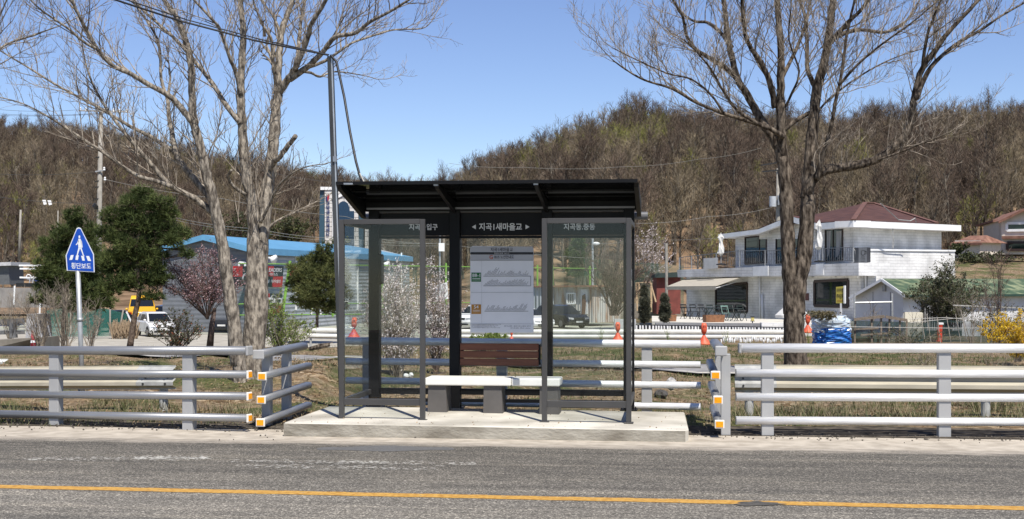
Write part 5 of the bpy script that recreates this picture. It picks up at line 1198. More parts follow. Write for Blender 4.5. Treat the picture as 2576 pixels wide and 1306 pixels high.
# speakers
for x, lb in ((678, 'horn loudspeaker under the blue eave beside the bare tree'), (966, 'small horn loudspeaker on the hall wall seen through the glass')):
    y = 650 if x < 700 else 664
    t = thing('horn_speaker', lb, 'loudspeaker', LP.off(.3).at(x, y)); p = LP.off(.2).at(x-6, y-2); dd = (V3((.9, -.4, -.25))).normalized()
    s = MB(); s.tube([p, p+dd*.25, p+dd*.6], [.06, .10, .34], 12, cap=True); s.build('horn', M_fas, t, smooth=True); MB().box(p-dd*.1, (.2, .2, .2)).build('driver', M_ch, t)
# banners
M_bred = mat('red_banner', S(190, 40, 45, .8), .7, var=.06); M_bblk = mat('black_banner', (.018, .018, .022), .7); M_bwht = mat('white_lettering', (.66, .66, .66), .6)
def banner(label, quads, texts):
    o = LP.off(.1).at(*quads[0][0][0]); t = thing('banner', label, 'banner', o)
    for q, m, nm in quads: MB().prism(LP.off(.10).pts(q), -LP.n*.04).build(nm, m, t)
    s = MB(); b = LP.off(.115)
    for tx, q, bo in texts: text_quad(s, tx, b.at(*q[0]), b.at(*q[1]), b.at(*q[2]), b.at(*q[3]), bo)
    if texts: s.build('lettering', M_bwht, t)
def zb4(x, y): return ((950+x/1530*410)*.6289, (1000+y/1530*410)*.6289)
z4 = lambda L: [zb4(*p) for p in L]
banner('red and black chequered LEADERS banner on the hall wall', [(z4([(400, 243), (545, 243), (540, 395), (395, 395)]), M_bred, 'red_panel'), (z4([(546, 243), (690, 243), (680, 393), (541, 395)]), M_bblk, 'black_panel'), (z4([(394, 397), (535, 397), (510, 552), (380, 552)]), M_bblk, 'black_panel'), (z4([(536, 397), (680, 395), (668, 554), (511, 554)]), M_bred, 'red_panel')],
       [('LEADERS', z4([(440, 325), (662, 330), (445, 268), (664, 270)]), .015), ('리더스', z4([(482, 388), (604, 388), (482, 340), (604, 340)]), .01), ('풋볼 아카데미', z4([(400, 492), (636, 498), (410, 440), (645, 445)]), .02)])
banner('large red banner with a dark ring emblem left of the double trunk', [(z4([(-60, 240), (75, 242), (75, 400), (-60, 400)]), M_bred, 'red_panel'), (z4([(76, 242), (180, 243), (180, 400), (76, 400)]), M_bblk, 'black_panel'), (z4([(-60, 401), (180, 401), (180, 540), (-60, 540)]), M_bblk, 'lower_panel')], [])
s = MB(); b = LP.off(.13); s.tube([b.at(*zb4(120+45*math.cos(k*.524), 430+70*math.sin(k*.524))) for k in range(13)], .06, 5); s.build('ring_emblem', MC['pale_metal'], bpy.data.objects['banner.001'])
banner('red and black banner partly behind the green shrub, low on the hall wall', [(z4([(378, 650), (482, 650), (478, 805), (370, 805)]), M_bred, 'red_panel'), (z4([(483, 650), (672, 646), (660, 795), (479, 803)]), M_bblk, 'black_panel'), (z4([(372, 808), (505, 808), (500, 955), (365, 955)]), M_bblk, 'black_panel'), (z4([(506, 808), (658, 800), (645, 930), (501, 955)]), M_bred, 'red_panel')], [('LEADERS', z4([(450, 880), (600, 880), (450, 840), (600, 840)]), .015)])
s = MB(); b = LP.off(.13); s.tube([b.at(*zb4(540+45*math.cos(k*.524), 740+65*math.sin(k*.524))) for k in range(13)], .05, 5); s.build('ring_emblem', MC['pale_metal'], bpy.data.objects['banner.002'])
banner('red and black banner mostly hidden by the young pine', [(z4([(808, 254), (905, 252), (900, 400), (795, 400)]), M_bred, 'red_panel'), (z4([(906, 252), (1060, 250), (1050, 400), (901, 400)]), M_bblk, 'black_panel'), (z4([(790, 402), (1045, 402), (1035, 555), (780, 555)]), M_bblk, 'lower_panel')], [])
# lime green sports fence with nets
M_lime = mat('lime_green_pipe', S(150, 205, 85, .52), .5, var=.06)
FP = VP(600, 84, 1500, 112)
sf = thing('sports_fence', 'lime green pipe fence with a dark net around the sports ground', 'fence', (FP.a.x+6, 95, -1.75))
def tp(x): return 663+(x-600)*.012 if x < 1100 else 669+(x-1100)*.022
for x in (722, 837, 962, 1122, 1190, 1302, 1352, 1390, 1484): 
    s = MB(); s.tube([FP.at(x+(8 if x == 722 else 0), tp(x)-8), FP.at(x-(12 if x == 722 else 0), 800-abs(x-1000)*.02)], .075 if x != 722 else .10, 6); s.build('post', M_lime, sf)
for y0, y1 in ((663, 676), (765, 760), (793, 786)):
    s = MB(); s.tube([FP.at(600, y0), FP.at(1500, y1)], .035, 5); s.build('rail', M_lime, sf)
s = MB(); s.prism(FP.off(-.12).pts([(600, 665), (1500, 678), (1500, 795), (600, 806)]), FP.n*.01); s.build('net', net_mat('dark_green_net', (.03, .10, .075), .11), sf)
gp = thing('goal_frame', 'small white goal frame before the lime fence', 'goal', P(780, 800, 82))
s = MB(); 
for L in ([(783, 795), (788, 776), (807, 774), (807, 795)], [(807, 775), (862, 776), (860, 795)], [(852, 795), (857, 780), (870, 778)]): s.tube([P(x, y-4, 82) for x, y in L], .055, 5)
s.build('frame', M_fas, gp)
nb = thing('notice_banner', 'tilted white notice sheet tied to the lime fence, seen through the left glass', 'banner', P(1110, 735, 98))
nq = [(1094, 719), (1125, 710), (1128, 752), (1096, 755)]
s = MB(); s.prism([P(x, y, 92) for x, y in nq], (0, .03, 0)); s.build('sheet', M_bwht, nb)
s = MB(); text_quad(s, '주차금지', P(1098, 727, 91.9), P(1122, 721, 91.9), P(1098, 720, 91.9), P(1122, 715, 91.9), .02); text_quad(s, '안내문', P(1101, 735, 91.9), P(1119, 731, 91.9), P(1101, 729, 91.9), P(1119, 725, 91.9), .02); text_quad(s, '공사중', P(1100, 743, 91.9), P(1121, 740, 91.9), P(1100, 737, 91.9), P(1121, 733, 91.9), .02); s.build('lettering', M_bk, nb)
# ================================================================ church
CP = VP(808, 178, 905, 178.3)
chh = thing('church', 'pale tiled church front with tall blue arched windows on the hill foot', 'church', (CP.a.x, 182, 2))
M_ct = brick('pale_stone_tiles', (.60, .58, .55), bump=.4, var=.05); M_cb = mat('dark_blue_glass', (.010, .035, .075), .25, var=.1); 
for nd in M_ct.node_tree.nodes:
    if nd.type == 'TEX_BRICK': nd.inputs['Brick Width'].default_value = 1.6; nd.inputs['Row Height'].default_value = .62; nd.inputs['Mortar Size'].default_value = .045; nd.inputs['Mortar'].default_value = (.35, .35, .36, 1)
s = MB(); CP.slab(s, [(817, 474), (900, 476), (903, 640), (817, 640)], 8); s.build('wall', M_ct, chh)
s = MB(); CP.off(-.25).slab(s, [(805, 478), (817, 478), (817, 640), (802, 640)], 7); CP.off(-.25).slab(s, [(903, 484), (915, 484), (914, 640), (902, 640)], 6); s.build('blue_side', mat('dark_teal_panel', (.03, .075, .11), .5, var=.08), chh)
s = MB(); CP.off(-.8).slab(s, [(918, 480), (960, 482), (960, 640), (918, 640)], 5); s.build('rear_wall', M_ct, chh)
s = MB(); CP.off(.15).slab(s, [(806, 470), (860, 471), (860, 477), (806, 478)], 8.4); s.build('parapet', M_fas, chh)
s = MB(); c5 = CP.off(.06); arc = [(864+(-16*math.cos(k*.349)), 530-24*math.sin(k*.349)) for k in range(10)]
c5.slab(s, [(838, 600), (838, 531), (848, 531)]+arc[1:9]+[(880, 531), (891, 531), (891, 640), (838, 640)], .2); w_ = s.build('arched_window', M_cb, chh)
s = MB(); c6 = CP.off(.1)
for a_, b_ in (((837, 532), (837, 602)), ((848, 530), (850, 515))): s.bar(c6.at(*a_), c6.at(*b_), .10, .2)
s.bar(c6.at(836, 502), c6.at(864, 488), .18, .35); s.bar(c6.at(864, 488), c6.at(891, 498), .18, .35); s.build('window_surround', M_fas, w_)
s = MB(); c7 = CP.off(.12)
for i, chx in enumerate('생명샘교회예배당'): 
    y = 516+i*11.2; text_quad(s, chx, c7.at(820, y), c7.at(829, y), c7.at(820, y-9.5), c7.at(829, y-9.5), .03)
s.build('vertical_lettering', mat('navy_lettering', (.02, .035, .12), .5), chh)
s = MB(); s.poly(c7.pts([(825, 487), (829, 492), (827, 503), (824, 506), (823, 496)])); s.build('emblem', mat('red_emblem', (.35, .02, .03), .5), chh)
s = MB(); s.poly(c7.pts([(820, 491), (823, 496), (824, 506), (820, 506), (819, 499)])); s.build('emblem', MC['navy_lettering'], chh)
# ================================================================ rusty corrugated cabin
KP = VP(1340, 106, 1491, 102)
kb = thing('corrugated_cabin', 'rusty corrugated metal cabin behind the black SUV', 'cabin', (KP.a.x+2, 105, -1.8))
M_rust = mat('rusty_corrugated_metal', (.47, .46, .44), .7, col2=(.27, .13, .06), scale=.9, detail=9, stretch=(2.5, 2.5, .5), lo=.45, hi=.68); ribs(M_rust, 0, 1.6, 1.0, .1)
M_galv = mat('galvanised_sheet', (.36, .39, .43), .5, .2, var=.1, scale=1); ribs(M_galv, 0, 1.2, 1.0, .12)
s = MB(); KP.slab(s, [(1391, 722), (1490, 721), (1490, 812), (1391, 812)], 3.5); s.build('wall', M_rust, kb)
s = MB(); KP.off(.2).slab(s, [(1338, 721), (1390, 721), (1390, 815), (1338, 815)], 3.2); s.build('sheet_wall', M_galv, kb)
s = MB(); KP.off(.4).slab(s, [(1340, 719), (1493, 717.5), (1493, 722), (1340, 723)], 4.2); s.build('roof', mat('rusty_roof_edge', (.20, .11, .07), .8, var=.3), kb)
s = MB(); kk = KP.off(.05); kk.slab(s, [(1461, 728), (1478, 728), (1478, 790), (1461, 790)], .1); s.build('door', mat('white_door', (.55, .56, .57), .6), kb)
s = MB(); KP.off(.12).slab(s, [(1464, 744), (1471, 740), (1473, 762), (1471, 790), (1463, 790)], .05); s.build('door_board', mat('rust_plank', (.12, .06, .04), .8), kb)
pts = KP.off(.06).pts([(1427, 738), (1447, 738), (1447, 764), (1427, 764)]); s = MB()
for p, q in zip(pts, pts[1:]+pts[:1]): s.bar(p, q, .10, .1, KP.n)
for k_ in (.25, .5, .75): s.bar(lerp(pts[0], pts[1], k_), lerp(pts[3], pts[2], k_), .05, .06, KP.n)
f = s.build('window', M_fas, kb); MB().prism(KP.off(.03).pts([(1427, 738), (1447, 738), (1447, 764), (1427, 764)]), -KP.n*.02).build('pane', M_wgl, f)
bw = tag(MB().prism([P(1380, 790, 99), P(1440, 790, 99), P(1440, 815, 98)+V3((1.3, 0, 0)), P(1380, 815, 98)], (0, .4, 0)).build('rubber_edging', MC['black_rubber'], origin=P(1400, 812, 99)), 'dark block edging beside the black SUV', 'edging') if 0 else None
# houses on the slope behind, seen through the glass
hv_ = thing('hill_house', 'pale house with dark windows half hidden by bare trees through the left glass', 'house', P(985, 640, 190))
q_ = VP(950, 190, 1085, 196); s = MB(); q_.slab(s, [(962, 606), (1085, 608), (1085, 660), (962, 660)], 6); s.build('wall', mat('grey_plaster', (.27, .26, .25), .9, var=.1), hv_)
for x in (975, 1000, 1026, 1052, 1072):
    s = MB(); q_.off(.06).slab(s, [(x, 614), (x+9, 614), (x+9, 626), (x, 626)], .1); s.build('window', M_wgl, hv_)
s = MB(); q_.off(.4).slab(s, [(958, 602), (1089, 604), (1089, 608), (958, 606)], 7); s.build('roof', mat('dark_roof', (.06, .055, .05), .8), hv_)
# left edge: grey shelter roof, white fence, farm gear
gs = thing('grey_shack', 'grey sloping-sided shack at the left edge', 'shack', P(5, 712, 100))
s = MB(); s.prism([P(-60, 668, 100), P(21, 668, 100), P(24, 716, 100), P(-60, 716, 100)], (0, 3, 0)); s.build('wall', mat('dark_grey_sheet', (.09, .095, .10), .6), gs)
s = MB(); s.prism([P(-60, 663, 99.6), P(27, 659, 99.6), P(27, 668, 99.6), P(-60, 671, 99.6)], (0, 4, 0)); s.build('roof', mat('pale_sheet_edge', (.42, .42, .42), .6), gs)
gr_ = thing('equipment_rack', 'jumble of ladders and white pipes stacked on a rack at the left', 'rack', P(70, 716, 98))
s = MB()
for y0, y1, x0, x1 in ((668, 668, 48, 162), (676, 676, 50, 140), (698, 700, 50, 110)): s.bar(P(x0, y0, 98), P(x1, y1, 98), .12, .12)
s.build('pipes', M_fas, gr_)
for x in (77, 104, 128):
    s = MB(); a_, b_, c_, d_ = P(x-4, 716, 97.5), P(x+5, 716, 97.5), P(x+0, 694, 97.8), P(x+8, 694, 97.8); s.bar(a_, c_, .05, .05); s.bar(b_, d_, .05, .05)
    for k_ in range(5): s.bar(lerp(a_, c_, (k_+.5)/5), lerp(b_, d_, (k_+.5)/5), .04, .04)
    s.build('ladder', MC['pale_metal'], gr_)
s = MB()
for x, y in ((72, 697), (106, 692), (118, 702)): s.tube([P(x+6*math.cos(k*.628), y+6*math.sin(k*.628), 98) for k in range(11)], .04, 4)
s.build('hoops', M_fas, gr_); s = MB(); s.prism([P(84, 702, 98), P(100, 699, 98), P(104, 704, 98), P(88, 708, 98)], (0, .3, 0)); s.build('blue_tarp', mat('blue_tarp', S(25, 85, 190, .8), .5), gr_)
s = MB(); s.prism([P(40, 712, 97), P(150, 712, 97), P(150, 722, 97), P(40, 722, 97)], (0, 2, 0)); s.build('rack_base', M_ch, gr_)
wf = thing('white_post_fence', 'grey panel fence with thin white posts at the left edge', 'fence', P(60, 770, 92))
s = MB(); s.prism([P(-60, 724, 92), P(185, 724, 92), P(185, 774, 92), P(-60, 774, 92)], (0, .05, 0)); s.build('panel', mat('grey_brown_panel', (.22, .205, .19), .8, var=.18, scale=1.5), wf)
s = MB()
for x, y0, y1 in ((37, 719, 768), (107, 719, 760), (101, 760, 800), (142, 724, 770), (178, 728, 770)): s.tube([P(x, y0, 91.8), P(x-2, y1, 91.8)], .06, 5)
s.build('posts', M_fas, wf)
# ================================================================ vehicles
M_tyre = mat('tyre_rubber', (.012, .012, .012), .8); M_rim = mat('alloy_rim', (.35, .35, .36), .3, .8); M_cgl = mat('car_glass', (.010, .012, .014), .04, var=.1)
M_lamp = mat('headlamp_glass', (.45, .46, .48), .1, .3); M_tail = mat('tail_lamp', (.25, .01, .01), .2); M_plate = mat('number_plate', (.65, .65, .62), .5); M_trimb = mat('black_trim', (.012, .012, .013), .5)
def paint(name, c, metal=0.): 
    m = mat(name, c, .25, metal, var=.02, spec=.6); m.node_tree.nodes['Principled BSDF'].inputs['Coat Weight'].default_value = .6; return m
CAR = {
 'hatch': dict(L=3.6, W=1.6, H=1.5, lower=[(-1.75, .28), (-1.80, .55), (-1.78, .88), (-1.2, .93), (.75, .93), (1.45, .80), (1.74, .62), (1.80, .42), (1.74, .22)], cabin=[(-1.72, .90), (-1.45, 1.40), (-.9, 1.48), (.0, 1.48), (.35, 1.42), (1.15, .88)], wb=1.15, wr=.29, posts=(-.85, .15)),
 'sedan': dict(L=4.8, W=1.83, H=1.45, lower=[(-2.3, .30), (-2.40, .6), (-2.36, .95), (-1.6, 1.0), (1.0, .95), (2.0, .82), (2.34, .62), (2.40, .40), (2.3, .22)], cabin=[(-1.85, .96), (-1.0, 1.40), (-.3, 1.45), (.3, 1.42), (1.25, .93)], wb=1.40, wr=.33, posts=(-.75, .15)),
 'suv': dict(L=4.75, W=1.88, H=1.70, lower=[(-2.25, .35), (-2.36, .6), (-2.32, 1.1), (-1.5, 1.12), (.9, 1.10), (1.95, 1.0), (2.30, .80), (2.37, .5), (2.28, .27)], cabin=[(-2.28, 1.08), (-1.95, 1.58), (-1.2, 1.70), (.0, 1.69), (.4, 1.62), (1.25, 1.06)], wb=1.35, wr=.37, posts=(-1.2, -.25)),
 'van': dict(L=5.1, W=1.92, H=1.98, lower=[(-2.5, .35), (-2.55, .7), (-2.53, 1.05), (-1.5, 1.08), (1.5, 1.05), (2.2, .95), (2.5, .75), (2.55, .45), (2.45, .25)], cabin=[(-2.52, 1.04), (-2.42, 1.85), (-2.1, 1.98), (.6, 1.98), (1.1, 1.88), (2.0, .98)], wb=1.5, wr=.34, posts=(-1.1, .3)),
}
def car(label, kind, c, head, m, cat='car', name='parked_car', roofrack=False):
    k = CAR[kind]; W_ = k['W']/2
    t = thing(name, label, cat, c, head)
    def loft(prof, ys, insets, zt=0):
        s = MB(); n_ = len(prof); cx = sum(p[0] for p in prof)/n_; cz = sum(p[1] for p in prof)/n_
        for y, i in zip(ys, insets): s.v += [(cx+(p[0]-cx)*(1-i*.06), y, cz+(p[1]-cz)*(1-i*.12)) for p in prof]
        m_ = len(ys)
        for a in range(m_-1):
            for b in range(n_): s.f.append([a*n_+b, a*n_+(b+1) % n_, (a+1)*n_+(b+1) % n_, (a+1)*n_+b]); s.m.append(0)
        s.f.append(list(range(n_))[::-1]); s.f.append([(m_-1)*n_+b for b in range(n_)]); s.m += [0, 0]; return s
    lo = k['lower']+[(-k['wb']-.5, .2)] if 0 else k['lower']
    b = loft(lo, [-W_, -W_*.93, -W_*.6, W_*.6, W_*.93, W_], [1, .25, 0, 0, .25, 1]).build('body', m, t, local=True, bevel=.03, seg=2)
    cb = k['cabin']; s = MB(); zb_ = cb[0][1]; zt = max(p[1] for p in cb)
    def wy(z, o=0): return lerp(W_*.93, W_*.72, clamp((z-zb_)/(zt-zb_)))+o
    n_ = len(cb); s.v = [(x, -wy(z), z) for x, z in cb]+[(x, wy(z), z) for x, z in cb]
    s.f = [list(range(n_))[::-1], [n_+i for i in range(n_)]]+[[i, (i+1) % n_, (i+1) % n_+n_, i+n_] for i in range(n_)]; s.m = [0]*len(s.f)
    s.build('cabin', m, t, local=True, bevel=.04, seg=2)
    def at(i, j, f): return (lerp(cb[i][0], cb[j][0], f), lerp(cb[i][1], cb[j][1], f))
    def cross(p, q, nm, ox, oz, mm=M_cgl):
        s = MB(); (x0, z0), (x1, z1) = p, q
        s.poly([(x0+ox, -wy(z0, -.07), z0+oz), (x0+ox, wy(z0, -.07), z0+oz), (x1+ox, wy(z1, -.06), z1+oz), (x1+ox, -wy(z1, -.06), z1+oz)]); return s.build(nm, mm, t, local=True)
    nl = n_-1
    cross(at(nl, nl-1, .06), at(nl, nl-1, .92), 'windscreen', .015, .015)
    cross(at(0, 1, .40 if kind == 'van' else .12), at(0, 1, .90), 'rear_window', -.012, .010)
    z0, z1 = zb_+.07, zt-.14
    def xr(z): # rear/front limits at height z
        fr_ = lerp(cb[nl][0], cb[nl-1][0], clamp((z-cb[nl][1])/(cb[nl-1][1]-cb[nl][1])))
        re_ = lerp(cb[0][0], cb[1][0], clamp((z-cb[0][1])/(cb[1][1]-cb[0][1]))); return re_, fr_
    r0, f0 = xr(z0); r1, f1 = xr(z1)
    for sy in (-1, 1):
        ps = list(k['posts'])
        seq = [(r0+.16, r1+.16)]+[(p, p) for p in ps]+[(f0-.16, f1-.16)]
        for (a0, a1), (b0, b1) in zip(seq, seq[1:]):
            s = MB(); q = [(a0+.04, z0), (b0-.04, z0), (b1-.04, z1), (a1+.04, z1)]
            s.poly([(x, sy*(wy(z)+.006), z) for x, z in (q if sy < 0 else q[::-1])]); s.build('side_window', M_cgl, t, local=True)
        s = MB(); s.blob((f0-.25, sy*(W_+.05), z0+.03), (.09, .10, .07), 6, 4, 0); s.build('wing_mirror', m, t, local=True, smooth=True)
        fx = k['lower'][-3][0]; s = MB(); hz = k['lower'][-3][1]
        s.poly([(fx-.02, sy*W_*.92, hz+.02), (fx+.03, sy*W_*.50, hz-.02), (fx+.05, sy*W_*.50, hz-.15), (fx+.0, sy*W_*.92, hz-.10)]); 
        s.poly([(fx-.02, sy*(W_*.92), hz+.02), (fx-.42, sy*(W_*.985), hz+.13), (fx-.3, sy*(W_*.99), hz+.0), (fx+.0, sy*W_*.93, hz-.10)]); s.build('headlight', M_lamp, t, local=True)
        rx = k['lower'][1][0]; s = MB(); s.box((rx+.03, sy*W_*.80, k['lower'][2][1]-.12), (.06, .25, .20)); s.build('tail_light', M_tail, t, local=True)
        for x in (-k['wb'], k['wb']):
            wr = k['wr']; s = MB(); s.tube([(x, sy*(W_-.16), wr), (x, sy*(W_+.012), wr)], wr, 20); wh = s.build('wheel', M_tyre, t, local=True)
            s = MB(); s.tube([(x, sy*(W_-.03), wr), (x, sy*(W_+.02), wr)], wr*.62, 14); s.build('rim', M_rim, wh, local=True)
            s = MB(); s.prism([(x+(wr+.07)*math.cos(a*.314), sy*(W_-.035), wr+(wr+.07)*math.sin(a*.314)) for a in range(11)], (0, sy*.042, 0)); s.build('wheel_arch', M_trimb, t, local=True)
    x = max(p[0] for p in k['lower'])
    s = MB(); s.box((x-.0, 0, .50), (.03, k['W']*.30, .11)); s.build('number_plate', M_plate, t, local=True)
    s = MB(); s.box((x-.035, 0, k['lower'][-3][1]-.07), (.06, k['W']*.42, .12)); s.box((x-.03, 0, .33), (.06, k['W']*.7, .11)); s.build('grille', M_trimb, t, local=True)
    xr_ = min(p[0] for p in k['lower']); s = MB(); s.box((xr_+.015, 0, .72), (.04, k['W']*.30, .11)); s.build('number_plate', M_plate, t, local=True)
    s = MB(); s.box((xr_+.04, 0, .42), (.08, k['W']*.86, .16)); s.build('bumper', M_trimb if kind != 'van' else m, t, local=True)
    return t
pw, pb, pg_, pyl, pgr = paint('white_car_paint', (.72, .72, .71)), paint('black_car_paint', (.010, .011, .014)), paint('dark_green_car_paint', (.012, .022, .026)), paint('yellow_car_paint', S(250, 190, 15, .85)), paint('grey_car_paint', (.05, .05, .055))
def gp_(px, D): x = (px-CX)/F*D; return V3((x, D, ground(x, D)+.02))
car('white hatchback with black windscreen parked beside the pine trunk', 'hatch', gp_(391, 82.5), -1.05, pw)
car('yellow van seen from behind, parked past the white hatchback', 'van', gp_(357, 96), 1.84, pyl, 'van', 'parked_van').scale = (1.15, 1.05, 1.2)
car('dark green-black car behind the green net fence at left', 'sedan', gp_(287, 91), 1.25, pg_)
car('dark grey pickup-like car behind the pink plum tree', 'suv', gp_(460, 100), .95, pgr)
tk = car('black car half hidden behind the double tree trunk', 'sedan', gp_(592, 90), -1.75, pb)
t = thing('blue_truck', 'dark blue covered truck bed visible between the two tree trunks', 'truck', gp_(585, 99), .2)
s = MB(); s.prism([(-1.6, -1, 1.0), (1.7, -1, 1.0), (1.7, -1, 1.9), (.6, -1, 2.6), (-1.6, -1, 2.6)], (0, 2.0, 0)); s.build('body', paint('navy_truck_paint', (.018, .032, .085)), t, local=True, bevel=.03)
s = MB(); s.box((0, 0, .8), (3.4, 1.7, .3)); s.build('chassis', M_trimb, t, local=True)
for x in (-1.1, 1.2):
    for y in (-.95, .95):
        s = MB(); s.tube([(x, y-.12, .42), (x, y+.12, .42)], .42, 14); s.build('wheel', M_tyre, t, local=True)
s = MB(); s.box((1.0, -1.012, 1.7), (.9, .01, .5)); s.build('side_window', M_cgl, t, local=True)
car('white car behind the flowering shrub, seen through the left glass', 'sedan', gp_(1048, 97), -.85, pw)
car('white SUV partly hidden behind the left edge of the route map board', 'suv', gp_(1205, 98), -2.15, pw)
car('white sedan nose showing between the route map board and the black SUV', 'sedan', gp_(1322, 97), -.95, pw)
car('black SUV parked in front of the rusty cabin', 'suv', gp_(1412, 98.5), -1.02, pb)
# ================================================================ barrier posts and cones
M_or = mat('orange_plastic', S(215, 85, 55, .8), .55, col2=S(235, 110, 75, .85), scale=3)
def barrier(label, px, py, D, h, lean=0, shape=0):
    c = P(px, py, D); t = thing('barrier_post', label, 'barrier post', c, 0, 'orange plastic barrier posts along the lane')
    s = MB(); s.lathe((0, 0, 0), [(.30*h, 0), (.31*h, .06*h), (.27*h, .10*h), (.20*h, .22*h), (.09*h, .38*h), (.075*h, .44*h)], 16); s.build('base', M_or, t, smooth=True, local=True)
    s = MB(); s.tube([(0, 0, .43*h), (0, 0, .50*h)], .05*h, 8); s.build('neck', mat('dark_red_plastic', (.14, .02, .012), .5), t, local=True)
    s = MB(); s.tube([(lean*.0, 0, .50*h), (lean*.3, 0, .62*h), (lean*.8, 0, .85*h), (lean, 0, 1.0*h)], [.07*h, .13*h, .14*h, .09*h], 12); s.build('paddle', M_or, t, smooth=True, local=True)
    MB().box((lean*.8+.0, -.125*h, .84*h), (.10*h, .02*h, .10*h)).build('handle_recess', mat('dark_red_plastic', (.14, .02, .012), .5), t, local=True)
barrier('orange barrier post with a bell-shaped base at the end of the rear railing', 1771, 868, 49, .80)
barrier('orange barrier post seen through the right glass bay above the rear railing', 1554, 858, 56, .78)
barrier('orange barrier post seen through the leftmost shelter glass', 890, 852, 56, .88, .03)
barrier('pinkish orange barrier post peeking out under the route map board', 1287, 856, 57, .38)
barrier('orange barrier post top behind the right side of the big bare tree', 2032, 838, 62, .85)
t = thing('orange_net_roll', 'upright orange net roll by the garden fence at right', 'net roll', P(2366, 858, 58))
s = MB(); s.tube([P(2362, 860, 58), P(2364, 835, 58), P(2365, 817, 58)], [.13, .10, .11], 10); s.build('roll', mat('orange_net', S(200, 65, 40, .8), .8, var=.35, scale=18), t); MB().box(P(2366, 814, 58), (.2, .2, .08)).build('cap', M_fas, t)
t = thing('red_cone', 'thin red cone leaning before the concrete block at far left', 'cone', P(83, 872, 45))
s = MB(); s.tube([P(84, 874, 45), P(81, 832, 45)], [.10, .025], 10); s.build('cone_body', mat('red_plastic', (.35, .015, .03), .5), t, smooth=True); s = MB(); s.tube([P(83.2, 862, 45), P(82.6, 856, 45)], [.085, .068], 10); s.build('band', M_fas, t)
# concrete block, grey cabinet, old guard rail at far left
M_cc = mat('stained_concrete', (.13, .115, .09), .9, col2=(.24, .215, .175), scale=1.5, stretch=(1, 1, .4), detail=8, bump=.4)
t = thing('concrete_block', 'stained brown concrete block wall at far left behind the silver railing', 'block', P(60, 880, 47))
s = MB(); s.prism([P(-80, 860, 47), P(95, 850, 47), P(122, 848, 48), P(122, 885, 48), P(-80, 890, 47)], (0, 1.2, 0)); s.build('block', M_cc, t)
t = thing('grey_cabinet', 'tapered pale grey concrete post on the concrete block at far left', 'concrete post', P(82, 850, 48.2))
s = MB(); b = [P(64, 849, 48), P(110, 849, 48)]; s.prism([P(64, 850, 48), P(108, 850, 48), P(92, 790, 48), P(68, 790, 48)], (0, .9, 0)); s.build('front', mat('pale_grey_concrete', (.36, .36, .36), .8, var=.1), t)
s = MB(); s.prism([P(109, 850, 48.02), P(115, 849, 48.6), P(110, 790, 48.6), P(93, 790, 48.02)], (0, .7, 0)); s.build('dark_side', mat('dark_grey_concrete', (.06, .06, .06), .8), t)
t = thing('old_guardrail', 'weathered grey timber-like guard rail at the left edge', 'guardrail', P(20, 850, 50))
s = MB(); s.bar(P(-60, 814, 50), P(62, 808, 50), .04, .22); s.bar(P(-60, 838, 50), P(62, 836, 50), .04, .14); s.build('rails', mat('weathered_grey', (.13, .13, .13), .8, var=.2), t)
s = MB(); s.prism([P(22, 812, 49.9), P(36, 812, 49.9), P(40, 850, 49.9), P(24, 850, 49.9)], (0, .2, 0)); s.build('post', MC['weathered_grey'], t)
# yellow parking sign
t = thing('yellow_sign', 'yellow no-parking signboard on a thin white stick in front of the cafe window', 'sign', P(2114, 830, 66))
yv = VP(2094, 66, 2128, 65.5); s = MB(); yv.slab(s, [(2103, 721.5), (2122, 722), (2123, 763), (2103, 763)], .05) if 0 else yv.slab(s, [(2103, 722), (2122.5, 720), (2122.5, 763), (2103, 763)], .05); s.build('sign_plate', mat('yellow_board', S(205, 190, 85, .75), .6, var=.06), t)
s = MB(); yv.off(.06).slab(s, [(2122, 719), (2125.5, 718.5), (2125.5, 763.5), (2122, 763.5)], .10); yv.slab(s, [(2113, 763), (2117, 763), (2117, 830), (2113, 830)], .05); s.build('stick', M_fas, t)
y2 = yv.off(.012); s = MB(); text_quad(s, '외부차량', y2.at(2104.5, 735), y2.at(2121, 735), y2.at(2104.5, 725.5), y2.at(2121, 724.5), .015); text_quad(s, '주차금지', y2.at(2104.5, 751), y2.at(2121, 751), y2.at(2104.5, 739.5), y2.at(2121, 739), .02); s.build('lettering', M_bk, t)
s = MB(); text_quad(s, '견인조치', y2.at(2106, 759.5), y2.at(2120, 759.5), y2.at(2106, 754.5), y2.at(2120, 754.5), .01); s.build('red_lettering', mat('dark_red_print', (.25, .02, .02), .6), t)
# tarp bundle
t = thing('tarp_bundle', 'big bundle wrapped in blue tarp and clear plastic with pine branches on top', 'bundle', P(2092, 862, 55))
rt = random.Random(4)
def wrapped(x0, x1, y0, y1, D, dep, amp):
    s = MB(); w_ = (x1-x0)/F*D/2; h = (y1-y0)/F*D; c = P((x0+x1)/2, y1, D+dep); nu, nv = 40, 22; vs = []
    for j in range(nv+1):
        v = j/nv; k = (1-.25*sstep(.7, 1, v))
        for i in range(nu):
            a = 2*math.pi*i/nu; ex = .55; cx = math.copysign(abs(math.cos(a))**ex, math.cos(a)); sy = math.copysign(abs(math.sin(a))**ex, math.sin(a))
            r = 1+amp*math.sin(a*5+v*13+2*math.sin(v*9+a*2))*.6+rt.uniform(-amp, amp)*.6
            vs.append(c+V3((cx*w_*k*r, sy*dep*k*r, h*(v if v < .9 else .9+.1*math.sin((v-.9)*15.7)))))
    s.v = [tuple(p) for p in vs]
    for j in range(nv):
        for i in range(nu): s.f.append([j*nu+i, j*nu+(i+1) % nu, (j+1)*nu+(i+1) % nu, (j+1)*nu+i]); s.m.append(0)
    s.f.append([nv*nu+i for i in range(nu)]); s.m.append(0); return s
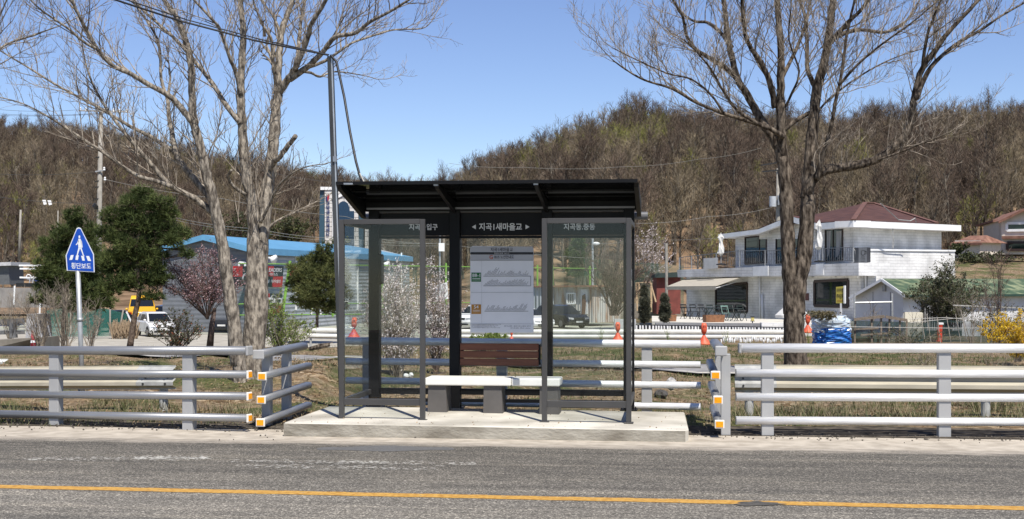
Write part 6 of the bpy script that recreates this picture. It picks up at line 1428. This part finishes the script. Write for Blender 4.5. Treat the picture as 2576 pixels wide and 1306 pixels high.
wrapped(2048, 2138, 812, 864, 55, .6, .07).build('blue_tarp', mat('shiny_blue_tarp', S(10, 60, 150, .8), .25, col2=S(60, 140, 215, .8), scale=5, stretch=(1, 1, 6), detail=6), t)
wrapped(2046, 2136, 792, 836, 55, .64, .08).build('plastic_wrap', mat('clear_plastic_wrap', (.30, .40, .50), .15, col2=(.62, .66, .70), scale=5, stretch=(1, 1, 4), detail=6), t)
s = MB(); rn = random.Random(9)
for i in range(130): needles(s, P(2075+rn.gauss(0, 20), 790+rn.uniform(-6, 12), 54.5+rn.uniform(-.4, .4)), .22, 7, rn, V3((rn.uniform(-1, 1), 0, -.2)), .016)
s.build('pine_branches', mat('drying_pine', (.05, .05, .02), .8, col2=(.15, .12, .06), scale=3), t)
# garden fence, frame, wires at right
t = thing('garden_fence', 'rickety wooden garden fence with dark green netting right of the tarp bundle', 'fence', P(2250, 860, 57))
M_wd = mat('weathered_wood', (.16, .13, .10), .9, var=.25, scale=8)
s = MB()
for x, y0 in ((2150, 803), (2193, 800), (2217, 798), (2236, 796), (2262, 803), (2280, 806)): s.bar(P(x, 866, 57), P(x+R.uniform(-2, 2), y0, 57), .07, .05)
s.build('posts', M_wd, t)
s = MB(); s.bar(P(2148, 804, 56.9), P(2225, 796, 56.9), .05, .12); s.bar(P(2228, 797, 56.9), P(2282, 806, 56.9), .05, .12); s.bar(P(2152, 828, 56.9), P(2210, 826, 56.9), .05, .07); s.bar(P(2165, 843, 56.9), P(2240, 838, 56.9), .05, .07); s.build('boards', M_wd, t)
s = MB(); s.prism([P(2140, 806, 57.2), P(2330, 812, 57.2), P(2330, 866, 57.2), P(2140, 866, 57.2)], (0, .02, 0)); s.build('net', net_mat('garden_net', (.02, .05, .045), .55), t)
t = thing('pipe_frame', 'tall thin grey pipe frame before the shed wall', 'frame', P(2195, 815, 62))
s = MB(); 
for L in ([(2149, 810), (2150, 740)], [(2150, 762), (2245, 760)], [(2245, 820), (2244, 738)]): s.tube([P(x, y, 62) for x, y in L], .045, 6)
s.build('pipes', MC['galvanised_pole'], t)
t = thing('wire_fence', 'thin wire fence with leaning stakes at the right edge', 'fence', P(2440, 862, 52))
s = MB()
for x, y0, y1, dx in ((2330, 800, 862, -12), (2345, 790, 862, -14), (2368, 800, 864, -10), (2395, 795, 862, -14), (2420, 790, 862, -16), (2437, 780, 862, -20), (2467, 800, 862, 2), (2500, 785, 850, 0), (2530, 790, 850, 2), (2560, 785, 850, 0)): s.tube([P(x+dx*.2, y1, 52), P(x+dx, y0, 52)], .016, 5)
s.build('stakes', mat('pale_stake', (.33, .30, .25), .8), t)
s = MB()
for L in ([(2290, 803), (2380, 799), (2440, 805), (2576, 790)], [(2290, 812), (2400, 801), (2470, 800), (2600, 796)], [(2120, 822), (2400, 826), (2620, 825)]): s.tube([P(x, y, 52) for x, y in L], .011, 4)
s.build('wires', mat('pale_wire', (.42, .41, .38), .6), t)
s = MB(); s.bar(P(2398, 768, 58), P(2620, 777, 58), .07, .05); s.build('top_pipe', MC['pale_wire'], t)
s = MB(); s.prism([P(2330, 805, 58.5), P(2640, 812, 58.5), P(2640, 866, 58.5), P(2330, 866, 58.5)], (0, .02, 0)); s.build('net', net_mat('garden_net2', (.02, .05, .045), .4), t)
t = thing('green_net_fence', 'sagging green net fence on stakes beside the dark car at left', 'fence', P(220, 840, 78))
s = MB(); s.prism([P(118, 782, 79), P(150, 772, 79), P(200, 790, 79), P(260, 775, 79), P(320, 790, 79), P(320, 846, 79), P(118, 848, 79)], (0, .02, 0)); s.build('net', net_mat('green_net', (.02, .13, .10), .5), t)
s = MB()
for x, y0, y1, dx in ((242, 800, 844, 10), (277, 772, 838, 0), (178, 775, 840, 0), (300, 780, 838, 10)): s.tube([P(x, y1, 78.8), P(x+dx, y0, 78.8)], .05, 6)
s.build('stakes', MC['pale_stake'], t)
t = tag(MB().bar(P(318, 784, 80), P(334, 818, 80), .08, .08).bar(P(334, 818, 80), P(346, 790, 80), .06, .06).build('white_pipe', M_fas, origin=P(330, 818, 80)), 'bent white pipe leaning beside the white hatchback', 'pipe')
s = MB(); rn = random.Random(12)
for i in range(260):
    c = P(rn.uniform(280, 345), rn.uniform(820, 840), 78.5+rn.uniform(-.5, .5)); s.bar(c-V3((0, 0, .4)), c+V3((rn.uniform(-.25, .25), rn.uniform(-.2, .2), .2+rn.random()*.25)), .03, .02)
tag(s.build('straw_heap', mat('dry_straw', (.30, .22, .14), .9, var=.3, scale=4), origin=P(312, 838, 78.5)), 'heap of dry straw stalks left of the white hatchback', 'straw heap')
bo = thing('bollard', 'short black bollard beside the plum trunk', 'bollard', P(403*1.0, 845, 62)); 
s = MB(); s.tube([P(756*.0+760*.0+ 762*.0+759*.0+ 760*.0+ 752*.6289*1.0+ 287*.0, 866, 62), P(752*.6289, 832, 62)], .075, 8); s.build('post', M_trimb, bo)
t = thing('log', 'rough brown log lying beside the lane left of the steel pole', 'log', P(815, 872, 36))
s = MB(); s.tube([P(778, 878, 36), P(800, 873, 36), P(830, 868, 36)], [.05, .07, .04], 8); s.tube([P(800, 868, 36), P(838, 862, 36)], [.03, .01], 6); s.build('wood', M_bark2, t, smooth=False)
for i, (x, y, D, r, m_, lb) in enumerate(((1663, 993, 19.5, (.10, .09, .07), (.06, .055, .05), 'dark stone behind the rails right of the shelter'), (1688, 966, 21, (.08, .08, .10), (.36, .35, .33), 'pale grey stone behind the dark stone'), (1022, 945, 21.5, (.05, .05, .035), (.6, .6, .58), 'small white stone seen under the flowering shrub'), (1034, 944, 21.4, (.04, .04, .04), (.6, .6, .58), 'white pebble right beside the small white stone'))):
    c = P(x, y, D); s = MB(); s.blob(c, r, 9, 6, .16); tag(s.build('stone', mat('stone_%d' % i, m_, .85, var=.25, scale=12, bump=.6), origin=c), lb, 'stone')
rn = random.Random(31)
for i in range(18):
    x = rn.choice([rn.uniform(0, 700), rn.uniform(1750, 2560), rn.uniform(300, 2300)]); y = rn.uniform(1096, 1112); D = EYE*F/(y-HY); c = P(x, y, D); r = rn.uniform(.005, .011); s = MB(); s.blob(c+V3((0, 0, .010+r*.5)), (r, r, r*.7), 6, 4, .2)
    tag(s.build('pebble', mat('pebble', (.10, .085, .07), .9, var=.3, scale=30), origin=c), 'small loose pebble lying on the dusty road shoulder', 'pebble', 'pebbles on the dusty shoulder')
s = MB()
for i in range(900):
    x = rn.uniform(-6, 6.5); v = rn.gauss(1.05, .16); q = RO+UV*x+VV*v; r = rn.uniform(.004, .014); s.blob((q.x, q.y, .010+r*.3), (r, r, r*.7), 5, 3, .2)
o = s.build('gravel', mat('road_grit', (.12, .105, .085), .9, var=.4, scale=30)); o['kind'] = 'stuff'
# ================================================================ utility poles and wires
M_cpole = mat('concrete_pole', (.27, .25, .215), .85, var=.15, scale=4, bump=.2)
D = 84
t = thing('utility_pole', 'tall pale concrete utility pole with a crossarm behind the left pines', 'utility pole', P(246, 840, D))
s = MB(); s.tube([P(245, 840, D), P(254, 282, D)], [.20, .125], 12); s.build('pole', M_cpole, t, smooth=True)
s = MB(); s.bar(P(198, 278, D-.2), P(322, 281, D-.2), .09, .10); s.bar(P(240, 432, D-.2), P(264, 428, D-.2), .08, .08); s.build('crossarm', MC['pale_metal'], t)
s = MB()
for x, y in ((202, 275), (216, 276), (262, 277), (286, 278), (302, 279), (318, 279), (264, 450), (262, 425)): s.lathe(P(x, y, D-.2), [(.05, -.12), (.09, -.06), (.05, 0), (.08, .05), (.03, .12)], 8)
s.build('insulators', mat('white_ceramic', (.6, .6, .6), .3), t)
s = MB(); s.tube([P(243, 515, D-.3), P(236, 522, D-.3)], .16, 8); s.tube([P(262, 340, D-.2), P(276, 344, D-.2)], .07, 6)
for y in (395, 430, 455, 470, 500, 525, 545): s.tube([P(248-(y-282)*.013, y, D), P(248.3-(y-282)*.013, y+2, D)], .19, 10)
s.build('fittings', M_ch, t)
D = 108
t = thing('utility_pole', 'utility pole with transformers behind the right forked tree', 'utility pole', P(1955, 720, D))
s = MB(); s.tube([P(1957, 720, D), P(1958, 424, D)], [.22, .15], 10); s.build('pole', M_cpole, t, smooth=True)
s = MB(); s.bar(P(1914, 416, D-.2), P(1962, 408, D-.2), .1, .1); s.bar(P(1918, 432, D-.2), P(1960, 428, D-.2), .1, .1); s.build('crossarm', M_ch, t)
s = MB(); s.tube([P(1944, 520, D-.5), P(1944, 494, D-.5)], .28, 12); s.tube([P(1964, 516, D-.5), P(1964, 492, D-.5)], .26, 12); s.build('transformers', mat('pale_grey_transformer', (.38, .40, .42), .5), t)
for x, y0, y1, D, lb in ((50, 528, 655, 120, 'thin old wooden pole at far left on the slope'), (146, 530, 640, 120, 'very thin grey pole left of the sign pine'), (1117, 590, 690, 105, 'brown pole seen at the top of the left glass bay')):
    t = thing('service_pole', lb, 'pole', P(x, y1, D)); s = MB(); s.tube([P(x-2, y1, D), P(x+2 if x < 100 else x, y0, D)], [.13 if x != 146 else .06, .09 if x != 146 else .05], 8); s.build('pole', M_cpole if x != 1117 else M_wd, t, smooth=True)
t = thing('street_lamp', 'slim grey lamp pole with a white box seen in the left glass bay', 'lamp pole', P(1107, 690, 100)); s = MB(); s.tube([P(1106, 730, 100), P(1107, 585, 100)], .07, 8); s.build('pole', MC['galvanised_pole'], t); MB().box(P(1111, 622, 99.8), (.42, .2, .6)).build('white_box', M_fas, t)
t = thing('street_lamp', 'thin lamp pole with a white lamp head seen in the right glass bay', 'lamp pole', P(1491, 780, 104)); s = MB(); s.tube([P(1491, 780, 104), P(1491, 600, 104)], .08, 8); s.build('pole', MC['galvanised_pole'], t); s = MB(); s.blob(P(1500, 613, 103.8), (.28, .14, .12)); s.build('lamp_head', M_fas, t)
M_wire = mat('dark_wire', (.05, .05, .05), .6); M_wire2 = mat('pale_grey_wire', (.20, .19, .17), .7)
GW_ = 'overhead wires across the hillside'
W_ = [('dark wire from the far left to the crossarm, uppermost', [P(-40, 272, 84), P(202, 276, 84)], M_wire, .014), ('dark wire from the far left to the crossarm, second', [P(-40, 284, 84), P(262, 284, 84)], M_wire, .014), ('dark wire at far left sloping to the pole, third', [P(-40, 289, 84), P(318, 282, 84)], M_wire, .014),
      ('thin wire at far left reaching the pole at its middle fitting', [P(-40, 436, 84), P(242, 432, 84)], M_wire, .016), ('dark wire at far left below the pole middle', [P(-40, 490, 84), P(240, 512, 84)], M_wire, .018),
      ('pale wire descending from the pole across the bare tree', [P(258, 450, 84), P(560, 500, 90), P(870, 545, 96), P(1100, 600, 100)], M_wire2, .020), ('double pale wire crossing behind the bare tree to the blue roof', [P(258, 520, 84), P(420, 543, 88), P(640, 575, 94), P(860, 600, 98), P(1110, 612, 100)], M_wire2, .022), ('second strand of the double pale wire to the blue roof', [P(258, 525, 84), P(420, 549, 88), P(640, 582, 94), P(860, 606, 98), P(1110, 618, 100)], M_wire2, .018),
      ('faint wire from the bare tree to the top of the canopy', [P(620, 415, 130), P(760, 450, 130), P(1000, 470, 130), P(1300, 480, 130)], M_wire, .016), ('faint wire just under the one reaching the canopy top', [P(620, 422, 130), P(900, 466, 130), P(1300, 488, 130)], M_wire, .016),
      ('long pale wire sagging across the right hillside', [P(1130, 411, 108), P(1320, 421, 108), P(1560, 420, 108), P(1760, 400, 108), P(1916, 372, 108)], M_wire2, .018), ('pale wire rising from the canopy to the transformer pole', [P(1600, 562, 100), P(1780, 545, 104), P(1942, 522, 107)], M_wire2, .022), ('lower pale wire left of the cafe roof', [P(1490, 612, 104), P(1600, 602, 104), P(1850, 595, 98)], M_wire2, .018),
      ('wire crossing at the top of the glass bays', [P(940, 598, 100), P(1107, 612, 100), P(1491, 650, 104)], M_wire2, .02)]
for lb, pts, m_, r in W_: cable(lb, pts, r*.72, m_, 8, grp=GW_, sag=.15)
for x, y, lb in ((111, 509, 'white rag hanging on a wire at left, the left one of two'), (124, 510, 'white rag hanging on a wire at left, the right one of two')):
    c = P(x, y, 84); tag(MB().prism([c+V3((-.12, 0, .15)), c+V3((.10, 0, .15)), c+V3((.16, 0, -.12)), c+V3((-.02, 0, -.16))], (0, .02, 0)).build('rag', M_fas, origin=c), lb, 'rag')
# red net shed + orange goal posts between glass and cafe
t = thing('red_shed', 'rusty red shed behind the net left of the cafe', 'shed', P(1690, 760, 105))
s = MB(); s.prism([P(1652, 698, 105), P(1712, 696, 105), P(1712, 790, 105), P(1652, 790, 105)], (0, 3, 0)); s.build('wall', mat('rusty_red_sheet', (.16, .04, .03), .8, var=.3, scale=1.5), t)
s = MB(); s.prism([P(1648, 688, 104.5), P(1716, 684, 104.5), P(1716, 697, 104.5), P(1648, 699, 104.5)], (0, 4, 0)); s.build('roof', mat('dark_green_roof', (.02, .035, .03), .7), t)
t = thing('goal_frame', 'orange-white goal frame behind the columnar conifers', 'goal', P(1635, 790, 98))
s = MB()
for L in ([(1603, 782), (1600, 712), (1636, 710), (1650, 760)], [(1638, 712), (1638, 785)], [(1606, 712), (1617, 782)]): s.tube([P(x, y, 98) for x, y in L], .07, 5)
s.build('frame', mat('pale_orange_pipe', (.50, .36, .22), .6), t)
t = thing('net_fence', 'tall grey post fence with green net left of the cafe terrace', 'fence', P(1620, 780, 101))
s = MB(); s.prism([P(1470, 650, 112), P(1720, 668, 112), P(1720, 790, 112), P(1470, 795, 112)], (0, .02, 0)); s.build('net', net_mat('green_net_far', (.02, .09, .06), .22), t)
s = MB(); s.tube([P(1677, 790, 100.8), P(1676, 612, 100.8)], .11, 8); s.build('post', M_cpole, t)
t = thing('stone_wall', 'low rough stone wall behind the car park seen through the right glass', 'wall', P(1560, 790, 110))
s = MB(); s.prism([P(1490, 764, 108), P(1720, 764, 108), P(1720, 800, 108), P(1490, 800, 108)], (0, .5, 0)); s.build('stones', brick('rough_stone', (.20, .18, .15), bump=1.0, var=.3), t)
t = tag(MB().prism([P(1546, 803, 80), P(1600, 803, 80), P(1600, 830, 80), P(1546, 830, 80)], (0, .6, 0)).build('white_block', MC['pale_grey_concrete'], origin=P(1570, 828, 80)), 'pale grey concrete planter block behind the lane guardrail', 'block')
# ================================================================ forest
def forest_mat(name, c1, c2, rnd=.35):
    return mat(name, c1, .95, col2=c2, scale=.9, detail=3, spec=.05, rnd=rnd)
M_f1 = forest_mat('grey_brown_twigs', (.098, .075, .053), (.20, .158, .116)); M_f2 = forest_mat('tan_twigs', (.135, .106, .068), (.25, .203, .136)); M_f3 = forest_mat('dark_brown_twigs', (.072, .052, .039), (.150, .112, .085))
M_fg = forest_mat('budding_green_twigs', (.15, .155, .042), (.29, .285, .085), .25); M_ftr = mat('forest_trunk', (.06, .05, .04), .95, col2=(.20, .175, .14), scale=2, spec=.05)
def hill_tree(seed, h=9.5, w=2.6, n1=26, n2=8, lean=.0, dens=1.0, tw=.028):
    rn = random.Random(seed); s = MB(); s.mi = 0
    tp = [V3((0, 0, -.8))]; q = V3((0, 0, 0)); dd = V3((rn.uniform(-.1, .1), rn.uniform(-.1, .1), 1))
    for i in range(7):
        tp.append(q.copy()); dd = (dd+V3((rn.uniform(-.15, .15), rn.uniform(-.15, .15), .25))).normalized(); q = q+dd*h*.13
    s.tube(tp, [lerp(.19, .06, i/(len(tp)-1)) for i in range(len(tp))], 5, cap=False)
    s.mi = 1
    def strip(a, b, w0, w1):
        d = (b-a); o = d.orthogonal().normalized(); o = (Quaternion(d.normalized(), rn.uniform(0, 6.28)) @ o)
        k = len(s.v); s.v.extend([tuple(a-o*w0), tuple(a+o*w0), tuple(b+o*w1), tuple(b-o*w1)]); s.f.append([k, k+1, k+2, k+3]); s.m.append(1)
    for i in range(n1):
        t = .36+.64*(i+rn.random())/n1; f = t*(len(tp)-2)+1; j = min(len(tp)-2, int(f)); p = lerp(tp[j], tp[j+1], f-j)
        a = rn.uniform(0, 6.283); el = rn.uniform(.35, 1.05)+t*.25
        d = V3((math.cos(a)*math.cos(el), math.sin(a)*math.cos(el), math.sin(el))); L = w*(1.25-.65*t)*rn.uniform(.7, 1.15)
        s.mi = 0; m_ = p+d*L*.55+rdir(rn)*.15; e = p+d*L+V3((0, 0, .25*L))
        s.tube([p, m_, e], [.045, .028, .014], 3, cap=False); s.mi = 1
        for k in range(int(n2*dens)):
            u = rn.uniform(.25, 1); b = lerp(p, m_, u*2) if u < .5 else lerp(m_, e, u*2-1)
            dr = (d+rdir(rn)*.9+V3((0, 0, .45))).normalized(); l2 = rn.uniform(.5, 1.3)*w*.36; b2 = b+dr*l2; strip(b, b2, .018, .012)
            for _ in range(3):
                c = lerp(b, b2, rn.uniform(.2, 1)); strip(c, c+(dr+rdir(rn)*.9+V3((0, 0, .4))).normalized()*l2*rn.uniform(.4, .8), tw*.55, tw*.35)
    return s
protos = []
specs = [(101, 10.5, 2.7, M_f1), (102, 9.5, 2.5, M_f2), (103, 11.5, 2.6, M_f3), (104, 10.0, 3.0, M_f1), (105, 7.5, 2.3, M_f3), (106, 8.0, 2.3, M_fg), (107, 9.8, 2.2, M_f2)]
meshes = []
def occluded_spot(px, D):
    if 785 < px < 975 and D < 186: return True
    if 955 < px < 1095 and D < 186: return R.random() < .7
    if px > 2380 and D < 140: return True
    return False
def place_hill(fn, px0, px1, D0, D1, n, rn):
    out = []
    while len(out) < n:
        D = math.sqrt(rn.uniform(D0*D0, D1*D1)); px = rn.uniform(px0, px1)
        if occluded_spot(px, D): continue
        z = fn(px, D)
        out.append((V3(((px-CX)/F*D, D, z)), px, D))
    return out
rn = random.Random(77)
right_all = place_hill(hill_r, 930, 2750, 131, 312, 2250, rn); left_all = place_hill(hill_l, -150, 1180, 153, 402, 2500, rn)
def green_zone(px, D, rn):
    if 1330 < px < 1680 and D > 215: return rn.random() < .5
    if 1040 < px < 1330 and D > 210: return rn.random() < .25
    if 350 < px < 640 and D > 290: return rn.random() < .5
    if 1900 < px < 2050 and D > 260: return rn.random() < .3
    if px < 110 and D < 240: return rn.random() < .15
    return rn.random() < .06
def kind_for(px, D, rn):
    if green_zone(px, D, rn): return 5
    q = rn.random(); n_ = math.sin(px*.013+D*.03)+math.sin(px*.031-D*.05)
    if n_ > .6: return rn.choice((1, 6, 1))
    if n_ < -.6: return rn.choice((2, 4, 2))
    return rn.choice((0, 3, 0, 2, 6))
def split(all_, ncount, lab, grp, lab_g, grp_g):
    all_.sort(key=lambda a: a[2]); near, far = all_[:ncount], all_[ncount:]
    for p, px, D in near:
        k = kind_for(px, D, rn); sp = specs[k]
        if len(meshes) <= k or meshes[k] is None:
            while len(meshes) <= k: meshes.append(None)
            ob = hill_tree(sp[0], sp[1], sp[2]).build('hillside_tree', [M_ftr, sp[3]]); meshes[k] = ob.data
        else:
            ob = bpy.data.objects.new('hillside_tree', meshes[k]); COL.objects.link(ob)
        ob.location = p; ob.rotation_euler = (0, 0, rn.uniform(0, 6.28)); q = rn.uniform(.72, 1.12); ob.scale = (q, q, q*rn.uniform(.9, 1.1))
        g_ = k == 5
        tag(ob, lab_g if g_ else lab, 'tree', grp_g if g_ else grp)
    return far
far_r = split(right_all, 190, 'bare grey-brown tree on the lower edge of the right wooded hill', 'bare trees on the lower right hill', 'budding green tree on the lower edge of the right wooded hill', 'budding trees on the lower right hill')
far_l = split(left_all, 100, 'bare grey-brown tree on the lower edge of the left wooded hill', 'bare trees on the lower left hill', 'budding green tree on the lower edge of the left wooded hill', 'budding trees on the lower left hill')
for k in range(len(specs)):
    while len(meshes) <= k: meshes.append(None)
src = {}
for o in bpy.data.objects:
    if o.name.startswith('hillside_tree'):
        for k, m_ in enumerate(meshes):
            if o.data == m_ and k not in src: src[k] = o
def gn_forest(name, pts, seed):
    me = bpy.data.meshes.new(name); me.from_pydata([tuple(p[0]) for p in pts], [], [])
    at = me.attributes.new('kind', 'INT', 'POINT'); at.data.foreach_set('value', [p[3] for p in pts])
    a2 = me.attributes.new('size', 'FLOAT', 'POINT'); a2.data.foreach_set('value', [p[4] for p in pts])
    a3 = me.attributes.new('turn', 'FLOAT', 'POINT'); a3.data.foreach_set('value', [p[5] for p in pts])
    ob = bpy.data.objects.new(name, me); COL.objects.link(ob)
    ng = bpy.data.node_groups.new(name+'_nodes', 'GeometryNodeTree'); ng.interface.new_socket('Geometry', in_out='INPUT', socket_type='NodeSocketGeometry'); ng.interface.new_socket('Geometry', in_out='OUTPUT', socket_type='NodeSocketGeometry')
    N = ng.nodes; L = ng.links; gi = N.new('NodeGroupInput'); go = N.new('NodeGroupOutput'); jn = N.new('GeometryNodeJoinGeometry')
    def attr(nm, ty): a = N.new('GeometryNodeInputNamedAttribute'); a.data_type = ty; a.inputs[0].default_value = nm; return a
    for k, o in src.items():
        oi = N.new('GeometryNodeObjectInfo'); oi.inputs['Object'].default_value = o; oi.inputs['As Instance'].default_value = True
        io = N.new('GeometryNodeInstanceOnPoints'); L.new(gi.outputs[0], io.inputs['Points']); L.new(oi.outputs['Geometry'], io.inputs['Instance'])
        cmp_ = N.new('FunctionNodeCompare'); cmp_.data_type = 'INT'; cmp_.operation = 'EQUAL'
        ak = attr('kind', 'INT'); L.new(ak.outputs['Attribute'], [i for i in cmp_.inputs if i.type == 'INT'][0]); [i for i in cmp_.inputs if i.type == 'INT'][1].default_value = k
        L.new(cmp_.outputs[0], io.inputs['Selection'])
        az = attr('size', 'FLOAT'); L.new(az.outputs['Attribute'], io.inputs['Scale'])
        ar = attr('turn', 'FLOAT'); cx = N.new('ShaderNodeCombineXYZ'); L.new(ar.outputs['Attribute'], cx.inputs[2]); L.new(cx.outputs[0], io.inputs['Rotation'])
        L.new(io.outputs[0], jn.inputs[0])
    L.new(jn.outputs[0], go.inputs[0])
    md = ob.modifiers.new('scatter', 'NODES'); md.node_group = ng
    return tag(ob, kind='stuff')
def deco(far):
    out = []
    for p, px, D in far:
        k = kind_for(px, D, rn)
        if k not in src: k = 0
        out.append((p, px, D, k, rn.uniform(.66, 1.02) if rn.random() < .85 else rn.uniform(1.0, 1.2), rn.uniform(0, 6.28)))
    return out
gn_forest('forest', deco(far_r), 1); gn_forest('forest', deco(far_l), 2)
# distinct evergreens on the hills
def conifer(label, px, D, h, w, seed, fn, grp):
    rn2 = random.Random(seed); z = fn(px, D); c = V3(((px-CX)/F*D, D, z)); t = thing('evergreen_tree', label, 'tree', c, 0, grp)
    s = MB(); s.tube([(0, 0, -.5), (0, 0, h*.95)], [.14, .04], 6); s.build('trunk', M_ftr, t, local=True); s = MB()
    for i in range(1500):
        u = rn2.random(); r = w*(1-u)**.7*rn2.random()**.5; a = rn2.uniform(0, 6.283); p = V3((r*math.cos(a), r*math.sin(a), h*(.18+.82*u))); quadleaf(s, p, rn2.uniform(.10, .24), rn2, .5)
    s.build('crown', MC['pine_needles'], t, local=True)
G_ = 'dark evergreens among the bare hill trees'
for i, (px, D, h, w_, fn, lb) in enumerate(((1585, 292, 9, 2.6, hill_r, 'dark evergreen at the peak of the right hill'), (2075, 290, 8, 2.4, hill_r, 'dark evergreen on the right ridge behind the forked tree'), (590, 200, 7, 2.5, hill_l, 'dark evergreen on the left hill behind the bare tree'), (700, 210, 7, 2.6, hill_l, 'dark evergreen left of the church'), (2010, 190, 6, 2, hill_r, 'dark evergreen low on the right slope'), (430, 350, 9, 3, hill_l, 'yellow-green evergreen near the left ridge'), (500, 330, 8, 3, hill_l, 'second evergreen near the left ridge'))): conifer(lb, px, D, h, w_, 400+i, fn, G_)
# ================================================================ ground cover
M_gb = mat('green_blades', (.045, .065, .018), .7, col2=(.13, .15, .045), scale=1.2, trans=.3); M_db = mat('dry_blades', (.17, .135, .075), .85, col2=(.34, .285, .175), scale=1.2, trans=.2); M_lf = mat('fallen_leaves', (.10, .06, .03), .9, col2=(.38, .28, .17), scale=7, spec=.1)
rg = random.Random(99)
def nz(x, y): return math.sin(x*.9+y*.4)+math.sin(x*.35-y*.8+2)+.7*math.sin(x*2.3+y*1.1)+.5*math.sin(x*1.7-y*2.9)
def blade(s, p, h, w_, lean):
    a = rg.uniform(0, 6.283); d = V3((math.cos(a), math.sin(a), 0)); e = p+V3((d.x*lean*h, d.y*lean*h, h)); o = V3((-d.y, d.x, 0))*w_
    k = len(s.v); s.v.extend([tuple(p-o), tuple(p+o), tuple(e)]); s.f.append([k, k+1, k+2]); s.m.append(0)
gb, db, lf = MB(), MB(), MB()
def on_platform(x, y): return -2.6 < x < 2.1 and y < 16.15
ng_ = 0
while ng_ < 46000:
    D = rg.uniform(15.25, 50)**1; D = 15.25+(50-15.25)*rg.random()**1.5; px = rg.uniform(-60, 2640); x = (px-CX)/F*D
    if on_platform(x, D): continue
    if -30 < x < 9 and 32.0-.75*x < D < 34.4-.75*x: continue
    p = V3((x, D, ground(x, D))); n_ = nz(x, D)
    right = px > 1380
    gz = (n_ > .15) if not right else (n_ > (-2.5 if D > 33 else -.2))
    if right and D > 33 and rg.random() < .5: blade(gb, p, rg.uniform(.04, .12), .012, .8)
    if D < 15.7 and rg.random() < .7: continue
    ng_ += 1
    sc = 1+(D-15)*.035
    if gz and rg.random() < .72: blade(gb, p, rg.uniform(.03, .12)*(1.0 if D < 30 else 1.3), .004*sc, .6)
    elif rg.random() < .5: blade(db, p, rg.uniform(.02, .13), .0035*sc, 1.3)
    else:
        c = p+V3((0, 0, rg.uniform(.005, .025))); quadleaf(lf, c, rg.uniform(.011, .026)*sc**.5, rg, .6)
for i in range(110):
    u_, v_ = rg.random(), rg.random()**1.6; q = lerp(lerp(tl, tr, u_), lerp(bl, br, u_), v_*.97+.015); quadleaf(lf, q+V3((0, 0, .006)), rg.uniform(.004, .014), rg, .6)
for nm, s, m_ in (('grass', gb, M_gb), ('dry_grass', db, M_db), ('leaf_litter', lf, M_lf)): s.build(nm, m_)['kind'] = 'stuff'
# taller tufts near the guardrail feet
s = MB(); s2 = MB()
for i in range(150):
    px = rg.choice([rg.uniform(-20, 640), rg.uniform(1840, 2600), rg.uniform(1840, 2600)]); D = rg.uniform(15.6, 18.5); x = (px-CX)/F*D
    for k in range(26):
        p = V3((x+rg.gauss(0, .06), D+rg.gauss(0, .06), ground(x, D))); blade(s if rg.random() < .55 else s2, p, rg.uniform(.06, .22), .004, .7)
s.build('grass_tufts', M_gb)['kind'] = 'stuff'; s2.build('dry_grass_tufts', M_db)['kind'] = 'stuff'
# weeds by the far guardrail
for i, px in enumerate((1512, 1682, 1826, 2033)):
    shrub('weed_tuft', ('thin green weed against the lane guardrail in the right glass bay', 'thin green weed against the lane guardrail right of the shelter', 'thin green weed beside the orange barrier post', 'thin green weed before the stone edging')[i], px, 862, 52, 44, 22, 300+i, 7, M_grn, None, twigs=3, r=.008, cat='weed', up=2)
